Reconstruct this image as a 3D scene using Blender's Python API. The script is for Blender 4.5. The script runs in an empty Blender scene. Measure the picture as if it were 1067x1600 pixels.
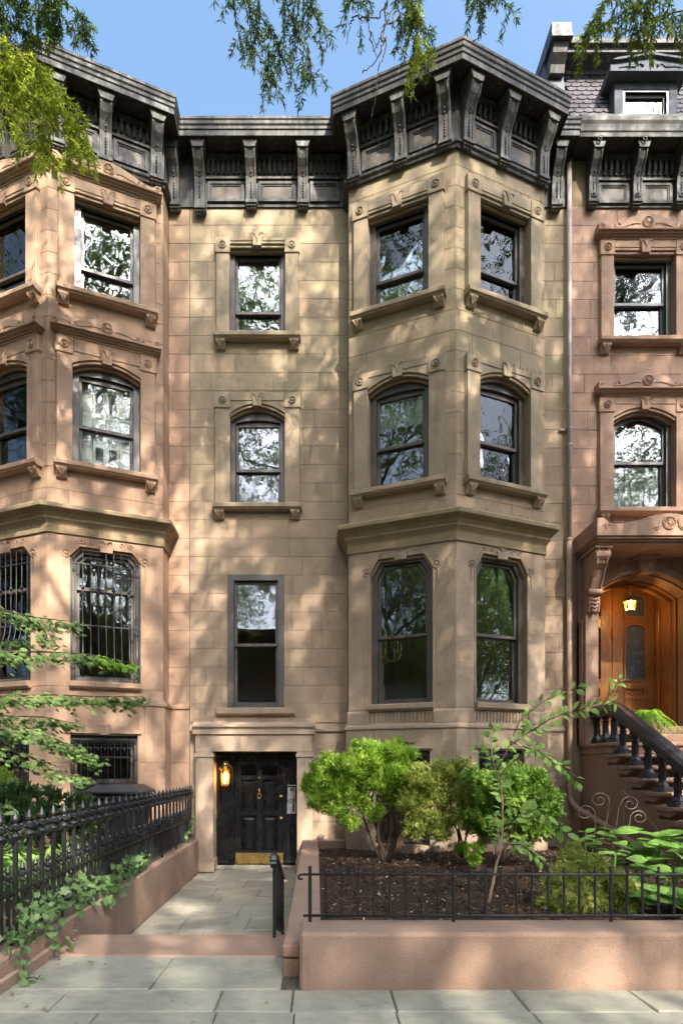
import bpy, bmesh, math, random
import numpy as np
from mathutils import Vector, Matrix

random.seed(7)
RNG = np.random.default_rng(11)
R = math.radians
SC = bpy.context.scene
COL = SC.collection

# ------------------------------------------------------------------ camera
cam_d = bpy.data.cameras.new('camera')
cam = bpy.data.objects.new('camera', cam_d)
COL.objects.link(cam)
cam.location = (0, -11, 1.9)
cam.rotation_euler = (R(90), 0, 0)
cam_d.sensor_fit = 'VERTICAL'
cam_d.sensor_height = 36.0
cam_d.sensor_width = 24.0
cam_d.lens = 36.0 * 935 / 1600
cam_d.shift_x = 0.0241
cam_d.shift_y = 0.249
cam_d.clip_start = 0.05
cam_d.clip_end = 2000
SC.camera = cam

# ------------------------------------------------------------------ sky and sun
SUN_EL, SUN_AZ = 41.0, 22.0            # elevation; azimuth to the right of straight behind the camera
world = bpy.data.worlds.new('World')
SC.world = world
world.use_nodes = True
wn = world.node_tree
sky = wn.nodes.new('ShaderNodeTexSky')
sky.sky_type = 'NISHITA'
sky.sun_disc = False
sky.sun_elevation = R(SUN_EL)
sky.sun_rotation = R(180 - SUN_AZ)
sky.air_density = 0.5
sky.dust_density = 7.0
sky.ozone_density = 6.0
bg = wn.nodes['Background']
bg.inputs['Strength'].default_value = 0.15
hs = wn.nodes.new('ShaderNodeHueSaturation')
hs.inputs['Hue'].default_value = 0.482
hs.inputs['Saturation'].default_value = 1.0
wn.links.new(sky.outputs[0], hs.inputs['Color'])
wn.links.new(hs.outputs[0], bg.inputs[0])
sun_d = bpy.data.lights.new('sun', 'SUN')
sun_d.energy = 3.6
sun_d.angle = R(0.65)
sun_d.color = (1.0, 0.92, 0.80)
sun = bpy.data.objects.new('sun', sun_d)
COL.objects.link(sun)
to_sun = Vector((math.sin(R(SUN_AZ)) * math.cos(R(SUN_EL)), -math.cos(R(SUN_AZ)) * math.cos(R(SUN_EL)), math.sin(R(SUN_EL))))
sun.rotation_euler = to_sun.to_track_quat('Z', 'Y').to_euler()
sun.location = to_sun * 60
vs = SC.view_settings
vs.view_transform = 'Standard'
vs.look = 'None'
vs.exposure = 2.36
vs.gamma = 1.0
vs.use_curve_mapping = False
SC.render.engine = 'CYCLES'
SC.cycles.max_bounces = 6
SC.cycles.transparent_max_bounces = 16
SC.cycles.caustics_reflective = False
SC.cycles.caustics_refractive = False
SC.cycles.use_denoising = True

# ------------------------------------------------------------------ helpers
WL = {}


class Fr:
    """frame of a vertical wall: u runs along it, d out of it, z up"""
    def __init__(s, ox, oy, ex, ey):
        s.o = (ox, oy)
        L = math.hypot(ex - ox, ey - oy)
        s.L = L
        s.u = ((ex - ox) / L, (ey - oy) / L)
        s.n = (s.u[1], -s.u[0])

    def pt(s, u, d, z):
        return (s.o[0] + s.u[0] * u + s.n[0] * d, s.o[1] + s.u[1] * u + s.n[1] * d, z)


FW = Fr(0, 0, 1, 0)          # world wall frame: u = X, d = -Y


def at(px, py, y):
    s = (y + 11) / 935
    return Vector(((px - 495) * s, y, 1.9 - (py - 1198) * s))


class MB:
    def __init__(s):
        s.v = []
        s.f = []

    def add(s, v, f):
        b = len(s.v)
        s.v.extend(v)
        s.f.extend([tuple(i + b for i in q) for q in f])
        return s

    def box(s, fr, u0, u1, d0, d1, z0, z1):
        p = [fr.pt(u, d, z) for z in (z0, z1) for d in (d0, d1) for u in (u0, u1)]
        return s.add(p, [(0, 1, 3, 2), (4, 6, 7, 5), (0, 4, 5, 1), (2, 3, 7, 6), (0, 2, 6, 4), (1, 5, 7, 3)])

    def bw(s, x0, x1, y0, y1, z0, z1):
        return s.box(FW, x0, x1, -y1, -y0, z0, z1)

    def prism(s, fr, poly, d0, d1):
        n = len(poly)
        p = [fr.pt(u, d0, z) for u, z in poly] + [fr.pt(u, d1, z) for u, z in poly]
        f = [tuple(range(n)), tuple(range(2 * n - 1, n - 1, -1))]
        f += [(i, i + n, (i + 1) % n + n, (i + 1) % n) for i in range(n)]
        return s.add(p, f)

    def prism_u(s, fr, poly, u0, u1):
        n = len(poly)
        p = [fr.pt(u0, d, z) for d, z in poly] + [fr.pt(u1, d, z) for d, z in poly]
        f = [tuple(range(n)), tuple(range(2 * n - 1, n - 1, -1))]
        f += [(i, i + n, (i + 1) % n + n, (i + 1) % n) for i in range(n)]
        return s.add(p, f)

    def prism_z(s, poly, z0, z1):
        n = len(poly)
        p = [(x, y, z0) for x, y in poly] + [(x, y, z1) for x, y in poly]
        f = [tuple(range(n)), tuple(range(2 * n - 1, n - 1, -1))]
        f += [(i, i + n, (i + 1) % n + n, (i + 1) % n) for i in range(n)]
        return s.add(p, f)

    def ring(s, fr, oa, ob, d0, d1, closed=True):
        n = len(oa)
        p = [fr.pt(u, d1, z) for u, z in oa] + [fr.pt(u, d1, z) for u, z in ob] + \
            [fr.pt(u, d0, z) for u, z in oa] + [fr.pt(u, d0, z) for u, z in ob]
        f = []
        for i in range(n if closed else n - 1):
            j = (i + 1) % n
            f += [(i, j, n + j, n + i), (2 * n + i, 3 * n + i, 3 * n + j, 2 * n + j),
                  (i, 2 * n + i, 2 * n + j, j), (n + i, n + j, 3 * n + j, 3 * n + i)]
        if not closed:
            for i in (0, n - 1):
                f.append((i, n + i, 3 * n + i, 2 * n + i))
        return s.add(p, f)

    def tube(s, pts, r, n=6, cap=True):
        pts = [Vector(p) for p in pts]
        m = len(pts)
        rs = r if isinstance(r, (list, tuple)) else [r] * m
        v = []
        up = Vector((0.13, 0.21, 0.97))
        for i, p in enumerate(pts):
            t = (pts[min(i + 1, m - 1)] - pts[max(i - 1, 0)])
            if t.length < 1e-9:
                t = Vector((0, 0, 1))
            t.normalize()
            a = t.cross(up)
            if a.length < 0.05:
                a = t.cross(Vector((1, 0, 0)))
            a.normalize()
            b = t.cross(a)
            for k in range(n):
                w = 2 * math.pi * k / n
                v.append(tuple(p + (a * math.cos(w) + b * math.sin(w)) * rs[i]))
        f = [(i * n + k, i * n + (k + 1) % n, (i + 1) * n + (k + 1) % n, (i + 1) * n + k) for i in range(m - 1) for k in range(n)]
        if cap:
            f += [tuple(range(n - 1, -1, -1)), tuple(range((m - 1) * n, m * n))]
        return s.add(v, f)

    def lathe(s, c, prof, n=10, fr=None):
        """prof: (radius, height); axis is Z, or the frame's d axis when fr is given (c = (u, d, z))"""
        v = []
        for r, h in prof:
            for k in range(n):
                w = 2 * math.pi * k / n
                if fr is None:
                    v.append((c[0] + r * math.cos(w), c[1] + r * math.sin(w), c[2] + h))
                else:
                    v.append(fr.pt(c[0] + r * math.cos(w), c[1] + h, c[2] + r * math.sin(w)))
        m = len(prof)
        f = [(i * n + k, i * n + (k + 1) % n, (i + 1) * n + (k + 1) % n, (i + 1) * n + k) for i in range(m - 1) for k in range(n)]
        f += [tuple(range(n - 1, -1, -1)), tuple(range((m - 1) * n, m * n))]
        return s.add(v, f)

    def sweep(s, path, prof, scales=None):
        """closed profile of (out, z) along a plan polyline, mitred; out is to the right of travel"""
        n = len(path) - 1
        sc = scales or [1.0] * n
        rows = []
        for d, z in prof:
            row = []
            lines = []
            for i in range(n):
                a, b = path[i], path[i + 1]
                L = math.hypot(b[0] - a[0], b[1] - a[1])
                u = ((b[0] - a[0]) / L, (b[1] - a[1]) / L)
                nn = (u[1], -u[0])
                lines.append(((a[0] + nn[0] * d * sc[i], a[1] + nn[1] * d * sc[i]), u))
            row.append(lines[0][0])
            for i in range(1, n):
                (p, u), (q, w) = lines[i - 1], lines[i]
                den = u[0] * w[1] - u[1] * w[0]
                if abs(den) < 1e-6:
                    row.append(q)
                else:
                    t = ((q[0] - p[0]) * w[1] - (q[1] - p[1]) * w[0]) / den
                    row.append((p[0] + u[0] * t, p[1] + u[1] * t))
            (p, u) = lines[-1]
            L = math.hypot(path[n][0] - path[n - 1][0], path[n][1] - path[n - 1][1])
            row.append((p[0] + u[0] * L, p[1] + u[1] * L))
            rows.append([(x, y, z) for x, y in row])
        m = len(prof)
        k = n + 1
        v = [p for row in rows for p in row]
        f = []
        for i in range(m):
            j = (i + 1) % m
            for t in range(n):
                f.append((i * k + t, i * k + t + 1, j * k + t + 1, j * k + t))
        f.append(tuple(i * k for i in range(m)))
        f.append(tuple(i * k + n for i in range(m - 1, -1, -1)))
        return s.add(v, f)

    def build(s, name, mat, parent=None, bev=0.0, smooth=False, loc=None, normals=True):
        o0 = Vector(WL.get(parent.name, (0, 0, 0))) if parent else Vector(loc or (0, 0, 0))
        me = bpy.data.meshes.new(name)
        me.from_pydata([(x - o0.x, y - o0.y, z - o0.z) for x, y, z in s.v], [], s.f)
        if normals:
            bm = bmesh.new()
            bm.from_mesh(me)
            bmesh.ops.recalc_face_normals(bm, faces=bm.faces)
            bm.to_mesh(me)
            bm.free()
        if mat:
            me.materials.append(mat)
        if smooth:
            me.shade_smooth()
        o = bpy.data.objects.new(name, me)
        COL.objects.link(o)
        if parent:
            o.parent = parent
        else:
            o.location = o0
        WL[o.name] = tuple(o0)
        if bev:
            b = o.modifiers.new('soft_edge', 'BEVEL')
            b.width = bev
            b.segments = 1
            b.limit_method = 'ANGLE'
            b.angle_limit = R(35)
        return o


def thing(name, label, cat, loc=(0, 0, 0), group=None):
    o = bpy.data.objects.new(name, None)
    COL.objects.link(o)
    o.location = loc
    o.empty_display_size = 0.2
    WL[o.name] = tuple(loc)
    tag(o, label, cat, group)
    return o


def tag(o, label=None, cat=None, group=None, kind=None):
    if label:
        o['label'] = label
    if cat:
        o['category'] = cat
    if group:
        o['group'] = group
    if kind:
        o['kind'] = kind
    return o


def inst(name, me, parent, mat4):
    o = bpy.data.objects.new(name, me)
    COL.objects.link(o)
    o.parent = parent
    o.matrix_local = mat4
    WL[o.name] = WL.get(parent.name, (0, 0, 0))
    return o


# ------------------------------------------------------------------ materials
class NT:
    def __init__(s, name):
        s.m = bpy.data.materials.new(name)
        s.m.use_nodes = True
        s.t = s.m.node_tree
        s.b = s.t.nodes['Principled BSDF']
        s.out = s.t.nodes['Material Output']

    def n(s, typ, **kw):
        o = s.t.nodes.new(typ)
        for k, v in kw.items():
            if k.startswith('_'):
                setattr(o, k[1:], v)
        return o

    def l(s, a, b):
        s.t.links.new(a, b)

    def pos(s, scale=(1, 1, 1)):
        g = s.n('ShaderNodeNewGeometry')
        if scale == (1, 1, 1):
            return g.outputs['Position']
        m = s.n('ShaderNodeMapping')
        m.inputs['Scale'].default_value = scale
        s.l(g.outputs['Position'], m.inputs['Vector'])
        return m.outputs[0]

    def noise(s, scale, vec=None, detail=4, rough=0.55):
        o = s.n('ShaderNodeTexNoise')
        o.inputs['Scale'].default_value = scale
        o.inputs['Detail'].default_value = detail
        o.inputs['Roughness'].default_value = rough
        s.l(vec or s.pos(), o.inputs['Vector'])
        return o.outputs['Fac']

    def ramp(s, fac, lo, hi, v0=0.0, v1=1.0):
        o = s.n('ShaderNodeMapRange')
        o.inputs[1].default_value = lo
        o.inputs[2].default_value = hi
        o.inputs[3].default_value = v0
        o.inputs[4].default_value = v1
        s.l(fac, o.inputs[0])
        return o.outputs[0]

    def math(s, op, a, b):
        o = s.n('ShaderNodeMath', _operation=op)
        for i, x in enumerate((a, b)):
            if isinstance(x, (int, float)):
                o.inputs[i].default_value = x
            else:
                s.l(x, o.inputs[i])
        return o.outputs[0]

    def mix(s, fac, a, b, mode='MIX'):
        o = s.n('ShaderNodeMix', _data_type='RGBA', _blend_type=mode)
        for sock, x in ((o.inputs[0], fac), (o.inputs[6], a), (o.inputs[7], b)):
            if isinstance(x, (int, float)):
                sock.default_value = x
            elif isinstance(x, tuple):
                sock.default_value = (x[0], x[1], x[2], 1)
            else:
                s.l(x, sock)
        return o.outputs[2]

    def scale(s, col, fac):
        """multiply a colour by a float socket"""
        o = s.n('ShaderNodeVectorMath', _operation='SCALE')
        if isinstance(col, tuple):
            o.inputs[0].default_value = col
        else:
            s.l(col, o.inputs[0])
        if isinstance(fac, (int, float)):
            o.inputs['Scale'].default_value = fac
        else:
            s.l(fac, o.inputs['Scale'])
        return o.outputs[0]

    def bump(s, h, strength=0.4, dist=0.01):
        o = s.n('ShaderNodeBump')
        o.inputs['Strength'].default_value = strength
        o.inputs['Distance'].default_value = dist
        s.l(h, o.inputs['Height'])
        s.l(o.outputs[0], s.b.inputs['Normal'])
        return o

    def set(s, col=None, rough=None, metal=None, spec=None):
        for k, x in (('Base Color', col), ('Roughness', rough), ('Metallic', metal), ('Specular IOR Level', spec)):
            if x is None:
                continue
            if isinstance(x, tuple):
                s.b.inputs[k].default_value = (x[0], x[1], x[2], 1)
            elif isinstance(x, (int, float)):
                s.b.inputs[k].default_value = x
            else:
                s.l(x, s.b.inputs[k])
        return s


def M_stone(name, c1, c2, stain, stain_lo, stain_hi, stain_amt=0.7, grain=0.5, pink=None):
    t = NT(name)
    big = t.noise(0.55, detail=5, rough=0.6)
    col = t.mix(t.ramp(big, 0.35, 0.65), c1, c2)
    med = t.noise(3.2, detail=6, rough=0.65)
    # greenish lichen film that grows stronger higher up the wall
    g = t.n('ShaderNodeSeparateXYZ')
    t.l(t.pos(), g.inputs[0])
    hz = t.ramp(g.outputs[2], stain_lo, stain_hi)
    pat = t.math('MULTIPLY', t.ramp(t.noise(0.9, detail=6, rough=0.7), 0.25, 0.6), stain_amt)
    col = t.mix(t.math('MULTIPLY', hz, pat), col, stain)
    if pink:
        pk = t.math('MULTIPLY', t.ramp(t.noise(1.3, t.pos((1, 1, 0.8)), 4), 0.52, 0.7), 0.6)
        col = t.mix(pk, col, pink)
    # rain streaks
    st = t.ramp(t.noise(2.2, t.pos((3.2, 3.2, 0.22)), 5, 0.6), 0.54, 0.74, 0.0, 0.5)
    col = t.mix(st, col, (c1[0] * 0.45, c1[1] * 0.46, c1[2] * 0.45))
    oi = t.n('ShaderNodeObjectInfo')
    per = t.ramp(oi.outputs['Random'], 0, 1, 0.955, 1.04)
    mot = t.ramp(med, 0.3, 0.7, 0.84, 1.13)
    gr = t.ramp(t.noise(160, detail=2), 0.25, 0.75, 0.9, 1.1)
    col = t.scale(col, t.math('MULTIPLY', t.math('MULTIPLY', per, mot), gr))
    t.set(col, 0.92, spec=0.18)
    h = t.math('ADD', t.math('MULTIPLY', t.noise(190, detail=3), 0.35), t.math('MULTIPLY', t.noise(14, detail=5), 0.8))
    t.bump(h, grain, 0.012)
    return t.m


def M_paint(name, c, rough=0.4, wear=None, wear_amt=0.0, bump=0.1, streak=False, spec=0.5, metal=0.0, var=0.15):
    t = NT(name)
    n1 = t.noise(5, detail=6, rough=0.65)
    col = t.scale(c, t.ramp(n1, 0.3, 0.7, 1 - var, 1 + var))
    if wear:
        v = t.pos((7, 7, 0.9)) if streak else t.pos()
        w = t.ramp(t.noise(2.2 if streak else 9, v, 6, 0.7), 0.52, 0.68, 0, wear_amt)
        col = t.mix(w, col, wear)
    t.set(col, t.ramp(t.noise(9, detail=4), 0.3, 0.7, max(rough - 0.1, 0.03), min(rough + 0.12, 1)), metal, spec)
    t.bump(t.noise(60, detail=4), bump, 0.004)
    return t.m


def M_leaf(name, c1, c2, c3=None, trans=0.35, rough=0.5):
    t = NT(name)
    a = t.n('ShaderNodeAttribute', _attribute_name='tint')
    oi = t.n('ShaderNodeObjectInfo')
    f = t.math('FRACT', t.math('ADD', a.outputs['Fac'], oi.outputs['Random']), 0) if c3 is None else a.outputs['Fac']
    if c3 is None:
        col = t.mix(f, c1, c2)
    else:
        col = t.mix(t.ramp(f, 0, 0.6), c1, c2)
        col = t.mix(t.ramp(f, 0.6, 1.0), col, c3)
    t.set(col, rough, spec=0.35)
    tr = t.n('ShaderNodeBsdfTranslucent')
    t.l(t.scale(col, 1.25), tr.inputs[0])
    mx = t.n('ShaderNodeMixShader')
    mx.inputs[0].default_value = trans
    t.l(t.b.outputs[0], mx.inputs[1])
    t.l(tr.outputs[0], mx.inputs[2])
    t.l(mx.outputs[0], t.out.inputs[0])
    return t.m


def M_bark(name, c1, c2):
    t = NT(name)
    n1 = t.noise(9, t.pos((1, 1, 0.3)), 6, 0.7)
    t.set(t.mix(t.ramp(n1, 0.35, 0.65), c1, c2), 0.9, spec=0.2)
    t.bump(t.noise(40, t.pos((1, 1, 0.25)), 5), 0.7, 0.01)
    return t.m


def M_glass(name, refl=0.3, tint=(0.8, 0.86, 0.84), wave=0.25):
    t = NT(name)
    t.t.nodes.remove(t.b)
    gl = t.n('ShaderNodeBsdfGlossy')
    gl.inputs['Roughness'].default_value = 0.0
    gl.inputs['Color'].default_value = (0.97, 0.98, 1.0, 1)
    tr = t.n('ShaderNodeBsdfTransparent')
    tr.inputs['Color'].default_value = (*tint, 1)
    fr = t.n('ShaderNodeFresnel')
    fr.inputs['IOR'].default_value = 1.5
    mx = t.n('ShaderNodeMixShader')
    fac = t.math('ADD', t.math('MULTIPLY', fr.outputs[0], 1.0), refl)
    c = t.n('ShaderNodeClamp')
    t.l(fac, c.inputs[0])
    t.l(c.outputs[0], mx.inputs[0])
    t.l(tr.outputs[0], mx.inputs[1])
    t.l(gl.outputs[0], mx.inputs[2])
    t.l(mx.outputs[0], t.out.inputs[0])
    b = t.n('ShaderNodeBump')
    b.inputs['Strength'].default_value = wave
    b.inputs['Distance'].default_value = 0.02
    t.l(t.noise(1.6, t.pos((1, 1, 0.6)), 2), b.inputs['Height'])
    t.l(b.outputs[0], gl.inputs['Normal'])
    return t.m


def M_emit(name, col, s):
    t = NT(name)
    t.set((0, 0, 0), 0.5)
    t.b.inputs['Emission Color'].default_value = (*col, 1)
    t.b.inputs['Emission Strength'].default_value = s
    return t.m


def M_wood(name, c1, c2, rough=0.3):
    t = NT(name)
    n1 = t.noise(6, t.pos((6, 6, 0.5)), 6, 0.65)
    n2 = t.noise(2, detail=3)
    col = t.mix(t.ramp(n1, 0.35, 0.65), c1, c2)
    t.set(t.scale(col, t.ramp(n2, 0.3, 0.7, 0.75, 1.2)), rough, spec=0.5)
    t.bump(t.noise(30, t.pos((4, 4, 0.4)), 4), 0.12, 0.004)
    return t.m


def M_flag(name, c1, c2, c3):
    t = NT(name)
    oi = t.n('ShaderNodeObjectInfo')
    col = t.mix(oi.outputs['Random'], c1, c2)
    n1 = t.noise(1.4, detail=7, rough=0.7)
    col = t.mix(t.ramp(n1, 0.42, 0.7), col, c3)
    sm = t.ramp(t.noise(7, detail=6, rough=0.7), 0.3, 0.7, 0.82, 1.14)
    gr = t.ramp(t.noise(140, detail=2), 0.25, 0.75, 0.88, 1.12)
    col = t.scale(col, t.math('MULTIPLY', sm, gr))
    dk = t.ramp(t.noise(2.6, detail=6, rough=0.8), 0.54, 0.72, 0, 0.55)
    col = t.mix(dk, col, (c1[0] * 0.5, c1[1] * 0.5, c1[2] * 0.48))
    vo = t.n('ShaderNodeTexVoronoi')
    vo.inputs['Scale'].default_value = 6.5
    t.l(t.pos(), vo.inputs['Vector'])
    spot = t.math('MULTIPLY', t.ramp(vo.outputs['Distance'], 0.10, 0.16, 1, 0), t.ramp(t.noise(1.7, detail=2), 0.52, 0.6, 0, 0.55))
    col = t.mix(spot, col, (0.10, 0.095, 0.08))
    sc_ = t.ramp(t.noise(3.0, t.pos((0.35, 4, 1)), 6, 0.75), 0.58, 0.72, 0, 0.3)
    col = t.mix(sc_, col, (0.42, 0.40, 0.34))
    t.set(col, 0.75, spec=0.3)
    h = t.math('ADD', t.math('MULTIPLY', t.noise(90, detail=4), 0.3), t.math('MULTIPLY', t.noise(5, t.pos((1, 2.5, 1)), 6, 0.6), 1.4))
    t.bump(h, 0.5, 0.012)
    return t.m


def M_soil(name, c1, c2):
    t = NT(name)
    t.set(t.mix(t.ramp(t.noise(40, detail=5), 0.35, 0.65), c1, c2), 0.95, spec=0.1)
    t.bump(t.noise(50, detail=5), 1.0, 0.03)
    return t.m


ST_C = M_stone('olive_brownstone', (0.36, 0.262, 0.185), (0.305, 0.221, 0.154), (0.284, 0.236, 0.146), 4.5, 9.5, 0.9, pink=(0.375, 0.253, 0.18))
ST_CG = M_stone('smooth_brownstone', (0.355, 0.264, 0.19), (0.305, 0.226, 0.161), (0.286, 0.238, 0.15), 5.0, 9.5, 0.8)
ST_L = M_stone('pink_brownstone', (0.40, 0.262, 0.18), (0.348, 0.225, 0.152), (0.34, 0.26, 0.155), 9.0, 14.0, 0.7)
ST_R = M_stone('rosy_brownstone', (0.355, 0.226, 0.163), (0.305, 0.191, 0.136), (0.33, 0.23, 0.155), 10.0, 14.0, 0.5)
ST_RD = M_stone('stoop_brownstone', (0.33, 0.21, 0.148), (0.285, 0.178, 0.124), (0.2, 0.15, 0.1), 8.0, 14.0, 0.3)
ST_D = M_stone('door_brownstone', (0.41, 0.305, 0.225), (0.36, 0.265, 0.195), (0.27, 0.21, 0.14), 5.0, 9.0, 0.3)
MORTAR = M_paint('mortar', (0.21, 0.155, 0.105), 0.95, spec=0.1)
def M_stucco(name, c1, c2, c3):
    t = NT(name)
    col = t.mix(t.ramp(t.noise(1.1, detail=6, rough=0.7), 0.35, 0.65), c1, c2)
    col = t.mix(t.ramp(t.noise(3.5, detail=6, rough=0.75), 0.55, 0.75, 0, 0.7), col, c3)
    st = t.ramp(t.noise(3, t.pos((2.5, 2.5, 0.35)), 5, 0.65), 0.55, 0.75, 0, 0.4)
    col = t.mix(st, col, (c1[0] * 0.5, c1[1] * 0.5, c1[2] * 0.5))
    vo = t.n('ShaderNodeTexVoronoi', _feature='DISTANCE_TO_EDGE')
    vo.inputs['Scale'].default_value = 0.75
    nz = t.n('ShaderNodeTexNoise')
    nz.inputs['Scale'].default_value = 2.2
    nz.inputs['Detail'].default_value = 6
    t.l(t.pos(), nz.inputs['Vector'])
    va = t.n('ShaderNodeVectorMath', _operation='ADD')
    t.l(t.pos(), va.inputs[0])
    t.l(t.scale(nz.outputs['Color'], 0.6), va.inputs[1])
    t.l(va.outputs[0], vo.inputs['Vector'])
    crack = t.math('MULTIPLY', t.ramp(vo.outputs['Distance'], 0.0, 0.006, 1, 0), t.ramp(t.noise(0.8, detail=2), 0.52, 0.66))
    col = t.mix(t.math('MULTIPLY', crack, 0.12), col, (0.13, 0.085, 0.06))
    gr = t.ramp(t.noise(130, detail=3), 0.25, 0.75, 0.86, 1.12)
    t.set(t.scale(col, gr), 0.93, spec=0.15)
    h = t.math('ADD', t.math('MULTIPLY', t.noise(110, detail=4), 0.6), t.math('MULTIPLY', t.noise(9, detail=5), 1.0))
    h = t.math('SUBTRACT', h, t.math('MULTIPLY', crack, 0.1))
    t.bump(h, 0.8, 0.012)
    return t.m


STUCCO = M_stucco('planter_stucco', (0.37, 0.248, 0.185), (0.31, 0.203, 0.150), (0.41, 0.29, 0.222))
CORN = M_paint('weathered_cornice_paint', (0.036, 0.033, 0.029), 0.6, (0.2, 0.19, 0.168), 0.5, 0.4, True, 0.35)
CORNP = M_paint('cornice_panel_paint', (0.07, 0.055, 0.042), 0.6, (0.17, 0.14, 0.105), 0.6, 0.25, False, 0.35)
CORNR = M_paint('bronze_cornice_paint', (0.05, 0.045, 0.037), 0.6, (0.13, 0.12, 0.105), 0.5, 0.3, True, 0.3)
CORNB = M_paint('worn_bracket_paint', (0.062, 0.057, 0.049), 0.6, (0.24, 0.23, 0.205), 0.65, 0.45, True, 0.35)
ST_PC = M_stone('weathered_cornice_stone', (0.31, 0.225, 0.145), (0.25, 0.18, 0.112), (0.17, 0.18, 0.07), 5.2, 7.5, 0.8)
FRAME = M_paint('brown_window_paint', (0.075, 0.062, 0.052), 0.4, (0.13, 0.11, 0.09), 0.5, 0.1)
FRAMEG = M_paint('grey_window_paint', (0.10, 0.10, 0.098), 0.4, (0.16, 0.16, 0.16), 0.4, 0.1)
IRON = M_paint('black_iron', (0.014, 0.014, 0.016), 0.5, (0.05, 0.045, 0.04), 0.3, 0.25)
IRON2 = M_paint('black_rail_enamel', (0.016, 0.016, 0.02), 0.36, None, 0, 0.05)
DOORB = M_paint('black_door_enamel', (0.009, 0.009, 0.010), 0.24, None, 0, 0.0, var=0.05)
BRASS = M_paint('brass', (0.72, 0.50, 0.18), 0.28, None, 0, 0.05, metal=1.0)
BRASSD = M_paint('aged_brass', (0.55, 0.40, 0.17), 0.4, None, 0, 0.1, metal=1.0)
STEEL = M_paint('satin_steel', (0.55, 0.54, 0.5), 0.38, None, 0, 0.05, metal=0.9)
DARKB = M_paint('dark_button', (0.04, 0.04, 0.04), 0.4)
PLASTIC = M_paint('bin_plastic', (0.028, 0.028, 0.033), 0.45, (0.06, 0.06, 0.06), 0.3, 0.3)
PIPEG = M_paint('mauve_pipe_paint', (0.29, 0.225, 0.205), 0.4, (0.35, 0.3, 0.27), 0.3, 0.1)
PIPET = M_paint('tan_pipe_paint', (0.32, 0.205, 0.145), 0.45, (0.22, 0.15, 0.11), 0.4, 0.15)
RUST = M_paint('rusty_wire', (0.24, 0.19, 0.155), 0.7, (0.2, 0.11, 0.06), 0.6, 0.2, metal=0.3)
WHITEP = M_paint('white_interior_paint', (0.74, 0.77, 0.72), 0.5)
SHADE = M_paint('pale_shade_cloth', (0.5, 0.52, 0.46), 0.85, spec=0.1)
LOUV = M_paint('dark_louver', (0.16, 0.17, 0.165), 0.5)
ROOM = M_paint('room_plaster', (0.74, 0.70, 0.63), 0.8)
ROOMD = M_paint('room_floor', (0.12, 0.08, 0.05), 0.4)
SLATE = M_paint('slate', (0.062, 0.056, 0.062), 0.75, (0.085, 0.074, 0.08), 0.5, 0.35, spec=0.2, var=0.3)
ZINC = M_paint('weathered_zinc', (0.085, 0.088, 0.096), 0.8, (0.07, 0.07, 0.076), 0.6, 0.3, True, 0.2)
ZINCD = M_paint('grey_blue_dormer_paint', (0.07, 0.075, 0.087), 0.8, (0.05, 0.05, 0.058), 0.6, 0.3, True, 0.2)
GLASS = M_glass('window_glass', 0.025, (0.95, 0.97, 0.96), wave=0.10)
GLASSW = M_glass('wavy_old_glass', 0.0, (0.95, 0.97, 0.96), wave=0.4)
GLASSC = M_glass('clear_glass', -0.015, (0.96, 0.98, 0.96), wave=0.10)
FROST = M_paint('dark_frosted_glass', (0.085, 0.108, 0.14), 0.22, (0.14, 0.17, 0.21), 0.5, 0.03, spec=0.7)
GLASSD = M_glass('door_glass', 0.16, (0.16, 0.21, 0.30), 1.2)
WOODO = M_wood('varnished_oak', (0.40, 0.18, 0.06), (0.25, 0.10, 0.03), 0.3)
WOODD = M_wood('dark_walnut', (0.07, 0.032, 0.016), (0.035, 0.017, 0.01), 0.35)
WOODS = M_wood('orange_shutter_wood', (0.40, 0.15, 0.045), (0.30, 0.105, 0.03), 0.4)
FLAG_S = M_flag('sidewalk_bluestone', (0.285, 0.272, 0.222), (0.37, 0.345, 0.275), (0.275, 0.272, 0.215))
FLAG_W = M_flag('walk_bluestone', (0.27, 0.248, 0.198), (0.35, 0.312, 0.24), (0.26, 0.246, 0.19))
JOINT = M_soil('joint_grit', (0.10, 0.09, 0.075), (0.16, 0.14, 0.11))
SOIL = M_soil('soil', (0.045, 0.03, 0.02), (0.085, 0.055, 0.038))
CHIP = M_leaf('mulch_chip', (0.055, 0.033, 0.022), (0.12, 0.07, 0.045), (0.42, 0.31, 0.21), trans=0.0, rough=0.9)
ASPH = M_soil('asphalt', (0.085, 0.082, 0.078), (0.11, 0.107, 0.10))
CONC = M_soil('concrete', (0.3, 0.29, 0.27), (0.36, 0.35, 0.32))
BRICKO = M_stone('opposite_brick', (0.24, 0.13, 0.09), (0.2, 0.11, 0.08), (0.2, 0.14, 0.1), 8, 14, 0.3)
LF_SHRUB = M_leaf('bright_evergreen', (0.13, 0.25, 0.022), (0.25, 0.40, 0.04), (0.40, 0.52, 0.09), trans=0.52)
LF_YEL = M_leaf('yellowing_evergreen', (0.17, 0.235, 0.035), (0.33, 0.39, 0.075), (0.50, 0.49, 0.17), trans=0.52)
LF_DARK = M_leaf('dark_shrub_leaf', (0.11, 0.21, 0.03), (0.21, 0.36, 0.05), (0.34, 0.47, 0.10), trans=0.5)
LF_THREAD = M_leaf('golden_thread_leaf', (0.18, 0.26, 0.035), (0.36, 0.42, 0.07), (0.52, 0.52, 0.17), trans=0.42)
LF_SAP = M_leaf('sapling_leaf', (0.17, 0.31, 0.06), (0.31, 0.46, 0.11))
LF_HYD = M_leaf('hydrangea_leaf', (0.12, 0.25, 0.05), (0.22, 0.38, 0.085), rough=0.4)
LF_IVY = M_leaf('ivy_leaf', (0.09, 0.17, 0.055), (0.20, 0.30, 0.11), rough=0.38)
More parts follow.
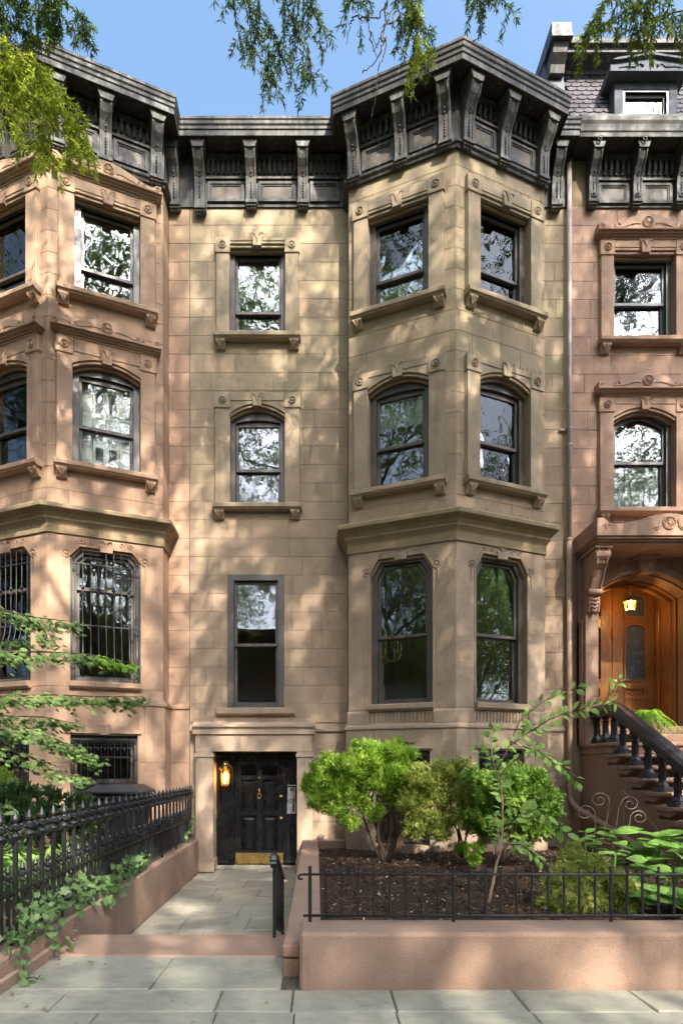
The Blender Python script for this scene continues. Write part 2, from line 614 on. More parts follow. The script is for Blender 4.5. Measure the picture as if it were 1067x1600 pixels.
LF_MAPLE = M_leaf('maple_leaf', (0.11, 0.185, 0.055), (0.19, 0.29, 0.085), (0.33, 0.52, 0.05))
LF_RHOD = M_leaf('rhododendron_leaf', (0.055, 0.10, 0.03), (0.10, 0.165, 0.055), (0.16, 0.23, 0.10), rough=0.35)
LF_HOSTA = M_leaf('hosta_leaf', (0.12, 0.24, 0.04), (0.22, 0.36, 0.08), (0.3, 0.42, 0.14))
LF_FERN = M_leaf('fern_leaf', (0.16, 0.33, 0.025), (0.30, 0.48, 0.05), (0.40, 0.56, 0.08))
LF_OAK = M_leaf('street_oak_leaf', (0.075, 0.13, 0.024), (0.14, 0.20, 0.034), (0.54, 0.60, 0.06), trans=0.5)  # brightest tint stands in for sunlight on sprays the crown shades
LF_DEAD = M_leaf('dead_leaf', (0.2, 0.1, 0.04), (0.35, 0.2, 0.08))
BARK = M_bark('shrub_bark', (0.055, 0.036, 0.028), (0.115, 0.074, 0.054))
BARKL = M_bark('pale_sapling_bark', (0.26, 0.19, 0.12), (0.38, 0.29, 0.19))
BARKT = M_bark('street_tree_bark', (0.085, 0.068, 0.052), (0.15, 0.12, 0.095))
BULB = M_emit('lamp_bulb', (1.0, 0.62, 0.22), 14.0)
LAMPGL = M_glass('lamp_glass', 0.05, (1.0, 0.82, 0.5), 0.3)

# ------------------------------------------------------------------ ground, street and sky side
def structure(name, mb, mat, **k):
    o = mb.build(name, mat, **k)
    o['kind'] = 'structure'
    return o


Z_S = 0.38                                  # sidewalk level; the entrance walk lies lower
structure('ground', MB().bw(-400, 400, -400, 400, -0.30, -0.06), SOIL)
side_walk = structure('sidewalk', MB().bw(-30, 30, -11.6, -6.19, -0.05, Z_S - 0.02), JOINT)
structure('curb', MB().bw(-30, 30, -11.8, -11.604, -0.05, Z_S - 0.01), CONC)
structure('road', MB().bw(-60, 60, -21.0, -11.804, -0.05, 0.24), ASPH)
structure('far_sidewalk', MB().bw(-60, 60, -25.0, -21.004, -0.05, 0.38), CONC)


def slab_mesh(x0, x1, y0, y1, ztop, th, rough=0.004):
    """a split flagstone: slightly uneven corners, chamfered edge"""
    c = 0.008
    j = [RNG.uniform(-rough, rough) for _ in range(4)]
    o = [(x0, y0), (x1, y0), (x1, y1), (x0, y1)]
    i_ = [(x0 + c, y0 + c), (x1 - c, y0 + c), (x1 - c, y1 - c), (x0 + c, y1 - c)]
    v = [(x, y, ztop - th) for x, y in o] + [(x, y, ztop - 0.008 + j[k]) for k, (x, y) in enumerate(o)] + \
        [(x, y, ztop + j[k]) for k, (x, y) in enumerate(i_)]
    f = [(0, 1, 5, 4), (1, 2, 6, 5), (2, 3, 7, 6), (3, 0, 4, 7), (4, 5, 9, 8), (5, 6, 10, 9), (6, 7, 11, 10), (7, 4, 8, 11), (8, 9, 10, 11)]
    m = MB()
    m.add(v, f)
    return m


def flags(parent, mat, rows, ztop, th, gap=0.0045):
    for y0, y1, xs in rows:
        for a, b in zip(xs[:-1], xs[1:]):
            slab_mesh(a + gap, b - gap, y0 + gap, y1 - gap, ztop, th).build('flagstone', mat, parent)


X0, X1 = -7.0, 6.4
flags(side_walk, FLAG_S, [
    (-6.91, -6.19, [-4.5, -2.75, -1.145, -0.245]),
    (-7.28, -6.91, [X0, -4.1, -2.7, -1.68, -0.64, -0.16, 0.5, 1.325, 2.12, 3.3, 4.6, X1]),
    (-8.10, -7.28, [X0, -3.4, -2.3, -1.35, -0.62, -0.14, 0.49, 1.33, 2.6, 4.0, X1]),
    (-9.0, -8.10, [X0, -3.0, -1.7, -0.2, 0.9, 2.4, 4.2, X1]),
], Z_S, 0.05)

walk = structure('entrance_walk', MB().bw(-2.14, -0.24, -5.6, 0.25, -0.05, -0.012), JOINT)
yr = [-5.2, -4.55, -4.02, -3.42, -2.86, -2.2, -1.62, -0.95, -0.30, 0.19]
xr = [[-2.12, -1.05, -0.26], [-2.12, -1.3, -0.26], [-2.12, -1.62, -0.83, -0.26], [-2.12, -1.02, -0.26], [-2.12, -1.38, -0.26],
      [-2.12, -1.55, -0.87, -0.26], [-2.12, -1.15, -0.26], [-2.12, -1.7, -0.72, -0.26], [-1.86, -1.1, -0.38]]
flags(walk, FLAG_W, [(yr[i], yr[i + 1], xr[i]) for i in range(len(yr) - 1)], 0.0, 0.011, 0.004)
MB().bw(-2.12, -0.26, -5.6, -5.22, -0.01, 0.16).build('lower_step', STUCCO, walk, bev=0.012)
MB().prism_z([(-2.66, -6.18), (-0.26, -6.23), (-0.26, -5.605), (-2.66, -5.605)], -0.04, 0.392).build('top_step', STUCCO, walk, bev=0.012)


# ------------------------------------------------------------------ masonry
def stones(fr, u0, u1, z0, z1, course, holes, parent, mat, block=0.95, seed=0, d=0.0, j=0.0022, th=0.010):
    rnd = random.Random(seed)
    nrow = max(1, round((z1 - z0) / course))
    h = (z1 - z0) / nrow
    for r in range(nrow):
        a, b = z0 + r * h, z0 + (r + 1) * h
        cuts = [u0, u1]
        x = u0 + block * (0.35 + 0.5 * (r % 2) + rnd.uniform(-0.1, 0.1))
        while x < u1 - 0.18:
            if x > u0 + 0.18:
                cuts.append(x)
            x += block * rnd.uniform(0.85, 1.15)
        segs = sorted(cuts)
        pieces = []
        for p, q in zip(segs[:-1], segs[1:]):
            parts = [(p, q, a, b)]
            for (ha, hb, za, zb) in holes:
                nxt = []
                for (s, t, lo, hi) in parts:
                    if hb <= s + 1e-6 or ha >= t - 1e-6 or zb <= lo + 1e-6 or za >= hi - 1e-6:
                        nxt.append((s, t, lo, hi))
                        continue
                    if ha > s:
                        nxt.append((s, ha, lo, hi))
                    if hb < t:
                        nxt.append((hb, t, lo, hi))
                    m0, m1 = max(s, ha), min(t, hb)
                    if za > lo:
                        nxt.append((m0, m1, lo, za))
                    if zb < hi:
                        nxt.append((m0, m1, zb, hi))
                parts = nxt
            pieces += parts
        for (s, t, lo, hi) in pieces:
            if t - s < 0.03 or hi - lo < 0.03:
                continue
            c = 0.003
            dd = d + rnd.uniform(-0.0008, 0.0008)
            o = [(s + j, lo + j), (t - j, lo + j), (t - j, hi - j), (s + j, hi - j)]
            i_ = [(s + j + c, lo + j + c), (t - j - c, lo + j + c), (t - j - c, hi - j - c), (s + j + c, hi - j - c)]
            v = [fr.pt(u, d - th, z) for u, z in o] + [fr.pt(u, dd - 0.003, z) for u, z in o] + [fr.pt(u, dd, z) for u, z in i_]
            f = [(0, 1, 5, 4), (1, 2, 6, 5), (2, 3, 7, 6), (3, 0, 4, 7), (4, 5, 9, 8), (5, 6, 10, 9), (6, 7, 11, 10), (7, 4, 8, 11), (8, 9, 10, 11)]
            m = MB()
            m.add(v, f)
            m.build('stone', mat, parent)


def wall_sheet(mb, fr, u0, u1, z0, z1, holes, d=-0.009):
    us = sorted({u0, u1, *[max(u0, min(u1, x)) for h in holes for x in h[:2]]})
    zs = sorted({z0, z1, *[max(z0, min(z1, x)) for h in holes for x in h[2:]]})
    for a, b in zip(us[:-1], us[1:]):
        for lo, hi in zip(zs[:-1], zs[1:]):
            cu, cz = (a + b) / 2, (lo + hi) / 2
            if any(h[0] < cu < h[1] and h[2] < cz < h[3] for h in holes):
                continue
            mb.add([fr.pt(a, d, lo), fr.pt(b, d, lo), fr.pt(b, d, hi), fr.pt(a, d, hi)], [(0, 1, 2, 3)])


def outline(c, w, z0, zs, kind='flat', rise=0.0, ch=0.15):
    """open outline bottom-left, up, over, bottom-right"""
    if kind == 'chamfer':
        top = [(c - w, zs), (c - w + ch, zs + rise), (c - w * 0.3, zs + rise), (c + w * 0.3, zs + rise), (c + w - ch, zs + rise), (c + w, zs)]
    else:
        n = 12
        top = [(c + w * (2 * i / n - 1), zs + rise * (1 - (2 * i / n - 1) ** 2)) for i in range(n + 1)]
    return [(c - w, z0)] + top + [(c + w, z0)]


# ------------------------------------------------------------------ carved ornament (all raised or sunk geometry)
def rosette(mb, fr, u, z, d, r):
    mb.lathe((u, d, z), [(r, 0), (r, 0.014), (r * 0.84, 0.022), (r * 0.74, 0.008), (r * 0.3, 0.006), (r * 0.26, 0.024), (r * 0.1, 0.03)], 12, fr)
    for k in range(6):
        w = math.pi * 2 * k / 6 + 0.3
        cu, cz = u + math.cos(w) * r * 0.5, z + math.sin(w) * r * 0.5
        q = r * 0.2
        pts = [fr.pt(cu + math.cos(w + e) * q, d + 0.006, cz + math.sin(w + e) * q) for e in (0, 1.57, 3.14, 4.71)]
        mb.add(pts + [fr.pt(cu, d + 0.024, cz)], [(0, 1, 4), (1, 2, 4), (2, 3, 4), (3, 0, 4)])


def spiral(fr, u, z, d, r, turns, start, sgn, r_end=0.12, n=16):
    pts = []
    for i in range(n + 1):
        t = i / n
        rr = r * (1 - t * (1 - r_end))
        a = start + sgn * turns * 2 * math.pi * t
        pts.append(fr.pt(u + rr * math.cos(a), d, z + rr * math.sin(a)))
    return pts


def fleur(mb, fr, u, z, d, s):
    """palmette: side scrolls, leaves and a drop"""
    for sg in (-1, 1):
        mb.tube([fr.pt(u + sg * s * a, d, z + s * b) for a, b in ((0.08, 0.0), (0.2, 0.45), (0.5, 0.72), (0.85, 0.7), (0.98, 0.5), (0.85, 0.4))],
                [s * 0.1, s * 0.11, s * 0.1, s * 0.09, s * 0.08, s * 0.06], 5)
        mb.tube([fr.pt(u + sg * s * a, d, z + s * b) for a, b in ((0.05, 0.1), (0.12, 0.5), (0.28, 0.86))], [s * 0.07, s * 0.1, s * 0.03], 5)
    mb.tube([fr.pt(u, d, z + s * b) for b in (-0.45, -0.2, 0.1, 0.5, 0.95)], [s * 0.04, s * 0.12, s * 0.1, s * 0.12, s * 0.03], 5)


def scroll_pair(mb, fr, u, z, d, half, r):
    """two S scrolls running out from a medallion"""
    for sg in (-1, 1):
        p = []
        for t in (0, 0.15, 0.3, 0.45, 0.6, 0.75, 0.88):
            x = r * 1.25 + (half - r * 1.25) * t
            p.append(fr.pt(u + sg * x, d, z + math.sin(t * 6.0 + 0.5) * r * 0.28 + r * 0.25 * (1 - t) - r * 0.35))
        mb.tube(p, [r * 0.1, r * 0.13, r * 0.12, r * 0.12, r * 0.1, r * 0.08, r * 0.06], 5)
        mb.tube(spiral(fr, u + sg * (half * 0.93), z - r * 0.3, d, r * 0.3, 1.1, math.pi / 2, sg), r * 0.08, 5)
        for t, s2 in ((0.25, 1), (0.5, -1), (0.7, 1)):
            x = r * 1.25 + (half - r * 1.25) * t
            q = fr.pt(u + sg * x, d, z - r * 0.2)
            e = fr.pt(u + sg * (x + r * 0.35), d + 0.004, z - r * 0.2 + s2 * r * 0.42)
            mb.tube([q, ((q[0] + e[0]) / 2, (q[1] + e[1]) / 2 - 0.004, (q[2] + e[2]) / 2), e], [r * 0.05, r * 0.14, r * 0.03], 5)


def medallion(mb, fr, u, z, d, r):
    mb.lathe((u, d, z), [(r, 0), (r, 0.016), (r * 0.88, 0.024), (r * 0.8, 0.006), (r * 0.22, 0.008), (r * 0.18, 0.026), (r * 0.05, 0.03)], 18, fr)
    for k in range(12):
        w = math.pi * 2 * k / 12
        mb.tube([fr.pt(u + math.cos(w) * r * q, d + 0.012, z + math.sin(w) * r * q) for q in (0.26, 0.55, 0.76)], [r * 0.035, r * 0.085, r * 0.07], 5)


# ------------------------------------------------------------------ windows
def slope_ring(mb, fr, oa, ob, da, db):
    n = len(oa)
    v = [fr.pt(u, da, z) for u, z in oa] + [fr.pt(u, db, z) for u, z in ob]
    return mb.add(v, [(i, (i + 1) % n, n + (i + 1) % n, n + i) for i in range(n)])


def sash_window(house, fr, c, w, z0, zs, kind, rise, mat, d0=-0.10, mull=None, arch_glass=False, ch=0.15, trim=0.085, glass=None,
                inside=None, label=None, proud=None, sash_w=0.05):
    """frame (the part) with two sashes, panes and anything right behind the glass as sub-parts"""
    glass = glass or GLASS
    top = zs + rise
    ring_o = outline(c, w + 0.004, z0 - 0.01, zs, kind, rise, ch)
    if kind == 'arch':
        ih = rise * 0.92 if arch_glass else rise * 0.25
        iz = zs - 0.06 if arch_glass else zs - 0.09
        ring_i = outline(c, w - trim, z0 + 0.02, iz, kind, ih)
    elif kind == 'chamfer':
        ring_i = outline(c, w - trim, z0 + 0.02, zs - 0.045, kind, rise - 0.04, ch * 0.8)
    else:
        ring_i = outline(c, w - trim, z0 + 0.02, zs - trim, kind, 0)
        ih = 0
    m = MB()
    m.ring(fr, ring_o, ring_i, d0, d0 - 0.16, closed=False)
    # inner stop bead gives the stepped profile
    q = [(c + (u - c) * (w - trim * 0.55) / w, z if i in (0, len(ring_o) - 1) else z - trim * 0.5) for i, (u, z) in enumerate(ring_o)]
    m.ring(fr, q, ring_i, d0 - 0.002, d0 - 0.05, closed=False)
    if proud:
        qo = [(c + (u - c) * (w + proud) / w, z + (0 if i in (0, len(ring_o) - 1) else proud)) for i, (u, z) in enumerate(ring_o)]
        m.ring(fr, qo, ring_i, d0 + 0.025, d0 - 0.03, closed=False)
    m.box(fr, c - w, c + w, d0 - 0.16, d0 + 0.012, z0 - 0.012, z0 + 0.035)
    win = m.build('window', mat, house, bev=0.004)
    if label:
        win['label'] = label
    zm = mull if mull is not None else (z0 + top) / 2
    wi = w - trim + 0.004
    # upper sash
    so = list(ring_i)
    so[0] = (c - w + trim, zm - 0.035)
    so[-1] = (c + w - trim, zm - 0.035)
    cz = (zm + top) / 2
    if kind == 'flat' or not (arch_glass or kind == 'chamfer'):
        ztop = (zs - 0.09 - 0.05) if kind == 'arch' else zs - trim - 0.05
        si = [(c - wi + sash_w, zm + 0.02)] + [(c + (wi - sash_w) * (2 * i / 12 - 1), ztop) for i in range(13)] + [(c + wi - sash_w, zm + 0.02)]
    else:
        k = (wi - sash_w) / (w - trim)
        si = [(c + (u - c) * k, z - 0.05) for u, z in ring_i]
        si[0] = (c - wi + sash_w, zm + 0.02)
        si[-1] = (c + wi - sash_w, zm + 0.02)
    m = MB()
    m.ring(fr, so, si, d0 - 0.055, d0 - 0.10)
    m.build('upper_sash', mat, win, bev=0.003)
    MB().prism(fr, [(u + (0.006 if u < c else -0.006) * -1, z) for u, z in si], d0 - 0.083, d0 - 0.077).build('pane', glass, win)
    # lower sash
    lo = [(c - wi, z0 + 0.036), (c - wi, zm + 0.012), (c + wi, zm + 0.012), (c + wi, z0 + 0.036)]
    li = [(c - wi + sash_w, z0 + 0.10), (c - wi + sash_w, zm - 0.03), (c + wi - sash_w, zm - 0.03), (c + wi - sash_w, z0 + 0.10)]
    m = MB()
    m.ring(fr, lo, li, d0 - 0.103, d0 - 0.148)
    m.build('lower_sash', mat, win, bev=0.003)
    MB().prism(fr, [(c - wi + sash_w - 0.006, z0 + 0.094), (c - wi + sash_w - 0.006, zm - 0.024), (c + wi - sash_w + 0.006, zm - 0.024), (c + wi - sash_w + 0.006, z0 + 0.094)],
               d0 - 0.129, d0 - 0.123).build('pane', glass, win)
    db = d0 - 0.20
    if inside == 'half_shade':
        MB().box(fr, c - wi, c + wi, db, db + 0.006, zm + (top - zm) * 0.35, top - 0.03).build('roller_shade', SHADE, win)
    elif inside == 'shade_and_curtain':
        MB().box(fr, c - wi, c + wi, db - 0.02, db - 0.014, zm + (top - zm) * 0.5, top - 0.03).build('roller_shade', SHADE, win)
        curtain(fr, c - wi, c + wi, db, z0 + 0.03, zm).build('curtain', SHADE, win)
    elif inside == 'low_curtain':
        curtain(fr, c - wi, c + wi, db, z0 + 0.03, zm).build('curtain', SHADE, win)
    elif inside == 'curtain':
        curtain(fr, c - wi, c + wi, db, z0 + 0.03, top).build('curtain', SHADE, win)
    elif inside == 'shutters':
        n = 4
        pw = 2 * wi / n
        for k in range(n):
            a = c - wi + k * pw
            for lo_, hi_ in ((z0 + 0.02, zm - 0.02), (zm, top - 0.02)):
                s = MB()
                s.box(fr, a + 0.004, a + pw - 0.004, db - 0.03, db, lo_, hi_)
                H = hi_ - lo_
                for f0, f1 in ((0.06, 0.28), (0.34, 0.72), (0.78, 0.95)):
                    s.ring(fr, [(a + 0.03, lo_ + H * f0), (a + 0.03, lo_ + H * f1), (a + pw - 0.03, lo_ + H * f1), (a + pw - 0.03, lo_ + H * f0)],
                           [(a + 0.05, lo_ + H * f0 + 0.02), (a + 0.05, lo_ + H * f1 - 0.02), (a + pw - 0.05, lo_ + H * f1 - 0.02), (a + pw - 0.05, lo_ + H * f0 + 0.02)], db + 0.010, db + 0.002)
                s.build('shutter', WHITEP, win)
                if k in (1, 2):
                    s = MB()
                    zz = lo_ + H * 0.36
                    while zz < lo_ + H * 0.70:
                        s.prism_u(fr, [(db + 0.002, zz), (db + 0.012, zz - 0.012), (db + 0.014, zz - 0.008), (db + 0.004, zz + 0.006)], a + 0.045, a + pw - 0.045)
                        zz += 0.022
                    s.build('louver_panel', LOUV, win)
    elif inside == 'wood_shutters':
        for k in range(2):
            a = c - wi + k * wi
            MB().box(fr, a + 0.01, a + wi - 0.01, db - 0.03, db, z0 + 0.02, top - 0.02).ring(
                fr, [(a + 0.05, z0 + 0.1), (a + 0.05, top - 0.1), (a + wi - 0.05, top - 0.1), (a + wi - 0.05, z0 + 0.1)],
                [(a + 0.09, z0 + 0.14), (a + 0.09, top - 0.14), (a + wi - 0.09, top - 0.14), (a + wi - 0.09, z0 + 0.14)], db + 0.012, db).build('shutter', WOODS, win)
    return win


def curtain(fr, u0, u1, d, z0, z1):
    m = MB()
    n = 40
    p = [(u0 + (u1 - u0) * i / n, d + 0.02 * math.sin(i * 1.15) + 0.008 * math.sin(i * 2.7)) for i in range(n + 1)]
    v = [fr.pt(u, dd, z) for z in (z0, z1) for u, dd in p] + [fr.pt(u, dd - 0.004, z) for z in (z0, z1) for u, dd in p]
    k = n + 1
    f = [(i, i + 1, k + i + 1, k + i) for i in range(n)] + [(2 * k + i, 3 * k + i, 3 * k + i + 1, 2 * k + i + 1) for i in range(n)]
    return m.add(v, f)


def surround(house, fr, c, w, z0, zs, kind, rise, so, ztop, stone, hood=None, ears=True, dp=0.07, deep=0.27, side_bead=True, orn_lo=0.0):
    """stone architrave with corner blocks and rosettes, keystone with palmette"""
    inner = outline(c, w, z0, zs, kind, rise)
    poly = [(c - so, z0), (c - so, ztop), (c + so, ztop), (c + so, z0)] + inner[::-1]
    m = MB()
    m.prism(fr, poly, -deep, dp)
    if ears:
        eh = 0.27
        for sg in (-1, 1):
            a, b = (c - so - 0.022, c - w + 0.012) if sg < 0 else (c + w - 0.012, c + so + 0.022)
            m.box(fr, a, b, 0.0, dp + 0.02, ztop - eh, ztop + 0.004)
            if side_bead:
                e = c + sg * (so + 0.018)
                m.box(fr, min(e, e - sg * 0.016), max(e, e - sg * 0.016), -0.004, dp - 0.03, z0, ztop - eh - 0.02)
    m.box(fr, c - w + 0.013, c + w - 0.013, 0.0, dp + 0.012, max(zs + rise, zs) + 0.045, ztop + 0.002)
    # stepped moulding round the head of the opening
    n = len(inner)
    topi = inner[1:n - 1]
    o2 = [(u, z) for u, z in topi]
    i2 = [(c + (u - c) * 0.985, z - 0.05) for u, z in topi]
    m.ring(fr, o2, i2, dp - 0.028, -0.02, closed=False)
    i3 = [(c + (u - c) * 0.97, z - 0.085) for u, z in topi]
    m.ring(fr, i2, i3, -0.025, -0.085, closed=False)
    s = m.build('window_surround', stone, house, bev=0.006)
    zk = zs + rise
    k = MB()
    k.prism(fr, [(c - 0.075, zk - 0.07), (c - 0.09, zk + 0.10), (c + 0.09, zk + 0.10), (c + 0.075, zk - 0.07)], -0.01, dp + 0.045)
    k.build('keystone', stone, s, bev=0.006)
    f = MB()
    fleur(f, fr, c, zk + 0.06, dp + 0.05, 0.125)
    f.build('palmette', stone, s)
    if ears:
        for sg in (-1, 1):
            r = MB()
            rosette(r, fr, c + sg * (so + w) / 2, ztop - 0.135, dp + 0.019, 0.07)
            r.build('rosette', stone, s)
    return s


def sill(house, fr, c, half, z, stone, brackets=True, proj=0.17, th=0.11):
    m = MB()
    m.prism_u(fr, [(-0.2, z - th), (proj - 0.03, z - th), (proj - 0.03, z - th + 0.015), (proj, z - th + 0.03), (proj, z - 0.012), (proj - 0.012, z), (-0.1, z + 0.012), (-0.2, z + 0.012)], c - half, c + half)
    s = m.build('window_sill', stone, house, bev=0.006)
    if brackets:
        for sg in (-1, 1):
            u = c + sg * (half - 0.12)
            b = MB()
            b.prism_u(fr, [(-0.01, z - th - 0.15), (0.05, z - th - 0.15), (0.125, z - th - 0.035), (0.13, z - th - 0.002), (-0.01, z - th - 0.002)], u - 0.085, u + 0.085)
            for q in (-1, 1):
                b.tube([fr.pt(u + q * a, dd, z - th + zz) for a, dd, zz in ((0.075, 0.125, -0.02), (0.06, 0.13, -0.05), (0.035, 0.105, -0.085), (0.006, 0.075, -0.125))], [0.012, 0.02, 0.016, 0.008], 5)
            b.tube([fr.pt(u, dd, z - th + zz) for dd, zz in ((0.128, -0.03), (0.11, -0.07), (0.075, -0.13))], [0.014, 0.012, 0.006], 5)
            b.build('sill_bracket', stone, s)
    return s


def hood(house, fr, c, half, z0, z1, stone, crest=0.26, ends=True):
    """projecting label moulding with a carved crest above it"""
    m = MB()
    h = z1 - z0
    for k, (pr, a, b) in enumerate(((0.085, 0.0, 0.28), (0.12, 0.28, 0.5), (0.16, 0.5, 0.72), (0.2, 0.72, 1.0))):
        m.box(fr, c - half + 0.2 - pr, c + half - 0.2 + pr, -0.02, pr + 0.012, z0 + a * h, z0 + b * h + (0 if k < 3 else 0))
    o = m.build('window_hood', stone, house, bev=0.008)
    n = 24
    pts = [(c - half + 0.02, z1)]
    for i in range(n + 1):
        x = -1 + 2 * i / n
        y = 0.075 + (crest - 0.075) * max(0, (math.cos(min(1, abs(x) / 0.82) * math.pi) * 0.5 + 0.5)) ** 0.9
        if abs(x) > 0.9:
            y = 0.13
        pts.append((c + x * (half - 0.02), z1 + y))
    pts.append((c + half - 0.02, z1))
    MB().prism(fr, pts, 0.0, 0.165).build('crest', stone, o)
    k = MB()
    medallion(k, fr, c, z1 + crest * 0.46, 0.163, crest * 0.36)
    scroll_pair(k, fr, c, z1 + crest * 0.33, 0.168, half * 0.72, crest * 0.36)
    for sg in (-1, 1):
        k.tube(spiral(fr, c + sg * (half - 0.075), z1 + 0.07, 0.168, 0.045, 1.3, 0, sg), 0.010, 5)
    k.build('carved_scroll', stone, o)
    return o


# ------------------------------------------------------------------ bracketed cornice pieces
def cornice_bracket(parent, fr, u, mat, z0=12.2, z1=13.10, w=0.19, out=0.40, foot=0.0, base=0.03):
    H = z1 - z0
    p = [(0.0, 0.0), (0.10, 0.0), (0.105, 0.30), (0.125, 0.44), (0.19, 0.56), (0.265, 0.66), (0.31, 0.76), (0.325, 0.86), (0.325, 1.0), (0.0, 1.0)]
    k = out / 0.40
    side = [(base + d * k, z0 + z * H) for d, z in p]
    m = MB()
    m.prism_u(fr, side, u - w / 2, u + w / 2)
    # raised face strips either side and studs down the face
    fp = p[1:8]
    for a, b in ((-0.5, -0.3), (0.3, 0.5)):
        strip = [(base + d * k + 0.016, z0 + z * H) for d, z in fp] + [(base + d * k - 0.02, z0 + z * H) for d, z in fp[::-1]]
        m.prism_u(fr, strip, u + w * a - (0.004 if a < 0 else -0.004) * 1, u + w * b)
    for i in range(9):
        z = 0.06 + i * 0.056
        d = 0.105 if z < 0.4 else 0.105 + (z - 0.4) * 0.5
        m.lathe((u, base + d * k - 0.004, z0 + z * H), [(w * 0.11, 0), (w * 0.11, 0.012), (w * 0.05, 0.022)], 6, fr)
    # flared cap
    m.prism(fr, [(u - w * 0.5, z0 + 0.80 * H), (u - w * 0.74, z0 + 0.93 * H), (u - w * 0.74, z1), (u + w * 0.74, z1), (u + w * 0.74, z0 + 0.93 * H), (u + w * 0.5, z0 + 0.80 * H)], base, base + 0.352 * k)
    # foot blocks and drops
    m.box(fr, u - w * 0.58, u + w * 0.58, 0.0, base + 0.125, z0 - 0.06 - foot, z0 + 0.0)
    m.box(fr, u - w * 0.5, u + w * 0.5, 0.0, base + 0.10, z0 - 0.095 - foot, z0 - 0.06 - foot)
    for q in (-0.32, 0, 0.32):
        c = fr.pt(u + q * w, base + 0.055, z0 - 0.135 - foot)
        m.lathe(c, [(0.008, 0), (0.024, 0.012), (0.024, 0.03), (0.014, 0.045)], 6)
    return m.build('cornice_bracket', mat, parent, bev=0.004)


def cornice_bay(parent, fr, u0, u1, zb=12.24, zt=13.10, mat=None, pmat=None):
    """the frieze panel and dentils between two brackets"""
    m = MB()
    d = 0.03
    a, b = u0 + 0.03, u1 - 0.03
    lo, hi = zb + 0.03, zb + 0.40
    m.ring(fr, [(a, lo), (a, hi), (b, hi), (b, lo)], [(a + 0.06, lo + 0.05), (a + 0.06, hi - 0.05), (b - 0.06, hi - 0.05), (b - 0.06, lo + 0.05)], d + 0.035, d - 0.005)
    m.ring(fr, [(a + 0.06, lo + 0.05), (a + 0.06, hi - 0.05), (b - 0.06, hi - 0.05), (b - 0.06, lo + 0.05)],
           [(a + 0.085, lo + 0.075), (a + 0.085, hi - 0.075), (b - 0.085, hi - 0.075), (b - 0.085, lo + 0.075)], d + 0.02, d - 0.005)
    o = m.build('frieze_panel', mat, parent, bev=0.004)
    MB().box(fr, u0, u1, 0, d + 0.05, zb + 0.43, zb + 0.47).build('panel_moulding', mat, parent, bev=0.004)
    m = MB()
    m.prism_u(fr, [(0, zt - 0.13), (d + 0.07, zt - 0.13), (d + 0.07, zt - 0.09), (d + 0.10, zt - 0.09), (d + 0.10, zt - 0.05), (0, zt - 0.05)], u0, u1)
    m.build('bed_moulding', mat, parent, bev=0.004)
    k = MB()
    n = max(3, int((u1 - u0) / 0.092))
    for i in range(n):
        x = u0 + (u1 - u0) * (i + 0.5) / n
        k.prism_u(fr, [(d, zb + 0.55), (d + 0.03, zb + 0.55), (d + 0.065, zb + 0.63), (d + 0.065, zt - 0.13), (d, zt - 0.13)], x - 0.024, x + 0.024)
    k.build('dentil_band', mat, parent)['kind'] = 'stuff'
    q = MB()
    q.box(fr, a + 0.086, b - 0.086, d - 0.004, d + 0.006, lo + 0.076, hi - 0.076)
    q.build('panel_board', pmat, parent)
    return o


def bird_spikes(parent, pts, n, h=0.10):
    """a strip of fine anti-roosting wires fanning up from a ledge; pts are the two ends"""
    rnd = random.Random(n)
    a, b = Vector(pts[0]), Vector(pts[1])
    ax = (b - a).normalized()
    out = Vector((ax.y, -ax.x, 0))
    m = MB()
    for i in range(n):
        p = a.lerp(b, (i + 0.5) / n)
        q = p + ax * rnd.uniform(-.02, .02) + out * rnd.uniform(-.045, .045) + Vector((0, 0, h * rnd.uniform(.85, 1.1)))
        m.tube([p, q], 0.0018, 3, cap=False)
    o = m.build('bird_spikes', MORTAR, parent)
    o['kind'] = 'stuff'
    return o


# ------------------------------------------------------------------ a house with an angled two-faced bay
def shell(house, x0, x1, bay, zf, z_top, yb=4.6, part=True):
    """side walls, back wall, floors, roof: the rooms behind the windows"""
    m = MB()
    m.bw(x0, x0 + 0.08, 0.05, yb, -0.05, z_top - 0.05)
    m.bw(x1 - 0.08, x1, 0.05, yb, -0.05, z_top - 0.05)
    m.bw(x0 + 0.08, x1 - 0.08, yb - 0.08, yb, -0.05, z_top - 0.05)
    if part:
        m.bw((x0 + x1) / 2 - 0.9, (x0 + x1) / 2 - 0.8, 0.3, yb - 0.08, 0.0, z_top - 0.1)
    m.build('room_walls', ROOM, house)
    xm = (bay[0][0] + bay[-1][0]) / 2 if bay else 0
    poly = [(x0 + 0.09, 0.05)] + ([(xm + (x - xm) * 0.95, y + 0.06) for x, y in bay] if bay else []) + [(x1 - 0.09, 0.05), (x1 - 0.09, yb - 0.09), (x0 + 0.09, yb - 0.09)]
    for z in zf:
        MB().prism_z(poly, z - 0.16, z - 0.004).build('ceiling', WHITEP, house)
        MB().prism_z(poly, z, z + 0.03).build('room_floor', ROOMD, house)


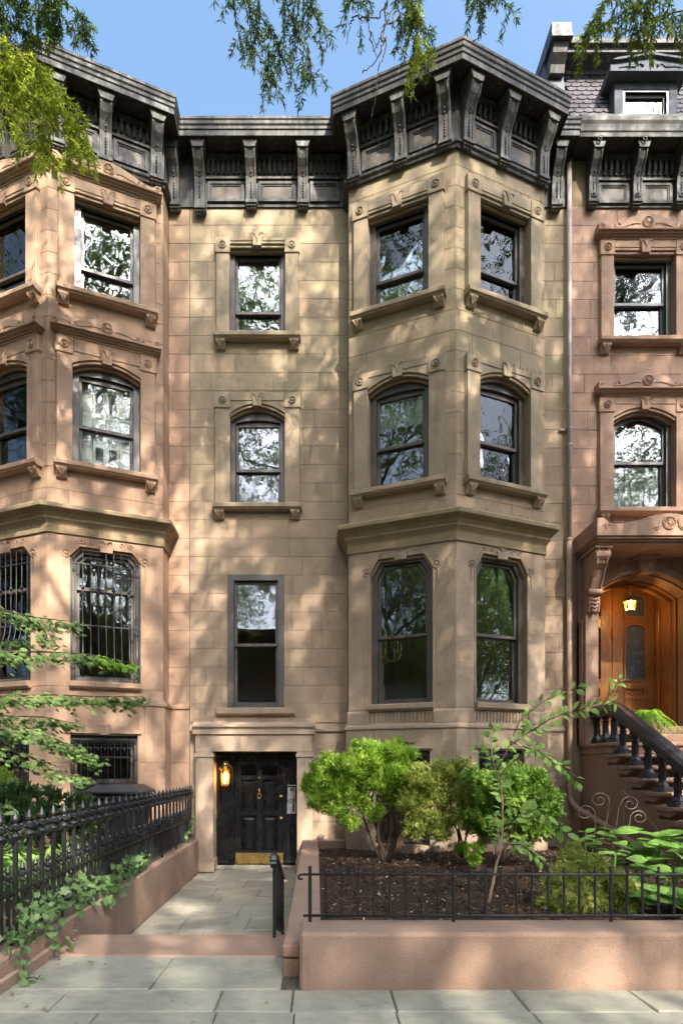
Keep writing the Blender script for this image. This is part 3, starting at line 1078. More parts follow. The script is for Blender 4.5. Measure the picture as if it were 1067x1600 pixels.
def grille_bulged(house, fr, c, w, z0, z1):
    g = MB()
    for z in (z0 + 0.07, z0 + 0.95, z1 - 0.28):
        d = 0.02 if z > z0 + 0.8 else 0.10
        g.box(fr, c - w + 0.01, c + w - 0.01, d - 0.012, d + 0.012, z - 0.012, z + 0.012)
    for sg in (-1, 1):
        g.box(fr, c + sg * (w - 0.02) - 0.012, c + sg * (w - 0.02) + 0.012, 0.0, 0.03, z0 + 0.05, z1 - 0.2)
    o = g.build('security_grille', IRON, house)
    prof = [(0.02, z1 - 0.06), (0.02, z0 + 1.0), (0.05, z0 + 0.8), (0.15, z0 + 0.5), (0.22, z0 + 0.27), (0.20, z0 + 0.12), (0.10, z0 + 0.06)]
    n = 9
    for i in range(n):
        u = c - w + 0.07 + (2 * w - 0.14) * i / (n - 1)
        top = z1 - 0.04 - (0.13 if i in (0, n - 1) else 0)
        pr = [(d, min(z, top)) for d, z in prof]
        MB().tube([fr.pt(u, d, z) for d, z in pr], 0.008, 5).build('bar', IRON, o)
    k = MB()
    for i in range(1, n - 1, 2):
        u = c - w + 0.07 + (2 * w - 0.14) * i / (n - 1)
        zz = z1 - 0.72
        k.lathe(fr.pt(u, 0.02, zz), [(0.006, -0.09), (0.03, -0.05), (0.012, 0), (0.035, 0.03), (0.01, 0.09)], 6)
    k.build('ornament', IRON, o)


def grille_flat(house, fr, c, w, z0, z1):
    g = MB()
    for z in (z0 + 0.1, z0 + 0.62, z0 + 0.82, z1 - 0.36, z1 - 0.06):
        g.box(fr, c - w, c + w, 0.0, 0.022, z - 0.011, z + 0.011)
    o = g.build('security_grille', IRON, house)
    n = 10
    for i in range(n):
        u = c - w + 0.05 + (2 * w - 0.1) * i / (n - 1)
        MB().tube([fr.pt(u, 0.011, z0 + 0.02), fr.pt(u, 0.011, z1 - 0.02)], 0.008, 5).build('bar', IRON, o)
    k = MB()
    for i in range(n - 1):
        u = c - w + 0.05 + (2 * w - 0.1) * (i + 0.5) / (n - 1)
        fleur(k, fr, u, z1 - 0.24, 0.02, 0.06)
        k.tube(spiral(fr, u, z1 - 0.14, 0.015, 0.04, 1.0, 0, 1), 0.005, 4)
        fleur(k, fr, u, z0 + 0.70, 0.02, 0.05)
    k.build('ornament', IRON, o)


def bay_house(dx, P):
    S, SG = P['stone'], P['smooth']
    house = thing('brownstone_house', P['label'], 'house', ((0.566 + 4.016) / 2 + dx, 0, 0), 'brownstone row houses side by side')
    A, B, C_ = (0.566 + dx, -0.42), (2.294 + dx, -1.12), (4.016 + dx, -0.42)
    A0, C0 = (A[0], 0.0), (C_[0], 0.0)
    fl = Fr(P['x0'], 0, A[0], 0)
    rl = Fr(*A0, *A)
    f1 = Fr(*A, *B)
    f2 = Fr(*B, *C_)
    rr = Fr(*C_, *C0)
    fr_ = Fr(*C0, P['x1'], 0)
    L = f1.L
    zl, zc, zf0, zt = P['ledge'], P['pc_top'], P['pc_bot'], 12.20
    L3, L2, L1, G = P['L3'], P['L2'], P['L1'], P['G']
    sheet = MB()
    holes = {}
    for nm, fr in (('f1', f1), ('f2', f2)):
        mir = (lambda c: L - c) if (nm == 'f1') else (lambda c: c)
        h = [(mir(L3['c']) - L3['so'] + 0.06, mir(L3['c']) + L3['so'] - 0.06, L3['z0'] - 0.02, L3['zt'] - 0.06),
             (mir(L2['c']) - L2['so'] + 0.06, mir(L2['c']) + L2['so'] - 0.06, L2['z0'] - 0.02, L2['zt'] - 0.06)]
        holes[nm] = h
        wall_sheet(sheet, fr, 0, L, zf0, 13.05, h)
        stones(fr, 0, L, zc - 0.05, zt, 0.345, h, house, S, 0.98, seed=(3 if nm == 'f1' else 4) + P['seed'])
        for lev, nn in ((L3, 'L3'), (L2, 'L2')):
            c = mir(lev['c'])
            su = surround(house, fr, c, lev['w'], lev['z0'], lev['zs'], lev['kind'], lev['rise'], lev['so'], lev['zt'], SG)
            if not lev.get('hood'):
                bird_spikes(su, (fr.pt(c - lev['so'], 0.04, lev['zt']), fr.pt(c + lev['so'], 0.04, lev['zt'])), 70)
            sill(house, fr, c, lev['so'] + 0.045, lev['z0'], SG)
            sash_window(house, fr, c, lev['w'], lev['z0'], lev['zs'], lev['kind'], lev['rise'], P['frame'], mull=lev['mull'],
                        inside=lev.get('inside'), glass=lev.get('glass_' + nm), trim=0.105)
            if lev.get('hood'):
                hood(house, fr, c, 0.886, lev['zt'] + 0.003, lev['zt'] + 0.125, SG, 0.25)
        # parlor floor: one dressed plate round a chamfer-headed window
        c = mir(L1['c'])
        w = L1['w']
        inner = outline(c, w, L1['z0'] - 0.1, L1['zs'], 'chamfer', L1['rise'], 0.15)
        plate = MB()
        plate.prism(fr, [(-0.004, L1['z0'] - 0.1), (-0.004, zf0 + 0.02), (L + 0.004, zf0 + 0.02), (L + 0.004, L1['z0'] - 0.1)] + inner[::-1], -0.25, 0.012)
        plate.box(fr, -0.004, L + 0.004, -0.25, 0.010, zl + 0.02, L1['z0'] - 0.1)
        pl = plate.build('dressed_plate', SG, house, bev=0.008)
        t = MB()
        o2 = inner[1:-1]
        grow = [(c + (u - c) * 1.07, z + 0.03) for u, z in o2]
        t.ring(fr, grow, o2, 0.03, -0.01, closed=False)
        o3 = [(c + (u - c) * 0.972, z - 0.04) for u, z in o2]
        t.ring(fr, o2, o3, -0.03, -0.09, closed=False)
        for sg in (-1, 1):
            e = c + sg * w
            t.box(fr, min(e, e + sg * 0.03), max(e, e + sg * 0.03), 0, 0.022, L1['z0'], L1['zs'] - 0.02)
        zk = L1['zs'] + L1['rise']
        t.prism(fr, [(c - 0.10, zk - 0.06), (c - 0.12, zk + 0.07), (c + 0.12, zk + 0.07), (c + 0.10, zk - 0.06)], 0, 0.05)
        t.build('head_moulding', SG, pl, bev=0.005)
        t = MB()
        fleur(t, fr, c, zk + 0.07, 0.03, 0.10)
        t.build('palmette', SG, pl)
        for sg in (-1, 1):
            uu = c + sg * (w + 0.07)
            zz = L1['zs'] + 0.04
            t = MB()
            rosette(t, fr, uu, zz, 0.010, 0.075)
            t.tube([fr.pt(uu + sg * 0.02, 0.016, zz - q) for q in (0.07, 0.14, 0.22, 0.30)], [0.018, 0.02, 0.012, 0.006], 5)
            t.build('carved_corner', SG, pl)
            for q in (0.22, 0.36):
                MB().tube(spiral(fr, c + sg * (w - q + 0.04), zk + 0.10, 0.016, 0.05, 1.0, 0, sg), 0.010, 5).build('carved_curl', SG, pl)
        sill(house, fr, c, w + 0.02, L1['z0'], SG, brackets=False, proj=0.10, th=0.12)
        sash_window(house, fr, c, w, L1['z0'], L1['zs'], 'chamfer', L1['rise'], P['frame'], mull=L1['mull'], inside=None, glass=L1.get('glass_' + nm), trim=0.10, d0=-0.09)
        if P.get('grille'):
            grille_bulged(house, fr, c, w, L1['z0'], L1['zs'] + L1['rise'])
        k = MB()
        if P.get('flutes'):
            n = 16
            for i in range(n):
                x = c - w + 0.03 + (2 * w - 0.06) * i / (n - 1)
                k.prism(fr, [(x - 0.018, zl + 0.05), (x - 0.004, L1['z0'] - 0.14), (x + 0.026, L1['z0'] - 0.14), (x + 0.012, zl + 0.05)], 0.0, 0.035)
            k.build('fluted_panel', SG, pl, bev=0.006)
            for a, b in ((-0.016, c - w - 0.02), (c + w + 0.02, L + 0.016)):
                q = MB()
                q.prism_u(fr, [(0, zl + 0.03), (0.04, zl + 0.03), (0.04, zl + 0.22), (0.012, zl + 0.27), (0, zl + 0.27)], a, b)
                q.build('pier_base', SG, pl, bev=0.004)
        # garden floor
        c = mir(G['c']) if nm == 'f1' else G.get('c2', G['c'])
        gh = [(c - G['w'], c + G['w'], G['z0'], G['z1'])]
        wall_sheet(sheet, fr, -0.03, L + 0.016, 0, zl, gh, 0.041)
        stones(fr, -0.03, L + 0.02, 0.0, zl - 0.06, 0.86, gh, house, SG, 1.25, seed=5 + P['seed'] + (nm == 'f1'), d=0.05)
        r = MB()
        oo = [(c - G['w'], G['z0']), (c - G['w'], G['z1']), (c + G['w'], G['z1']), (c + G['w'], G['z0'])]
        oi = [(c - G['w'] + 0.02, G['z0'] + 0.02), (c - G['w'] + 0.02, G['z1'] - 0.02), (c + G['w'] - 0.02, G['z1'] - 0.02), (c + G['w'] - 0.02, G['z0'] + 0.02)]
        r.ring(fr, oo, oi, 0.048, -0.25)
        r.box(fr, c - G['w'] - 0.04, c + G['w'] + 0.04, 0.02, 0.085, G['z1'] + 0.01, G['z1'] + 0.05)
        s = r.build('window_surround', SG, house)
        sash_window(house, fr, c, G['w'] - 0.022, G['z0'] + 0.02, G['z1'] - 0.02, 'flat', 0, FRAME, d0=-0.06, trim=0.06, inside=G.get('inside_' + nm))
        if P.get('grille'):
            ke = MB()
            ke.prism(fr, [(c - 0.07, G['z1'] - 0.02), (c - 0.1, G['z1'] + 0.17), (c + 0.1, G['z1'] + 0.17), (c + 0.07, G['z1'] - 0.02)], 0.03, 0.10)
            fleur(ke, fr, c, G['z1'] + 0.09, 0.10, 0.09)
            ke.build('keystone', SG, s, bev=0.005)
        grille_flat(house, fr, c, G['w'] - 0.03, G['z0'] + 0.02, G['z1'] - 0.03)
    for fr, e0, e1 in ((rl, 0, 0.03), (rr, -0.03, 0)):
        wall_sheet(sheet, fr, 0, fr.L, zl, 13.05, [])
        wall_sheet(sheet, fr, e0 and 0 or e0, fr.L + e1, 0, zl, [], 0.041)
        stones(fr, 0, fr.L, zc - 0.05, zt, 0.345, [], house, S, 0.98, seed=9)
        stones(fr, 0, fr.L, zl, zf0, 1.5, [], house, SG, 1.5, seed=9)
        stones(fr, -0.03 if fr is rr else 0, fr.L + (0.03 if fr is rl else 0), 0, zl - 0.06, 0.86, [], house, SG, 1.5, seed=9, d=0.05)
    # flat walls beside the bay
    FH = P.get('flat_holes', [])
    wall_sheet(sheet, fl, 0, fl.L, 0, 13.05, P.get('flat_sheet_holes', []) + FH)
    wall_sheet(sheet, fr_, 0, fr_.L, 0, 13.05, [])
    stones(fl, 0, fl.L, P['flat_z'], zt, 0.340, FH, house, S, 1.0, seed=21 + P['seed'])
    stones(fl, 0, fl.L, 0, P['flat_z'] - 0.02, 0.9, P.get('flat_sheet_holes', []), house, SG, 1.3, seed=22)
    stones(fr_, 0, fr_.L, zl + 0.03, zt, 0.345, [], house, S, 1.2, seed=31 + P['seed'])
    stones(fr_, 0, fr_.L, 0, zl - 0.06, 0.86, [], house, SG, 1.4, seed=33 + P['seed'], d=0.02)
    sheet.build('wall', MORTAR, house)
    bay = [A0, A, B, C_, C0]
    # ledge, parlor cornice
    m = MB()
    m.sweep([(P['x0'], 0)] + bay + [(P['x1'], 0)], [(-0.02, zl - 0.06), (0.075, zl - 0.06), (0.075, zl - 0.015), (0.05, zl + 0.005), (0.03, zl + 0.03), (0.02, zl + 0.06), (-0.02, zl + 0.06)],
            [0.6] + [1] * 4 + [0.6])
    m.build('ledge', SG, house, bev=0.004)
    m = MB()
    z = zf0
    H = (zc - zf0)
    m.sweep(bay, [(-0.02, z), (0.04, z), (0.04, z + 0.30 * H), (0.055, z + 0.36 * H), (0.085, z + 0.43 * H), (0.11, z + 0.48 * H), (0.115, z + 0.55 * H), (0.16, z + 0.66 * H),
                  (0.23, z + 0.74 * H), (0.26, z + 0.78 * H), (0.265, z + 0.9 * H), (0.25, z + 0.95 * H), (0.05, z + 1.0 * H), (-0.02, z + H)], [0.75, 1, 1, 0.75])
    m.build('parlor_cornice', ST_PC, house, bev=0.004)
    if P.get('flutes'):
        for fr in (f1, f2):
            bird_spikes(house, (fr.pt(0.05, 0.12, zc - 0.02), fr.pt(L - 0.05, 0.12, zc - 0.02)), 85)
    # crowning cornice
    path = [(P['x0'], 0)] + bay + [(P['x1'], 0)]
    sc = [1, 0.66, 1, 1, 0.66, 1]
    m = MB()
    m.sweep(path, [(-0.02, 13.10), (0.385, 13.10), (0.40, 13.055), (0.43, 13.055), (0.435, 13.14), (0.452, 13.155), (0.455, 13.2), (0.475, 13.225), (0.48, 13.275), (0.495, 13.29), (0.495, 13.335), (0.47, 13.35), (-0.02, 13.38)], sc)
    co = m.build('crown_cornice', CORN, house, bev=0.003)
    m = MB()
    m.sweep(path, [(-0.02, 12.17), (0.03, 12.17), (0.03, 13.11), (-0.02, 13.11)])
    m.build('frieze_board', CORN, co)
    m = MB()
    m.sweep(bay, [(0, 12.10), (0.045, 12.10), (0.055, 12.14), (0.085, 12.165), (0.09, 12.205), (0.06, 12.23), (0, 12.235)])
    m.build('base_moulding', CORN, co, bev=0.003)
    for fr in (f1, f2):
        us = [0.13, L / 2 + (0.03 if fr is f1 else -0.03), L - 0.16] if fr is f1 else [0.16, L / 2 - 0.03, L - 0.13]
        for u in us:
            cornice_bracket(co, fr, u, CORNB)
        for a, b in zip(us[:-1], us[1:]):
            cornice_bay(co, fr, a + 0.10, b - 0.10, mat=CORN, pmat=CORNP)
    us = P['flat_brackets']
    for i, u in enumerate(us):
        cornice_bracket(co, fl, u, CORNB, w=0.18, foot=0.10 if i == 0 else 0.0)
    for a, b in zip(us, us[1:] + [fl.L - 0.02]):
        if b - a > 0.3:
            cornice_bay(co, fl, a + 0.095, b - 0.095, zb=12.21, mat=CORN, pmat=CORNP)
    for u in P['strip_brackets']:
        cornice_bracket(co, fr_, u, CORNB, w=0.18, foot=0.04)
    m = MB()
    m.prism_z([(P['x0'], 0.02), A0, A, B, C_, C0, (P['x1'], 0.02), (P['x1'], 5.6), (P['x0'], 5.6)], 13.12, 13.33)
    m.build('roof', ZINC, house)
    return house, dict(fl=fl, f1=f1, f2=f2, rl=rl, rr=rr, fr=fr_, bay=bay)


# ================================================================== the middle house
L3c = dict(c=0.975, w=0.53, z0=9.81, zs=11.48, kind='flat', rise=0.0, so=0.78, zt=11.71, mull=10.42, glass_f2=GLASSW, inside='half_shade')
L2c = dict(c=0.968, w=0.53, z0=6.70, zs=8.43, kind='arch', rise=0.16, so=0.785, zt=8.735, mull=7.48, glass_f2=GLASSW, inside='half_shade')
L1c = dict(c=0.925, w=0.541, z0=2.98, zs=5.25, rise=0.24, mull=4.17)
Gc = dict(c=0.90, w=0.50, z0=0.56, z1=2.20, inside_f1='wood_shutters')
cu = 1.244
flat_holes = [(cu - 0.70, cu + 0.70, 9.79, 11.52), (cu - 0.70, cu + 0.70, 6.68, 8.68), (cu - 0.03 - 0.5, cu - 0.03 + 0.5, 3.0, 5.42)]
mid, FC = bay_house(0.0, dict(label='olive-tan brownstone in the middle with black front door and angled bay', stone=ST_C, smooth=ST_CG, seed=0, x0=-2.33, x1=4.64,
                              ledge=2.61, pc_top=6.12, pc_bot=5.64, L3=L3c, L2=L2c, L1=L1c, G=Gc, frame=FRAME, flutes=True,
                              flat_z=2.72, flat_holes=flat_holes, flat_sheet_holes=[(0.36, 2.06, -0.1, 2.3)],
                              flat_brackets=[0.21, 1.14, 2.08], strip_brackets=[0.34]))
fl = FC['fl']
for lev, so, zt, z0, zs, kind, rise, mull, w, ins in ((3, 0.75, 11.57, 9.81, 11.47, 'flat', 0, 10.37, 0.511, 'half_shade'), (2, 0.77, 8.735, 6.70, 8.37, 'arch', 0.18, 7.43, 0.50, None)):
    su = surround(mid, fl, cu, w, z0, zs, kind, rise, so, zt, ST_CG, dp=0.06)
    bird_spikes(su, (fl.pt(cu - so, 0.035, zt), fl.pt(cu + so, 0.035, zt)), 70)
    sill(mid, fl, cu, so + 0.04, z0, ST_CG)
    sash_window(mid, fl, cu, w, z0, zs, kind, rise, FRAME, mull=mull, inside=ins, trim=0.085)
sash_window(mid, fl, cu - 0.03, 0.50, 3.0, 5.42, 'flat', 0, FRAME, d0=0.0, mull=4.16, trim=0.10, proud=0.012)
sill(mid, fl, cu - 0.03, 0.72, 2.985, ST_CG, brackets=False, proj=0.10, th=0.14)
shell(mid, -2.33, 4.64, FC['bay'], [2.68, 5.9, 9.15, 12.3], 13.3)

# door surround
e = MB()
e.bw(-2.20, -1.88, -0.15, 0.30, 0.0, 2.075)
e.bw(-0.36, -0.08, -0.15, 0.30, 0.0, 2.075)
e.bw(-2.20, -0.08, -0.15, 0.30, 2.18, 2.49)
e.bw(-2.20, -1.88, -0.149, 0.30, 2.145, 2.18)
e.bw(-0.36, -0.08, -0.149, 0.30, 2.145, 2.18)
ds = e.build('door_surround', ST_D, mid, bev=0.008)
e = MB()
for a, b in ((-2.20, -1.88), (-0.36, -0.08)):
    e.bw(a - 0.018, b + 0.018, -0.172, 0.28, 2.075, 2.145)
    e.bw(a - 0.022, b + 0.022, -0.176, 0.28, 0.0, 0.20)
    e.bw(a - 0.012, b + 0.012, -0.164, 0.28, 0.20, 0.225)
e.build('pier_block', ST_D, ds, bev=0.008)
e = MB()
e.prism_u(FW, [(0, 2.49), (0.185, 2.49), (0.185, 2.585), (0.20, 2.595), (0.20, 2.61), (0.225, 2.62), (0.225, 2.665), (0.0, 2.74)], -2.245, -0.03)
e.build('entablature', ST_D, ds, bev=0.006)
# black timber frontispiece and door
YD = 0.25
e = MB()
e.bw(-1.88, -1.55, YD - 0.02, YD + 0.08, 0.05, 2.18)
e.bw(-0.605, -0.36, YD - 0.02, YD + 0.08, 0.05, 2.18)
e.bw(-1.55, -0.605, YD - 0.02, YD + 0.08, 2.03, 2.18)
e.bw(-1.88, -0.36, YD - 0.10, YD - 0.02, 2.10, 2.18)
for a, b in ((-1.83, -1.62), (-0.575, -0.42)):
    e.ring(FW, [(a, 0.16), (a, 2.04), (b, 2.04), (b, 0.16)], [(a + 0.03, 0.2), (a + 0.03, 2.0), (b - 0.03, 2.0), (b - 0.03, 0.2)], -YD + 0.045, -YD + 0.0)
    e.prism_u(FW, [(-YD, 0.1), (-YD + 0.09, 0.1), (-YD + 0.09, 0.14), (-YD + 0.03, 0.17), (-YD, 0.17)], a - 0.01, b + 0.01)
for x in (-1.575, -0.605):
    e.bw(x - 0.02, x + 0.02, YD - 0.06, YD, 0.08, 2.05)
e.build('door_frame', DOORB, mid, bev=0.004)
MB().bw(-1.86, -0.38, 0.12, YD + 0.06, 0.0, 0.06).build('threshold', FLAG_W, mid, bev=0.008)
d = MB()
X0d, X1d, zb, zt_ = -1.545, -0.61, 0.075, 2.02
rails = [(zb, 0.30), (0.985, 1.06 + 0.03), (1.66, 1.74), (1.93, zt_)]
cols = [(X0d, X0d + 0.13), (-1.13, -1.025), (X1d - 0.13, X1d)]
for a, b in cols:
    d.bw(a, b, YD, YD + 0.05, zb, zt_)
for k, (a, b) in enumerate(rails):
    for p, q in ((cols[0][1], cols[1][0]), (cols[1][1], cols[2][0])):
        d.bw(p, q, YD + 0.0005, YD + 0.05, a, b)
door = d.build('front_door', DOORB, mid, bev=0.004)
for p, q in ((cols[0][1], cols[1][0]), (cols[1][1], cols[2][0])):
    for lo, hi in ((0.30, 0.985), (1.09, 1.66)):
        m = MB()
        m.prism(FW, [(p, lo), (p, hi), (q, hi), (q, lo)], -YD - 0.048, -YD - 0.034)
        def inset(k):
            return [(p + k, lo + k), (p + k, hi - k), (q - k, hi - k), (q - k, lo + k)]
        slope_ring(m, FW, inset(0.0), inset(0.030), -YD + 0.004, -YD - 0.033)
        slope_ring(m, FW, inset(0.042), inset(0.085), -YD - 0.033, -YD - 0.006)
        m.prism(FW, inset(0.085), -YD - 0.03, -YD - 0.006)
        m.build('panel', DOORB, door, normals=False)
    MB().bw(p, q, YD + 0.022, YD + 0.027, 1.74, 1.93).build('pane', GLASS, door)
MB().bw(X0d + 0.02, X1d - 0.02, YD - 0.006, YD - 0.001, 0.085, 0.285).build('kick_plate', BRASS, door, bev=0.001)
for z in (1.35, 0.94):
    k = MB()
    k.lathe((-0.665, -YD, z), [(0.032, 0), (0.032, 0.008), (0.014, 0.012), (0.014, 0.03), (0.03, 0.04), (0.034, 0.055), (0.022, 0.068), (0.002, 0.072)], 14, FW)
    k.build('knob' if z < 1 else 'deadbolt', BRASS, door, smooth=True)
k = MB()
k.lathe((-1.077, -YD, 1.47), [(0.018, 0), (0.02, 0.012), (0.008, 0.022)], 10, FW)
k.tube([(-1.077, YD - 0.02, 1.50), (-1.077, YD - 0.024, 1.44), (-1.077, YD - 0.02, 1.40)], [0.008, 0.013, 0.01], 6)
k.tube([(-1.077 + 0.034 * math.sin(a), YD - 0.022, 1.355 + 0.042 * math.cos(a)) for a in [i * math.pi / 8 for i in range(17)]], 0.008, 6)
k.build('knocker', BRASSD, door, smooth=True)
k = MB()
k.lathe((-1.077, -YD, 1.70), [(0.012, 0), (0.012, 0.008), (0.004, 0.01)], 8, FW)
k.build('peephole', BRASSD, door)

# small dark metal script above the basement window
k = MB()
f1 = FC['f1']
pts = [(0.90, 2.325), (0.925, 2.345), (0.945, 2.352), (0.955, 2.33), (0.98, 2.345), (1.0, 2.325), (1.02, 2.335), (1.035, 2.32), (1.05, 2.335), (1.075, 2.345)]
k.tube([f1.pt(u + 0.10, 0.06, z - 0.03) for u, z in pts], [0.006, 0.011, 0.008, 0.01, 0.006, 0.011, 0.007, 0.009, 0.01, 0.004], 5)
k.build('wall_script', IRON, mid)

# ================================================================== the left house
L3l = dict(c=0.945, w=0.53, z0=9.86, zs=11.50, kind='flat', rise=0.0, so=0.775, zt=11.725, mull=10.43, hood=True, glass_f2=GLASSW, glass_f1=GLASSW)
L2l = dict(c=0.930, w=0.545, z0=6.97, zs=8.63, kind='arch', rise=0.15, so=0.79, zt=9.04, mull=7.72, hood=True, inside='shutters', glass_f1=GLASSC, glass_f2=GLASSC)
L1l = dict(c=0.916, w=0.565, z0=3.34, zs=5.43, rise=0.17, mull=4.95, glass_f2=GLASSW)
Gl = dict(c=0.89, w=0.56, z0=0.85, z1=2.46)
left, FL = bay_house(-6.736, dict(label='pinkish brownstone at the left edge with carved window hoods and barred bay windows', stone=ST_L, smooth=ST_L, seed=40, x0=-7.6, x1=-2.334,
                                 ledge=3.02, pc_top=6.22, pc_bot=5.78, L3=L3l, L2=L2l, L1=L1l, G=Gl, frame=FRAME, grille=True,
                                 flat_z=3.05, flat_brackets=[0.4, 1.2], strip_brackets=[0.13]))
shell(left, -7.6, -2.35, FL['bay'], [3.0, 6.2, 9.4, 12.4], 13.3)

# ================================================================== the right house
right = thing('brownstone_house', 'rosy brownstone at the right edge with slate mansard, dormer and oak doors up a stoop', 'house', (6.4, 0, 0), 'brownstone row houses side by side')
RX = 4.644
fR = Fr(RX, 0, 9.2, 0)
sheet = MB()
CX = 5.99 - RX
hs = [(CX - 0.76, CX + 0.76, 9.7, 11.48), (CX - 0.78, CX + 0.78, 6.6, 8.6)]
vh = (5.05 - RX, 6.83 - RX, 2.0, 5.5)
wall_sheet(sheet, fR, 0, fR.L, 0, 13.05, hs + [vh])
sheet.build('wall', MORTAR, right)
stones(fR, 0, fR.L, 2.62, 12.2, 0.345, hs + [(0.10, 2.5, 2.2, 5.75)], right, ST_R, 1.0, seed=77)
stones(fR, 0, fR.L, 0, 2.62, 0.66, [], right, ST_RD, 1.3, seed=78)
for z0, zs, kind, rise, so, zt, mull, ins, gl, ag in ((9.73, 11.34, 'flat', 0, 0.80, 11.52, 10.53, 'shade_and_curtain', GLASSC, False), (6.62, 8.29, 'arch', 0.19, 0.82, 8.65, 7.57, 'low_curtain', GLASSC, True)):
    surround(right, fR, CX, 0.57, z0, zs, kind, rise, so, zt, ST_R)
    sill(right, fR, CX, so + 0.045, z0, ST_R)
    hood(right, fR, CX, 0.905, zt + 0.003, zt + 0.115, ST_R, 0.29)
    sash_window(right, fR, CX, 0.57, z0, zs, kind, rise, FRAMEG, mull=mull, inside=ins, glass=gl, arch_glass=ag, trim=0.09)
shell(right, RX, 9.2, None, [5.85, 9.1, 12.3], 13.3, part=False)

# entrance: slab with segmental arch, pilasters, consoles, hood
c0 = 5.94 - RX
inner = outline(c0, 0.89, 2.30, 5.10, 'arch', 0.35)
m = MB()
m.prism(fR, [(4.77 - RX, 2.30), (4.77 - RX, 5.70), (7.15 - RX, 5.70), (7.15 - RX, 2.30)] + inner[::-1], -0.35, 0.10)
ent = m.build('entrance_surround', ST_R, right, bev=0.008)
m = MB()
ti = inner[1:-1]
m.ring(fR, [(c0 + (u - c0) * 1.06, z + 0.055) for u, z in ti], ti, 0.13, 0.05, closed=False)
m.ring(fR, ti, [(c0 + (u - c0) * 0.97, z - 0.03) for u, z in ti], 0.0, -0.3, closed=False)
m.build('arch_moulding', ST_R, ent, bev=0.005)
m = MB()
m.prism(fR, [(c0 - 0.10, 5.40), (c0 - 0.155, 5.66), (c0 + 0.155, 5.66), (c0 + 0.10, 5.40)], -0.3, 0.24)
m.box(fR, c0 - 0.20, c0 + 0.20, 0, 0.30, 5.66, 5.74)
fleur(m, fR, c0, 5.52, 0.24, 0.10)
m.build('keystone', ST_R, ent, bev=0.006)
m = MB()
for sg in (-1, 1):
    m.tube(spiral(fR, c0 + sg * 0.52, 5.55, 0.104, 0.09, 1.4, 0.5, sg), 0.012, 5)
    m.tube([fR.pt(c0 + sg * a, 0.104, b) for a, b in ((0.25, 5.55), (0.36, 5.60), (0.45, 5.52), (0.6, 5.47), (0.75, 5.4), (0.85, 5.36))], [0.006, 0.016, 0.014, 0.014, 0.012, 0.005], 5)
m.build('carved_scroll', ST_R, ent)
for sg in (-1, 1):
    xa, xb = (4.80 - RX, 5.03 - RX) if sg < 0 else (6.86 - RX, 7.09 - RX)
    m = MB()
    m.box(fR, xa, xb, 0.0, 0.30, 2.30, 4.70)
    m.box(fR, xa - 0.03, xb + 0.03, 0.0, 0.335, 2.30, 2.62)
    for q in (xa - 0.03, xb + 0.01):
        m.box(fR, q, q + 0.02, 0.0, 0.24, 2.62, 4.55)
    p = m.build('pilaster', ST_R, ent, bev=0.006)
    m = MB()
    prof = [(0.10, 4.62), (0.34, 4.66), (0.38, 4.80), (0.36, 4.95), (0.42, 5.05), (0.50, 5.20), (0.58, 5.36), (0.66, 5.42), (0.70, 5.52), (0.72, 5.66), (0.10, 5.66)]
    m.prism_u(fR, prof, xa + 0.01, xb - 0.01)
    for q in (xa + 0.03, xb - 0.03):
        m.tube([fR.pt(q, d_ + 0.008, z_) for d_, z_ in prof[1:10]], 0.020, 6)
        for i in range(12):
            t = i / 11
            dd = 0.36 + 0.24 * t ** 1.4
            m.lathe(fR.pt(q + (0.032 if q > (xa + xb) / 2 else -0.032), dd, 4.95 + 0.42 * t), [(0.004, -0.014), (0.017, 0), (0.004, 0.014)], 6)
    m.tube([fR.pt(u, 0.66, 5.56) for u in (xa - 0.01, (xa + xb) / 2, xb + 0.01)], 0.085, 10)
    m.tube([fR.pt(u, 0.40, 5.0) for u in (xa - 0.01, (xa + xb) / 2, xb + 0.01)], 0.055, 10)
    for i in range(4):
        z_ = 4.92 - i * 0.07
        hw = 0.10 - i * 0.02
        u_ = (xa + xb) / 2
        m.tube([fR.pt(u_ - hw, 0.36, z_), fR.pt(u_ - hw * 0.5, 0.40, z_ - 0.045), fR.pt(u_, 0.41, z_ - 0.06), fR.pt(u_ + hw * 0.5, 0.40, z_ - 0.045), fR.pt(u_ + hw, 0.36, z_)], 0.022, 6)
    m.box(fR, xa - 0.03, xb + 0.03, 0.10, 0.76, 5.66, 5.70)
    m.build('console', ST_R, ent, bev=0.004)
m = MB()
m.box(fR, 4.79 - RX, 7.11 - RX, 0, 0.78, 5.70, 5.74)
m.box(fR, 4.765 - RX, 7.135 - RX, 0, 0.83, 5.74, 5.77)
m.box(fR, 4.745 - RX, 7.155 - RX, 0, 0.87, 5.77, 5.805)
a, b = 4.727 - RX, 7.17 - RX
n = 20
top = []
for i in range(n + 1):
    x = -1 + 2 * i / n
    y = 5.995 + 0.19 * (math.cos(min(1, abs(x) / 0.75) * math.pi) * 0.5 + 0.5)
    if abs(x) > 0.85:
        y = 6.11
    top.append(((a + b) / 2 + x * (b - a) / 2, y))
m.prism(fR, [(a, 5.805)] + top + [(b, 5.805)], 0.0, 0.90)
hd = m.build('entrance_hood', ST_R, right, bev=0.01)
m = MB()
medallion(m, fR, c0, 6.02, 0.898, 0.115)
for sg in (-1, 1):
    m.tube([fR.pt(c0 + sg * q, 0.905, z_) for q, z_ in ((0.14, 6.08), (0.18, 5.97), (0.27, 5.92))], [0.01, 0.02, 0.006], 5)
    m.tube([fR.pt(c0 + sg * q, 0.905, z_) for q, z_ in ((0.15, 5.98), (0.2, 5.92), (0.24, 5.9))], [0.01, 0.016, 0.006], 5)
    fleur(m, fR, c0 + sg * 1.06, 5.94, 0.905, 0.07)
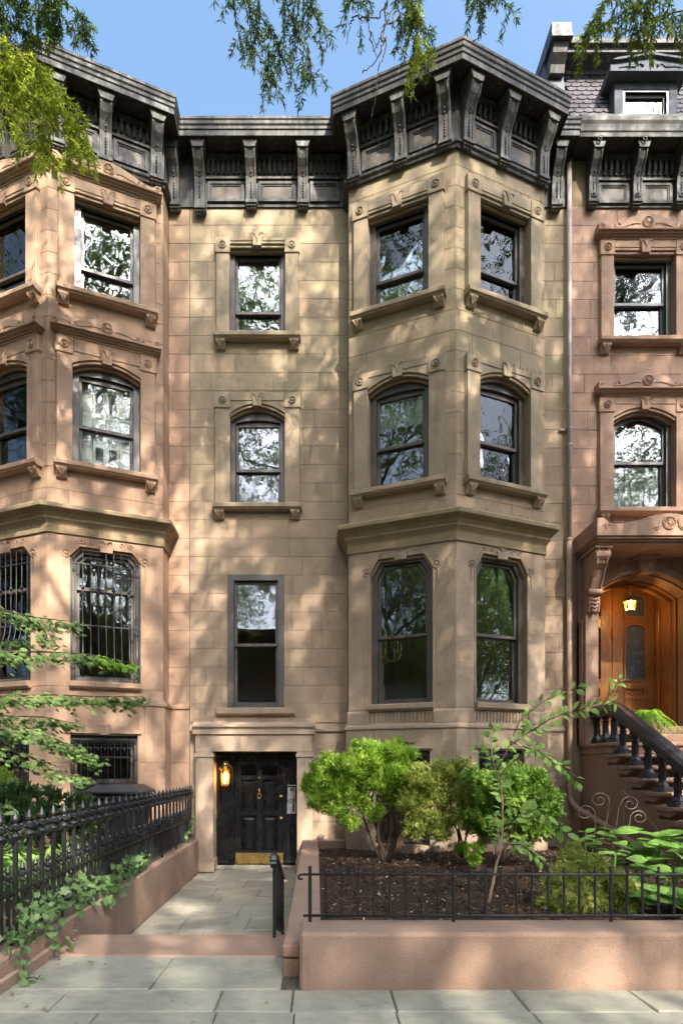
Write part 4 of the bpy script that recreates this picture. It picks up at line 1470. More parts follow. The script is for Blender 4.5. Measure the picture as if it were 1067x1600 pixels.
m.build('carved_scroll', ST_R, hd)

# timber vestibule and double doors
v = MB()
v.bw(4.95, 5.075, 0.36, 1.15, 2.6, 5.6)
v.bw(6.80, 6.93, 0.36, 1.15, 2.6, 5.6)
v.bw(5.0, 6.9, 0.36, 1.15, 5.52, 5.62)
ai = outline(c0, 0.875, 2.65, 5.08, 'arch', 0.33)
ao = outline(c0, 0.96, 2.65, 5.14, 'arch', 0.38)
v.ring(fR, ao, ai, -0.36, -0.46, closed=False)
v.ring(fR, ao, [(c0 + (u - c0) * 0.93, z - 0.05) for u, z in ai], -0.46, -0.56, closed=False)
for x in (5.08, 6.775):
    v.bw(x - 0.012, x + 0.022, 0.5, 0.62, 2.7, 5.0)
    v.bw(x - 0.012, x + 0.022, 0.86, 0.98, 2.7, 5.0)
ves = v.build('vestibule_lining', WOODO, right, bev=0.005)
MB().bw(5.0, 6.9, -0.05, 1.3, 2.45, 2.645).build('vestibule_floor', ST_RD, right, bev=0.01)
MB().bw(4.9, 7.0, 1.16, 1.2, 2.6, 5.7).build('vestibule_back', WOODD, right)
YE = 1.03
for sg in (-1, 1):
    xa, xb = (5.09, 5.93) if sg < 0 else (5.95, 6.79)
    zt2 = 5.50
    ga, gb = xa + 0.22, xb - 0.19
    if sg < 0:
        ga, gb = xa + 0.19, xb - 0.22
    d = MB()
    cm = (ga + gb) / 2
    w = (gb - ga) / 2
    g1 = outline(cm, w, 3.64, 4.72, 'arch', 0.05)
    d.bw(xa, ga, YE, YE + 0.05, 2.65, zt2)
    d.bw(gb, xb, YE, YE + 0.05, 2.65, zt2)
    for lo, hi in ((2.65, 3.28), (3.50, 3.64), (4.77, 4.90), (5.38, zt2)):
        d.bw(ga, gb, YE + 0.0005, YE + 0.05, lo, hi)
    leaf = d.build('oak_door', WOODO, right, bev=0.006)
    for lo, hi, rs in ((3.64, 4.70, 0.07), (4.90, 5.30, 0.08)):
        go = outline(cm, w + 0.012, lo - 0.012, hi, 'arch', rs)
        gi = outline(cm, w - 0.022, lo + 0.022, hi - 0.022, 'arch', rs)
        m = MB()
        m.ring(FW, go, gi, -YE + 0.03, -YE - 0.02)
        m.prism(FW, [(cm - w, hi), *[(cm + w * (2 * i / 12 - 1), hi + rs * (1 - (2 * i / 12 - 1) ** 2) - 0.01) for i in range(13)], (cm + w, hi), (cm + w, hi + rs + 0.01), (cm - w, hi + rs + 0.01)], -YE - 0.05, -YE - 0.004)
        m.build('glazing_bead', WOODO, leaf, bev=0.003)
        MB().prism(FW, gi, -YE - 0.03, -YE - 0.024).build('pane', FROST if sg > 0 else GLASS, leaf)
    m = MB()
    m.bw(ga, gb, YE + 0.03, YE + 0.05, 3.28, 3.50)
    m.ring(FW, [(ga - 0.01, 3.27), (ga - 0.01, 3.51), (gb + 0.01, 3.51), (gb + 0.01, 3.27)], [(ga + 0.03, 3.31), (ga + 0.03, 3.47), (gb - 0.03, 3.47), (gb - 0.03, 3.31)], -YE + 0.02, -YE - 0.03)
    m.tube([(ga + 0.06 + (gb - ga - 0.12) * i / 12, YE + 0.02, 3.39 + 0.025 * math.sin(i * 1.6)) for i in range(13)], 0.012, 5)
    m.build('carved_panel', WOODO, leaf, bev=0.003)
    h = MB()
    hx = 5.89 if sg < 0 else 5.99
    h.box(FW, hx - 0.035, hx + 0.035, -YE, -YE + 0.012, 3.25, 3.66)
    h.tube([(hx, YE - 0.02, 3.58), (hx, YE - 0.06, 3.54), (hx, YE - 0.065, 3.45), (hx, YE - 0.05, 3.36), (hx, YE - 0.012, 3.33)], [0.012, 0.014, 0.014, 0.013, 0.01], 6)
    h.lathe((hx, -YE, 3.62), [(0.03, 0.012), (0.02, 0.03), (0.003, 0.034)], 10, FW)
    h.build('handle', BRASSD, leaf)
m = MB()
m.lathe((5.94, YE - 0.02, 0), [(0.028, 4.45), (0.036, 4.5), (0.03, 4.58), (0.036, 4.66), (0.02, 4.7)], 8)
m.bw(5.925, 5.955, YE - 0.02, YE, 2.66, 5.5)
m.build('door_astragal', WOODO, right, bev=0.004)

# crowning cornice of the right house
m = MB()
m.prism_u(fR, [(-0.02, 13.10), (0.36, 13.10), (0.375, 13.06), (0.405, 13.06), (0.41, 13.13), (0.425, 13.15), (0.43, 13.2), (0.44, 13.25), (0.46, 13.30), (0.465, 13.37), (0.44, 13.385), (0.44, 13.43), (0.40, 13.44), (-0.02, 13.46)], 0.012, fR.L)
co = m.build('crown_cornice', CORNR, right, bev=0.003)
MB().box(fR, 0.3, fR.L, -0.02, 0.03, 12.16, 13.11).build('frieze_board', CORNR, co)
us = [5.02 - RX, 5.82 - RX, 6.61 - RX, 7.40 - RX, 8.2 - RX]
for u in us:
    b = cornice_bracket(co, fR, u, CORNR, w=0.16, out=0.38, z0=12.22)
    q = MB()
    q.tube(spiral(fR, u, 13.04, 0.40, 0.06, 1.3, 0.5, 1), 0.012, 5)
    q.lathe((u, 0.12, 12.30), [(0.055, 0), (0.055, 0.03), (0.02, 0.035), (0.02, 0.05), (0.004, 0.052)], 10, fR)
    q.build('bracket_scroll', CORNR, b)
for a, b in zip(us[:-1], us[1:]):
    cornice_bay(co, fR, a + 0.085, b - 0.085, zb=12.18, mat=CORNR, pmat=CORNP)

# slate mansard, party wall, upper cornice
SL = lambda z: 0.02 + (z - 13.4) * 0.21                    # Y of the slate plane at height z
m = MB()
m.prism_u(fR, [(-0.02, 13.40), (-SL(15.1) - 0.02, 15.10), (-3.0, 15.1), (-3.0, 13.40)], -0.043, fR.L)
ms = m.build('mansard', SLATE, right)
rows, zz = [], 13.46
rnd = random.Random(5)
mi = 0
while zz < 15.04:
    x = 4.61 + (0.09 if mi % 2 else 0.0)
    while x < 8.2:
        wd = 0.18
        mid_ = x + wd / 2
        if not (5.52 < mid_ < 6.58 and zz < 14.62) and x < 7.6:
            t = MB()
            lift = rnd.uniform(0.0, 0.004)
            g = 0.004
            c = 0.03
            y0, y1 = SL(zz) - 0.03 - lift, SL(zz + 0.115) - 0.018
            pl = [(x + g, zz + c), (x + g + c, zz), (x + wd - g - c, zz), (x + wd - g, zz + c)]
            yl = [y0 + 0.006, y0, y0, y0 + 0.006]
            vv = [(p[0], yl[i], p[1]) for i, p in enumerate(pl)] + [(x + wd - g, y1, zz + 0.115), (x + g, y1, zz + 0.115)]
            vv += [(p[0], p[1] + 0.012, p[2]) for p in vv]
            t.add(vv, [(0, 1, 2, 3, 4, 5), (0, 6, 7, 1), (1, 7, 8, 2), (2, 8, 9, 3), (3, 9, 10, 4), (0, 5, 11, 6)])
            t.build('slate', SLATE, ms)
        x += wd
    zz += 0.105
    mi += 1
m = MB()
m.prism_u(FW, [(-2.4, 13.3), (0.14, 13.3), (0.10, 13.5), (-0.22, 15.05), (-0.22, 15.32), (-2.4, 15.32)], 4.27, 4.60)
pw = m.build('party_wall', ZINC, right, bev=0.01)
m = MB()
m.bw(4.24, 4.63, -0.20, 0.3, 15.10, 15.16)
m.bw(4.25, 4.62, -0.16, 2.4, 15.16, 15.40)
m.prism_u(FW, [(-0.3, 14.72), (-0.06, 14.72), (-0.02, 14.84), (0.08, 14.95), (0.13, 15.10), (-0.3, 15.10)], 4.30, 4.57)
m.build('end_block', CORN, pw, bev=0.006)
m = MB()
m.prism_u(fR, [(-0.55, 14.98), (-0.30, 14.98), (-0.28, 15.05), (-0.20, 15.08), (-0.05, 15.10), (-0.04, 15.17), (0.02, 15.19), (0.03, 15.25), (-0.02, 15.34), (-0.10, 15.38), (-0.10, 15.42), (-3.0, 15.46), (-3.0, 15.1), (-0.55, 15.1)], -0.02, fR.L)
m.build('upper_cornice', CORN, right, bev=0.004)
# dormer
dz = 6.045
m = MB()
m.bw(dz - 0.58, dz - 0.42, 0.0, 1.0, 13.42, 14.55)
m.bw(dz + 0.42, dz + 0.58, 0.0, 1.0, 13.42, 14.55)
m.bw(dz - 0.42, dz + 0.42, 0.0, 0.2, 14.36, 14.55)
m.bw(dz - 0.42, dz + 0.42, 0.0, 0.2, 13.42, 13.86)
dm = m.build('dormer', ZINCD, right, bev=0.006)
m = MB()
prof = [(dz - 0.72, 14.52), (dz - 0.72, 14.66), (dz - 0.60, 14.70), (dz, 14.79), (dz + 0.60, 14.70), (dz + 0.72, 14.66), (dz + 0.72, 14.52)]
m.prism(FW, prof, -1.2, 0.14)
m.prism(FW, [(u, z + (0.03 if 0 < i < 6 else 0.0)) for i, (u, z) in enumerate(prof)][1:6] + [(dz + 0.60, 14.69), (dz, 14.78), (dz - 0.60, 14.69)], 0.10, 0.19)
m.bw(dz - 0.74, dz + 0.74, -0.17, 0.0, 14.50, 14.535)
for sg in (-1, 1):
    m.tube([(dz + sg * q, -0.145, z) for q, z in ((0.12, 14.62), (0.2, 14.66), (0.28, 14.60), (0.45, 14.61), (0.58, 14.585))], [0.03, 0.012, 0.014, 0.014, 0.006], 5)
    m.tube([(dz + sg * q, -0.004, z) for q, z in ((0.08, 14.45), (0.18, 14.43), (0.3, 14.455))], [0.004, 0.014, 0.004], 5)
m.lathe((dz, 0.14, 14.67), [(0.03, 0), (0.02, 0.015), (0.003, 0.018)], 8, FW)
m.build('pediment', ZINCD, dm, bev=0.004)
fD = Fr(dz - 0.42, 0.06, dz + 0.42, 0.06)
sash_window(right, fD, 0.42, 0.42, 13.80, 14.36, 'flat', 0, FRAMEG, d0=0.05, mull=13.83, trim=0.04, glass=GLASSC, sash_w=0.03, inside='curtain')

# ------------------------------------------------------------------ stoop of the right house
stoop = thing('stoop', 'brown stone entrance stairs with black balustrade rising to the oak doors', 'stairs', (5.9, -2, 0))
XS = 4.83
st = MB()
prof = [(0.02, 0.2), (0.02, 2.12), (1.06, 2.12)]
for i in range(1, 11):
    prof += [(1.06 + 0.37 * (i - 1), 2.12 - 0.19 * i), (1.06 + 0.37 * i, 2.12 - 0.19 * i)]
prof += [(1.06 + 3.7, 0.2)]
st.prism_u(Fr(XS, 0, 8, 0), prof, 0.0, 2.20)
st.build('stair_side', ST_RD, stoop, bev=0.006)
t = MB()
t.prism_u(FW, [(0.0, 2.12), (1.10, 2.12), (1.10, 2.27), (1.125, 2.28), (1.125, 2.30), (0.0, 2.31)], XS - 0.015, 7.05)
t.bw(XS - 0.045, 7.05, -1.14, 0.0, 2.245, 2.305)
t.build('landing', ST_RD, stoop, bev=0.01)
MB().bw(5.02, 6.86, -0.42, -0.10, 2.306, 2.48).build('door_step', ST_RD, stoop, bev=0.01)
for i in range(1, 10):
    y1 = -1.06 - 0.37 * (i - 1)
    y0 = y1 - 0.37
    z = 2.30 - 0.19 * i
    t = MB()
    t.prism_u(FW, [(-y1 - 0.02, z - 0.06), (-y0 + 0.03, z - 0.06), (-y0 + 0.045, z - 0.045), (-y0 + 0.05, z - 0.03), (-y0 + 0.045, z - 0.012), (-y0 + 0.03, z), (-y1 - 0.02, z)], XS - 0.045, 7.05)
    t.build('tread', ST_RD, stoop, bev=0.006)
    t = MB()
    t.prism(Fr(XS, 0, XS, -1), [(-y1 - 0.02, z - 0.062), (-y0 + 0.02, z - 0.062), (-y0 + 0.01, z - 0.09), (-y0 - 0.03, z - 0.10), (-y0 - 0.05, z - 0.135), (-y0 - 0.11, z - 0.15), (-y0 - 0.16, z - 0.13), (-y1 - 0.02, z - 0.135)], -0.01, 0.022)
    t.build('tread_bracket', ST_RD, stoop)
t = MB()
fs = Fr(XS, 0, XS, -1)
t.ring(fs, [(1.55, 0.25), (1.55, 1.55), (3.9, 0.30), (3.9, 0.25)], [(1.63, 0.3), (1.63, 1.42), (3.72, 0.33), (3.72, 0.3)], 0.03, -0.01)
t.build('side_panel', ST_RD, stoop, bev=0.006)
bal = None
spots = [(-0.34, 2.305), (-0.65, 2.305), (-0.95, 2.305)] + [(-1.06 - 0.37 * (i - 0.5), 2.30 - 0.19 * i) for i in range(1, 10)]
bm = MB()
H = 0.50
bm.bw(-0.10, 0.10, -0.10, 0.10, 0, 0.07)
bm.lathe((0, 0, 0), [(0.088, 0.07), (0.09, 0.085), (0.06, 0.13), (0.052, 0.15), (0.06, 0.165), (0.046, 0.17), (0.046, 0.36), (0.062, 0.37), (0.062, 0.385), (0.046, 0.39), (0.05, 0.42), (0.075, 0.46), (0.08, H + 0.06)], 12)
for k in range(10):
    w = 2 * math.pi * k / 10
    bm.tube([(0.047 * math.cos(w), 0.047 * math.sin(w), 0.175), (0.047 * math.cos(w), 0.047 * math.sin(w), 0.355)], 0.008, 4)
b0 = bm.build('baluster', IRON2)
bme = b0.data
bpy.data.objects.remove(b0)
for y, z in spots:
    o = inst('baluster', bme, stoop, Matrix.Translation(Vector((4.985, y, z)) - Vector(stoop.location)))
    b = o.modifiers.new('soft_edge', 'BEVEL')
    b.width, b.segments, b.limit_method = 0.004, 1, 'ANGLE'
h = MB()
sec = [(-0.10, 0.0), (-0.115, 0.03), (-0.10, 0.05), (-0.105, 0.075), (-0.12, 0.10), (-0.115, 0.15), (-0.07, 0.20), (0.0, 0.215), (0.07, 0.20), (0.115, 0.15), (0.12, 0.10), (0.105, 0.075), (0.10, 0.05), (0.115, 0.03), (0.10, 0.0)]
path = [(-0.02, 2.77), (-0.95, 2.77), (-1.10, 2.74), (-1.30, 2.645)] + [(-1.30 - 0.37 * i, 2.645 - 0.19 * i) for i in range(1, 9)]
vv, n = [], len(sec)
for y, z in path:
    vv += [(4.985 + a, y, z + b) for a, b in sec]
ff = [(i * n + k, i * n + (k + 1) % n, (i + 1) * n + (k + 1) % n, (i + 1) * n + k) for i in range(len(path) - 1) for k in range(n)]
ff += [tuple(range(n)), tuple(range(len(vv) - 1, len(vv) - n - 1, -1))]
h.add(vv, ff)
h.build('handrail', IRON2, stoop, bev=0.0, smooth=False)


# ================================================================== walls, planter, fences by the walk
wall_l = thing('retaining_wall', 'low pinkish stucco wall between the walk and the left front yard, carrying the spear fence', 'wall', (-2.3, -4, 0))
MB().prism_z([(-2.135, -0.12), (-2.135, -5.9), (-2.14, -7.6), (-2.46, -7.6), (-2.44, -0.12)], -0.05, 0.585).build('wall_body', STUCCO, wall_l, bev=0.012)
MB().prism_z([(-2.10, -6.19), (-2.10, -7.6), (-2.139, -7.6), (-2.139, -6.19)], 0.33, 0.47).build('foot_course', STUCCO, wall_l, bev=0.012)
MB().prism_z([(-2.446, -0.12), (-2.466, -7.6), (-2.60, -7.6), (-2.60, -0.12)], 0.0, 0.50).build('back_course', STUCCO, wall_l, bev=0.01)

pl = thing('planter', 'raised garden bed with pinkish stucco walls in front of the angled bay', 'planter', (2.5, -3.5, 0))
MB().bw(-0.119, 7.2, -6.88, -6.50, 0.2, 0.755).build('front_wall', STUCCO, pl, bev=0.022)
MB().bw(-0.25, 0.032, -6.497, -0.15, -0.05, 0.59).build('side_wall', STUCCO, pl, bev=0.012)
m = MB()
m.bw(-0.252, -0.125, -6.62, -6.499, 0.50, 0.595)
m.bw(-0.248, -0.125, -6.60, -6.499, 0.34, 0.492)
m.build('corner_stone', ST_RD, pl, bev=0.012)
MB().bw(0.034, 0.50, -0.30, -0.12, 0.3, 0.585).build('back_curb', STUCCO, pl, bev=0.01)

# soil surface of the bed: uneven sheet, then loose bark chips on it
def mound(x, y):
    return 0.455 + 0.035 * math.sin(x * 1.7 + 0.4) * math.sin(y * 1.3) + 0.02 * math.sin(x * 5.1 + y * 3.3) + 0.05 * math.exp(-((x - 1.0) ** 2 + (y + 2.1) ** 2) / 0.5) + 0.012 * (-y)


n1, n2 = 70, 60
v, f = [], []
for j in range(n2 + 1):
    for i in range(n1 + 1):
        x, y = 0.034 + 6.9 * i / n1, -6.499 + 6.35 * j / n2
        v.append((x, y, mound(x, y) - 0.008 + random.uniform(-0.008, 0.008)))
f = [(j * (n1 + 1) + i, j * (n1 + 1) + i + 1, (j + 1) * (n1 + 1) + i + 1, (j + 1) * (n1 + 1) + i) for j in range(n2) for i in range(n1)]
g = MB()
g.add(v, f)
structure('garden_soil', g, SOIL, smooth=True)
g = MB()
v = []
for j in range(13):
    for i in range(11):
        x, y = -7.4 + 4.8 * i / 10, -7.55 + 7.5 * j / 12
        v.append((x, y, 0.46 + random.uniform(-0.02, 0.02)))
g.add(v, [(j * 11 + i, j * 11 + i + 1, (j + 1) * 11 + i + 1, (j + 1) * 11 + i) for j in range(12) for i in range(10)])
structure('yard_soil', g, SOIL, smooth=True)


def np_mesh(name, V, F, mat, parent=None, tint=None, kind=None):
    V = np.asarray(V, dtype=np.float32)
    F = np.asarray(F, dtype=np.int32)
    o0 = WL.get(parent.name, (0, 0, 0)) if parent else (0, 0, 0)
    V = V - np.array(o0, dtype=np.float32)
    me = bpy.data.meshes.new(name)
    me.vertices.add(len(V))
    me.vertices.foreach_set('co', V.ravel())
    k = F.shape[1]
    me.loops.add(F.size)
    me.loops.foreach_set('vertex_index', F.ravel())
    me.polygons.add(len(F))
    me.polygons.foreach_set('loop_start', np.arange(0, F.size, k, dtype=np.int32))
    me.polygons.foreach_set('loop_total', np.full(len(F), k, dtype=np.int32))
    if tint is not None:
        a = me.attributes.new('tint', 'FLOAT', 'FACE')
        a.data.foreach_set('value', np.asarray(tint, dtype=np.float32))
    me.update(calc_edges=True)
    me.validate()
    me.materials.append(mat)
    o = bpy.data.objects.new(name, me)
    COL.objects.link(o)
    if parent:
        o.parent = parent
    if kind:
        o['kind'] = kind
    WL[o.name] = tuple(o0)
    return o


def unit(a):
    return a / np.maximum(np.linalg.norm(a, axis=-1, keepdims=True), 1e-9)


def leaf_arrays(P, D, Nn, L, W, fold=0.25, droop=0.0):
    """one folded leaf (two quads, six points) per row"""
    N = len(P)
    L = np.broadcast_to(np.asarray(L, float), (N,))[:, None]
    W = np.broadcast_to(np.asarray(W, float), (N,))[:, None]
    D = unit(D)
    S = unit(np.cross(D, Nn))
    U = np.cross(S, D)
    b = P
    t = P + D * L - U * L * droop
    m = P + D * L * 0.5
    l1 = P + D * L * 0.45 + S * W * 0.5 + U * W * fold
    r1 = P + D * L * 0.45 - S * W * 0.5 + U * W * fold
    V = np.stack([b, l1, t, r1], 1).reshape(-1, 3)
    i = np.arange(N)[:, None] * 4
    F = np.concatenate([i + np.array([[0, 2, 1]]), i + np.array([[0, 3, 2]])], 1).reshape(-1, 3)
    return V, F


def leaves(name, P, D, Nn, L, W, mat, parent, tint, fold=0.25, droop=0.0, kind=None):
    V, F = leaf_arrays(P, D, Nn, L, W, fold, droop)
    return np_mesh(name, V, F, mat, parent, np.repeat(tint, 2), kind)


# bark mulch
N = 15000
cx = RNG.uniform(0.06, 5.6, N)
cy = RNG.uniform(-6.45, -0.4, N)
cz = np.array([mound(a, b) for a, b in zip(cx, cy)]) + RNG.uniform(-0.004, 0.012, N)
D = np.stack([RNG.normal(size=N), RNG.normal(size=N), RNG.normal(size=N) * 0.35], 1)
Nn = np.stack([RNG.normal(size=N) * 0.4, RNG.normal(size=N) * 0.4, np.ones(N)], 1)
t_ = RNG.uniform(0, 0.62, N)
t_[RNG.uniform(size=N) < 0.07] = 1.0
mu = leaves('bark_mulch', np.stack([cx, cy, cz], 1), D, Nn, RNG.uniform(0.02, 0.065, N), RNG.uniform(0.012, 0.03, N), CHIP, None, t_, 0.35, kind='stuff')

# pale stones lying on the mulch by the fence
for i, (x, y, r) in enumerate(((0.16, -6.30, 0.055), (0.245, -6.33, 0.05))):
    m = MB()
    m.lathe((x, y, mound(x, y) + 0.055), [(r * 0.7, 0), (r, 0.015), (r * 0.9, 0.035), (r * 0.4, 0.045)], 9)
    o = m.build('stone', FLAG_W, None, smooth=False, loc=(x, y, mound(x, y)))
    tag(o, ('pale rounded stone on the mulch nearest the planter corner', 'flat tan stone on the mulch beside the pale rounded one')[i], 'stone', 'stones lying on the mulch')

# low picket fence on the planter wall
lf = thing('picket_fence', 'low black iron picket fence with plain round pickets on the planter wall', 'fence', (2.5, -6.57, 0.755))
YF = -6.57
post_x = [-0.05, 1.01, 2.175, 3.34, 4.5]
for k, z in ((0, 1.105), (1, 0.80)):
    MB().tube([(-0.10, YF, z), (1.5, YF, z), (3.2, YF, z), (5.2, YF, z)], 0.0095 if k == 0 else 0.011, 7).build('rail', IRON, lf, smooth=True)
MB().tube([(-0.10, YF, 1.105), (-0.122, YF, 1.103), (-0.135, YF, 1.09), (-0.132, YF, 1.073), (-0.115, YF, 1.068), (-0.105, YF, 1.078)], 0.0095, 6).build('rail_curl', IRON, lf, smooth=True)
for x in post_x:
    MB().tube([(x, YF, 0.74), (x, YF, 1.165)], 0.0135, 8).build('post', IRON, lf)
pm = MB().tube([(0, 0, 0.0), (0, 0, 0.345), (0, 0, 0.352)], [0.0095, 0.0095, 0.006], 7)
pm.lathe((0, 0, 0.352), [(0.006, 0), (0.012, 0.006), (0.012, 0.014), (0.004, 0.019)], 7)
pk = pm.build('picket', IRON)
me = pk.data
bpy.data.objects.remove(pk)
for a, b in zip(post_x[:-1], post_x[1:]):
    n = round((b - a) / 0.116)
    for i in range(1, n):
        x = a + (b - a) * i / n
        inst('picket', me, lf, Matrix.Translation(Vector((x, YF, 0.79)) - lf.location) @ Matrix.Rotation(random.uniform(-0.012, 0.012), 4, 'Y'))

# tall cast-iron spear fence on the left wall
sf = thing('spear_fence', 'tall black cast-iron fence with spear finials along the left side of the walk', 'fence', (-2.24, -4, 0.6))
XF = -2.24
for z, h in ((1.365, 0.022), (0.975, 0.02), (0.655, 0.02)):
    MB().bw(XF - 0.014, XF + 0.014, -7.6, -0.2, z - h / 2, z + h / 2).build('rail', IRON, sf, bev=0.003)
def finial(s):
    m = MB()
    m.lathe((0, 0, 0), [(0.012 * s, 0), (0.046 * s, 0.010 * s), (0.042 * s, 0.03 * s), (0.018 * s, 0.05 * s), (0.020 * s, 0.062 * s), (0.046 * s, 0.075 * s), (0.048 * s, 0.095 * s), (0.022 * s, 0.110 * s), (0.016 * s, 0.12 * s), (0.030 * s, 0.14 * s), (0.034 * s, 0.16 * s), (0.020 * s, 0.195 * s), (0.003 * s, 0.235 * s)], 8)
    for k in range(4):
        w = math.pi / 2 * k + math.pi / 4
        c_, s_ = math.cos(w), math.sin(w)
        m.tube([(0.02 * s * c_, 0.02 * s * s_, 0.06 * s), (0.046 * s * c_, 0.046 * s * s_, 0.08 * s), (0.054 * s * c_, 0.054 * s * s_, 0.105 * s), (0.040 * s * c_, 0.040 * s * s_, 0.12 * s)], [0.015 * s, 0.021 * s, 0.017 * s, 0.009 * s], 5)
    return m
q = MB().bw(-0.0145, 0.0145, -0.0145, 0.0145, 0, 0.74).build('picket', IRON)
pme = q.data
bpy.data.objects.remove(q)
q = MB().bw(-0.011, 0.011, -0.011, 0.011, 0, 0.40).build('dog_bar', IRON)
dme = q.data
bpy.data.objects.remove(q)
q = finial(0.86).build('finial', IRON)
fme = q.data
bpy.data.objects.remove(q)
q = finial(0.60).build('finial', IRON)
fme2 = q.data
bpy.data.objects.remove(q)
y = -0.34
k = 0
while y > -7.5:
    p = inst('picket', pme, sf, Matrix.Translation(Vector((XF, y, 0.64)) - sf.location))
    inst('finial', fme, p, Matrix.Translation((0, 0, 0.735)))
    p = inst('dog_bar', dme, sf, Matrix.Translation(Vector((XF, y - 0.107, 0.645)) - sf.location))
    inst('finial', fme2, p, Matrix.Translation((0, 0, 0.395)))
    if k % 4 == 1:
        MB().bw(XF - 0.013, XF + 0.013, y - 0.06, y - 0.034, 0.57, 0.65).build('foot', IRON, sf)
    y -= 0.214
    k += 1

# short handrail at the steps
hr = thing('handrail', 'short black iron handrail beside the sunken walk and planter wall', 'handrail', (-0.37, -5.2, 0))
XH = -0.375
g = MB()
pth = [(-5.80, 1.035), (-5.82, 1.075), (-5.80, 1.112), (-5.74, 1.128), (-5.66, 1.115), (-4.35, 0.66)]
sec = [(-0.026, -0.012), (-0.03, 0.006), (-0.018, 0.02), (0.018, 0.02), (0.03, 0.006), (0.026, -0.012)]
vv = []
for i, (yy, zz) in enumerate(pth):
    vv += [(XH + a, yy, zz + b) for a, b in sec]
nn = len(sec)
g.add(vv, [(i * nn + k, i * nn + (k + 1) % nn, (i + 1) * nn + (k + 1) % nn, (i + 1) * nn + k) for i in range(len(pth) - 1) for k in range(nn)] + [tuple(range(nn)), tuple(range(len(vv) - 1, len(vv) - nn - 1, -1))])
g.build('top_rail', IRON2, hr)
MB().bw(XH - 0.014, XH + 0.014, -5.72, -5.692, 0.39, 1.115).build('post', IRON2, hr, bev=0.003)
MB().bw(XH - 0.014, XH + 0.014, -4.42, -4.392, 0.0, 0.68).build('post', IRON2, hr, bev=0.003)
MB().prism_u(Fr(XH - 0.01, 0, XH + 1, 0), [(5.70, 0.47), (5.70, 0.50), (4.40, 0.10), (4.40, 0.07)], 0, 0.02).build('bottom_rail', IRON2, hr)
for i in range(1, 10):
    t = i / 10
    yy = -5.70 + 1.30 * t
    MB().bw(XH - 0.008, XH + 0.008, yy - 0.008, yy + 0.008, 0.48 - 0.40 * t, 1.115 - 0.45 * t).build('baluster', IRON2, hr)

# ------------------------------------------------------------------ things by the doors
la = thing('wall_lantern', 'lit brass wall lantern on the left jamb of the black door', 'lantern', (-1.70, 0.1, 1.55))
c = (-1.70, 0.10)
m = MB()
for a, b in ((-1, -1), (1, -1), (1, 1), (-1, 1)):
    m.tube([(c[0] + a * 0.055, c[1] + b * 0.055, 1.565), (c[0] + a * 0.075, c[1] + b * 0.075, 1.86)], 0.008, 5)
m.bw(c[0] - 0.065, c[0] + 0.065, c[1] - 0.065, c[1] + 0.065, 1.55, 1.57)
m.build('cage', BRASS, la)
m = MB()
m.lathe((c[0], c[1], 0), [(0.115, 1.855), (0.115, 1.87), (0.085, 1.91), (0.04, 1.945), (0.018, 1.96), (0.022, 1.975), (0.004, 1.99)], 12)
m.build('cap', BRASS, la, smooth=False)
m = MB()
m.bw(c[0] - 0.04, c[0] + 0.04, 0.218, 0.229, 1.72, 2.0)
m.tube([(c[0], 0.22, 1.93), (c[0], 0.17, 2.0), (c[0], 0.12, 2.0), (c[0], 0.10, 1.97)], 0.008, 6)
m.build('arm', BRASS, la)
v = []
for a, b in ((-1, -1), (1, -1), (1, 1), (-1, 1)):
    v += [(c[0] + a * 0.054, c[1] + b * 0.054, 1.572), (c[0] + a * 0.072, c[1] + b * 0.072, 1.85)]
m = MB()
m.add(v, [(0, 2, 3, 1), (2, 4, 5, 3), (4, 6, 7, 5), (6, 0, 1, 7)])
m.build('lantern_glass', LAMPGL, la)
m = MB()
m.lathe((c[0], c[1], 1.60), [(0.012, 0), (0.012, 0.10), (0.014, 0.11), (0.026, 0.145), (0.02, 0.18), (0.003, 0.20)], 8)
m.build('bulb', BULB, la)
L = bpy.data.lights.new('lantern_light', 'POINT')
L.energy, L.color, L.shadow_soft_size = 3.0, (1, 0.62, 0.25), 0.03
o = bpy.data.objects.new('lantern_light', L)
COL.objects.link(o)
o.parent = la
o.location = (0, 0, 0.17)

pn = thing('pendant_lantern', 'lit glass pendant lantern hanging in the arch before the oak doors', 'lantern', (5.93, 0.35, 4.85))
c = (5.93, 0.35)
m = MB()
m.lathe((c[0], c[1], 0), [(0.10, 5.02), (0.135, 5.03), (0.08, 5.10), (0.03, 5.135), (0.012, 5.15)], 6)
m.lathe((c[0], c[1], 0), [(0.085, 4.845), (0.09, 4.855), (0.09, 4.865), (0.02, 4.87)], 6)
for k in range(6):
    w = math.pi / 3 * k
    m.tube([(c[0] + 0.085 * math.cos(w), c[1] + 0.085 * math.sin(w), 4.86), (c[0] + 0.12 * math.cos(w), c[1] + 0.12 * math.sin(w), 5.025)], 0.007, 4)
m.build('frame', BRASSD, pn)
MB().tube([(c[0], c[1], 5.14), (c[0], c[1], 5.40)], 0.005, 5).build('chain', BRASSD, pn)
m = MB()
m.lathe((c[0], c[1], 0), [(0.080, 4.87), (0.113, 5.02)], 6)
m.f = m.f[:-2]
m.build('lantern_glass', LAMPGL, pn)
m = MB()
m.lathe((c[0], c[1], 4.90), [(0.01, 0), (0.012, 0.03), (0.028, 0.06), (0.022, 0.09), (0.003, 0.11)], 8)
m.build('bulb', BULB, pn)
L = bpy.data.lights.new('pendant_light', 'POINT')
L.energy, L.color, L.shadow_soft_size = 6.5, (1, 0.66, 0.32), 0.04
o = bpy.data.objects.new('pendant_light', L)
COL.objects.link(o)
o.parent = pn
o.location = (0, 0, 0.09)

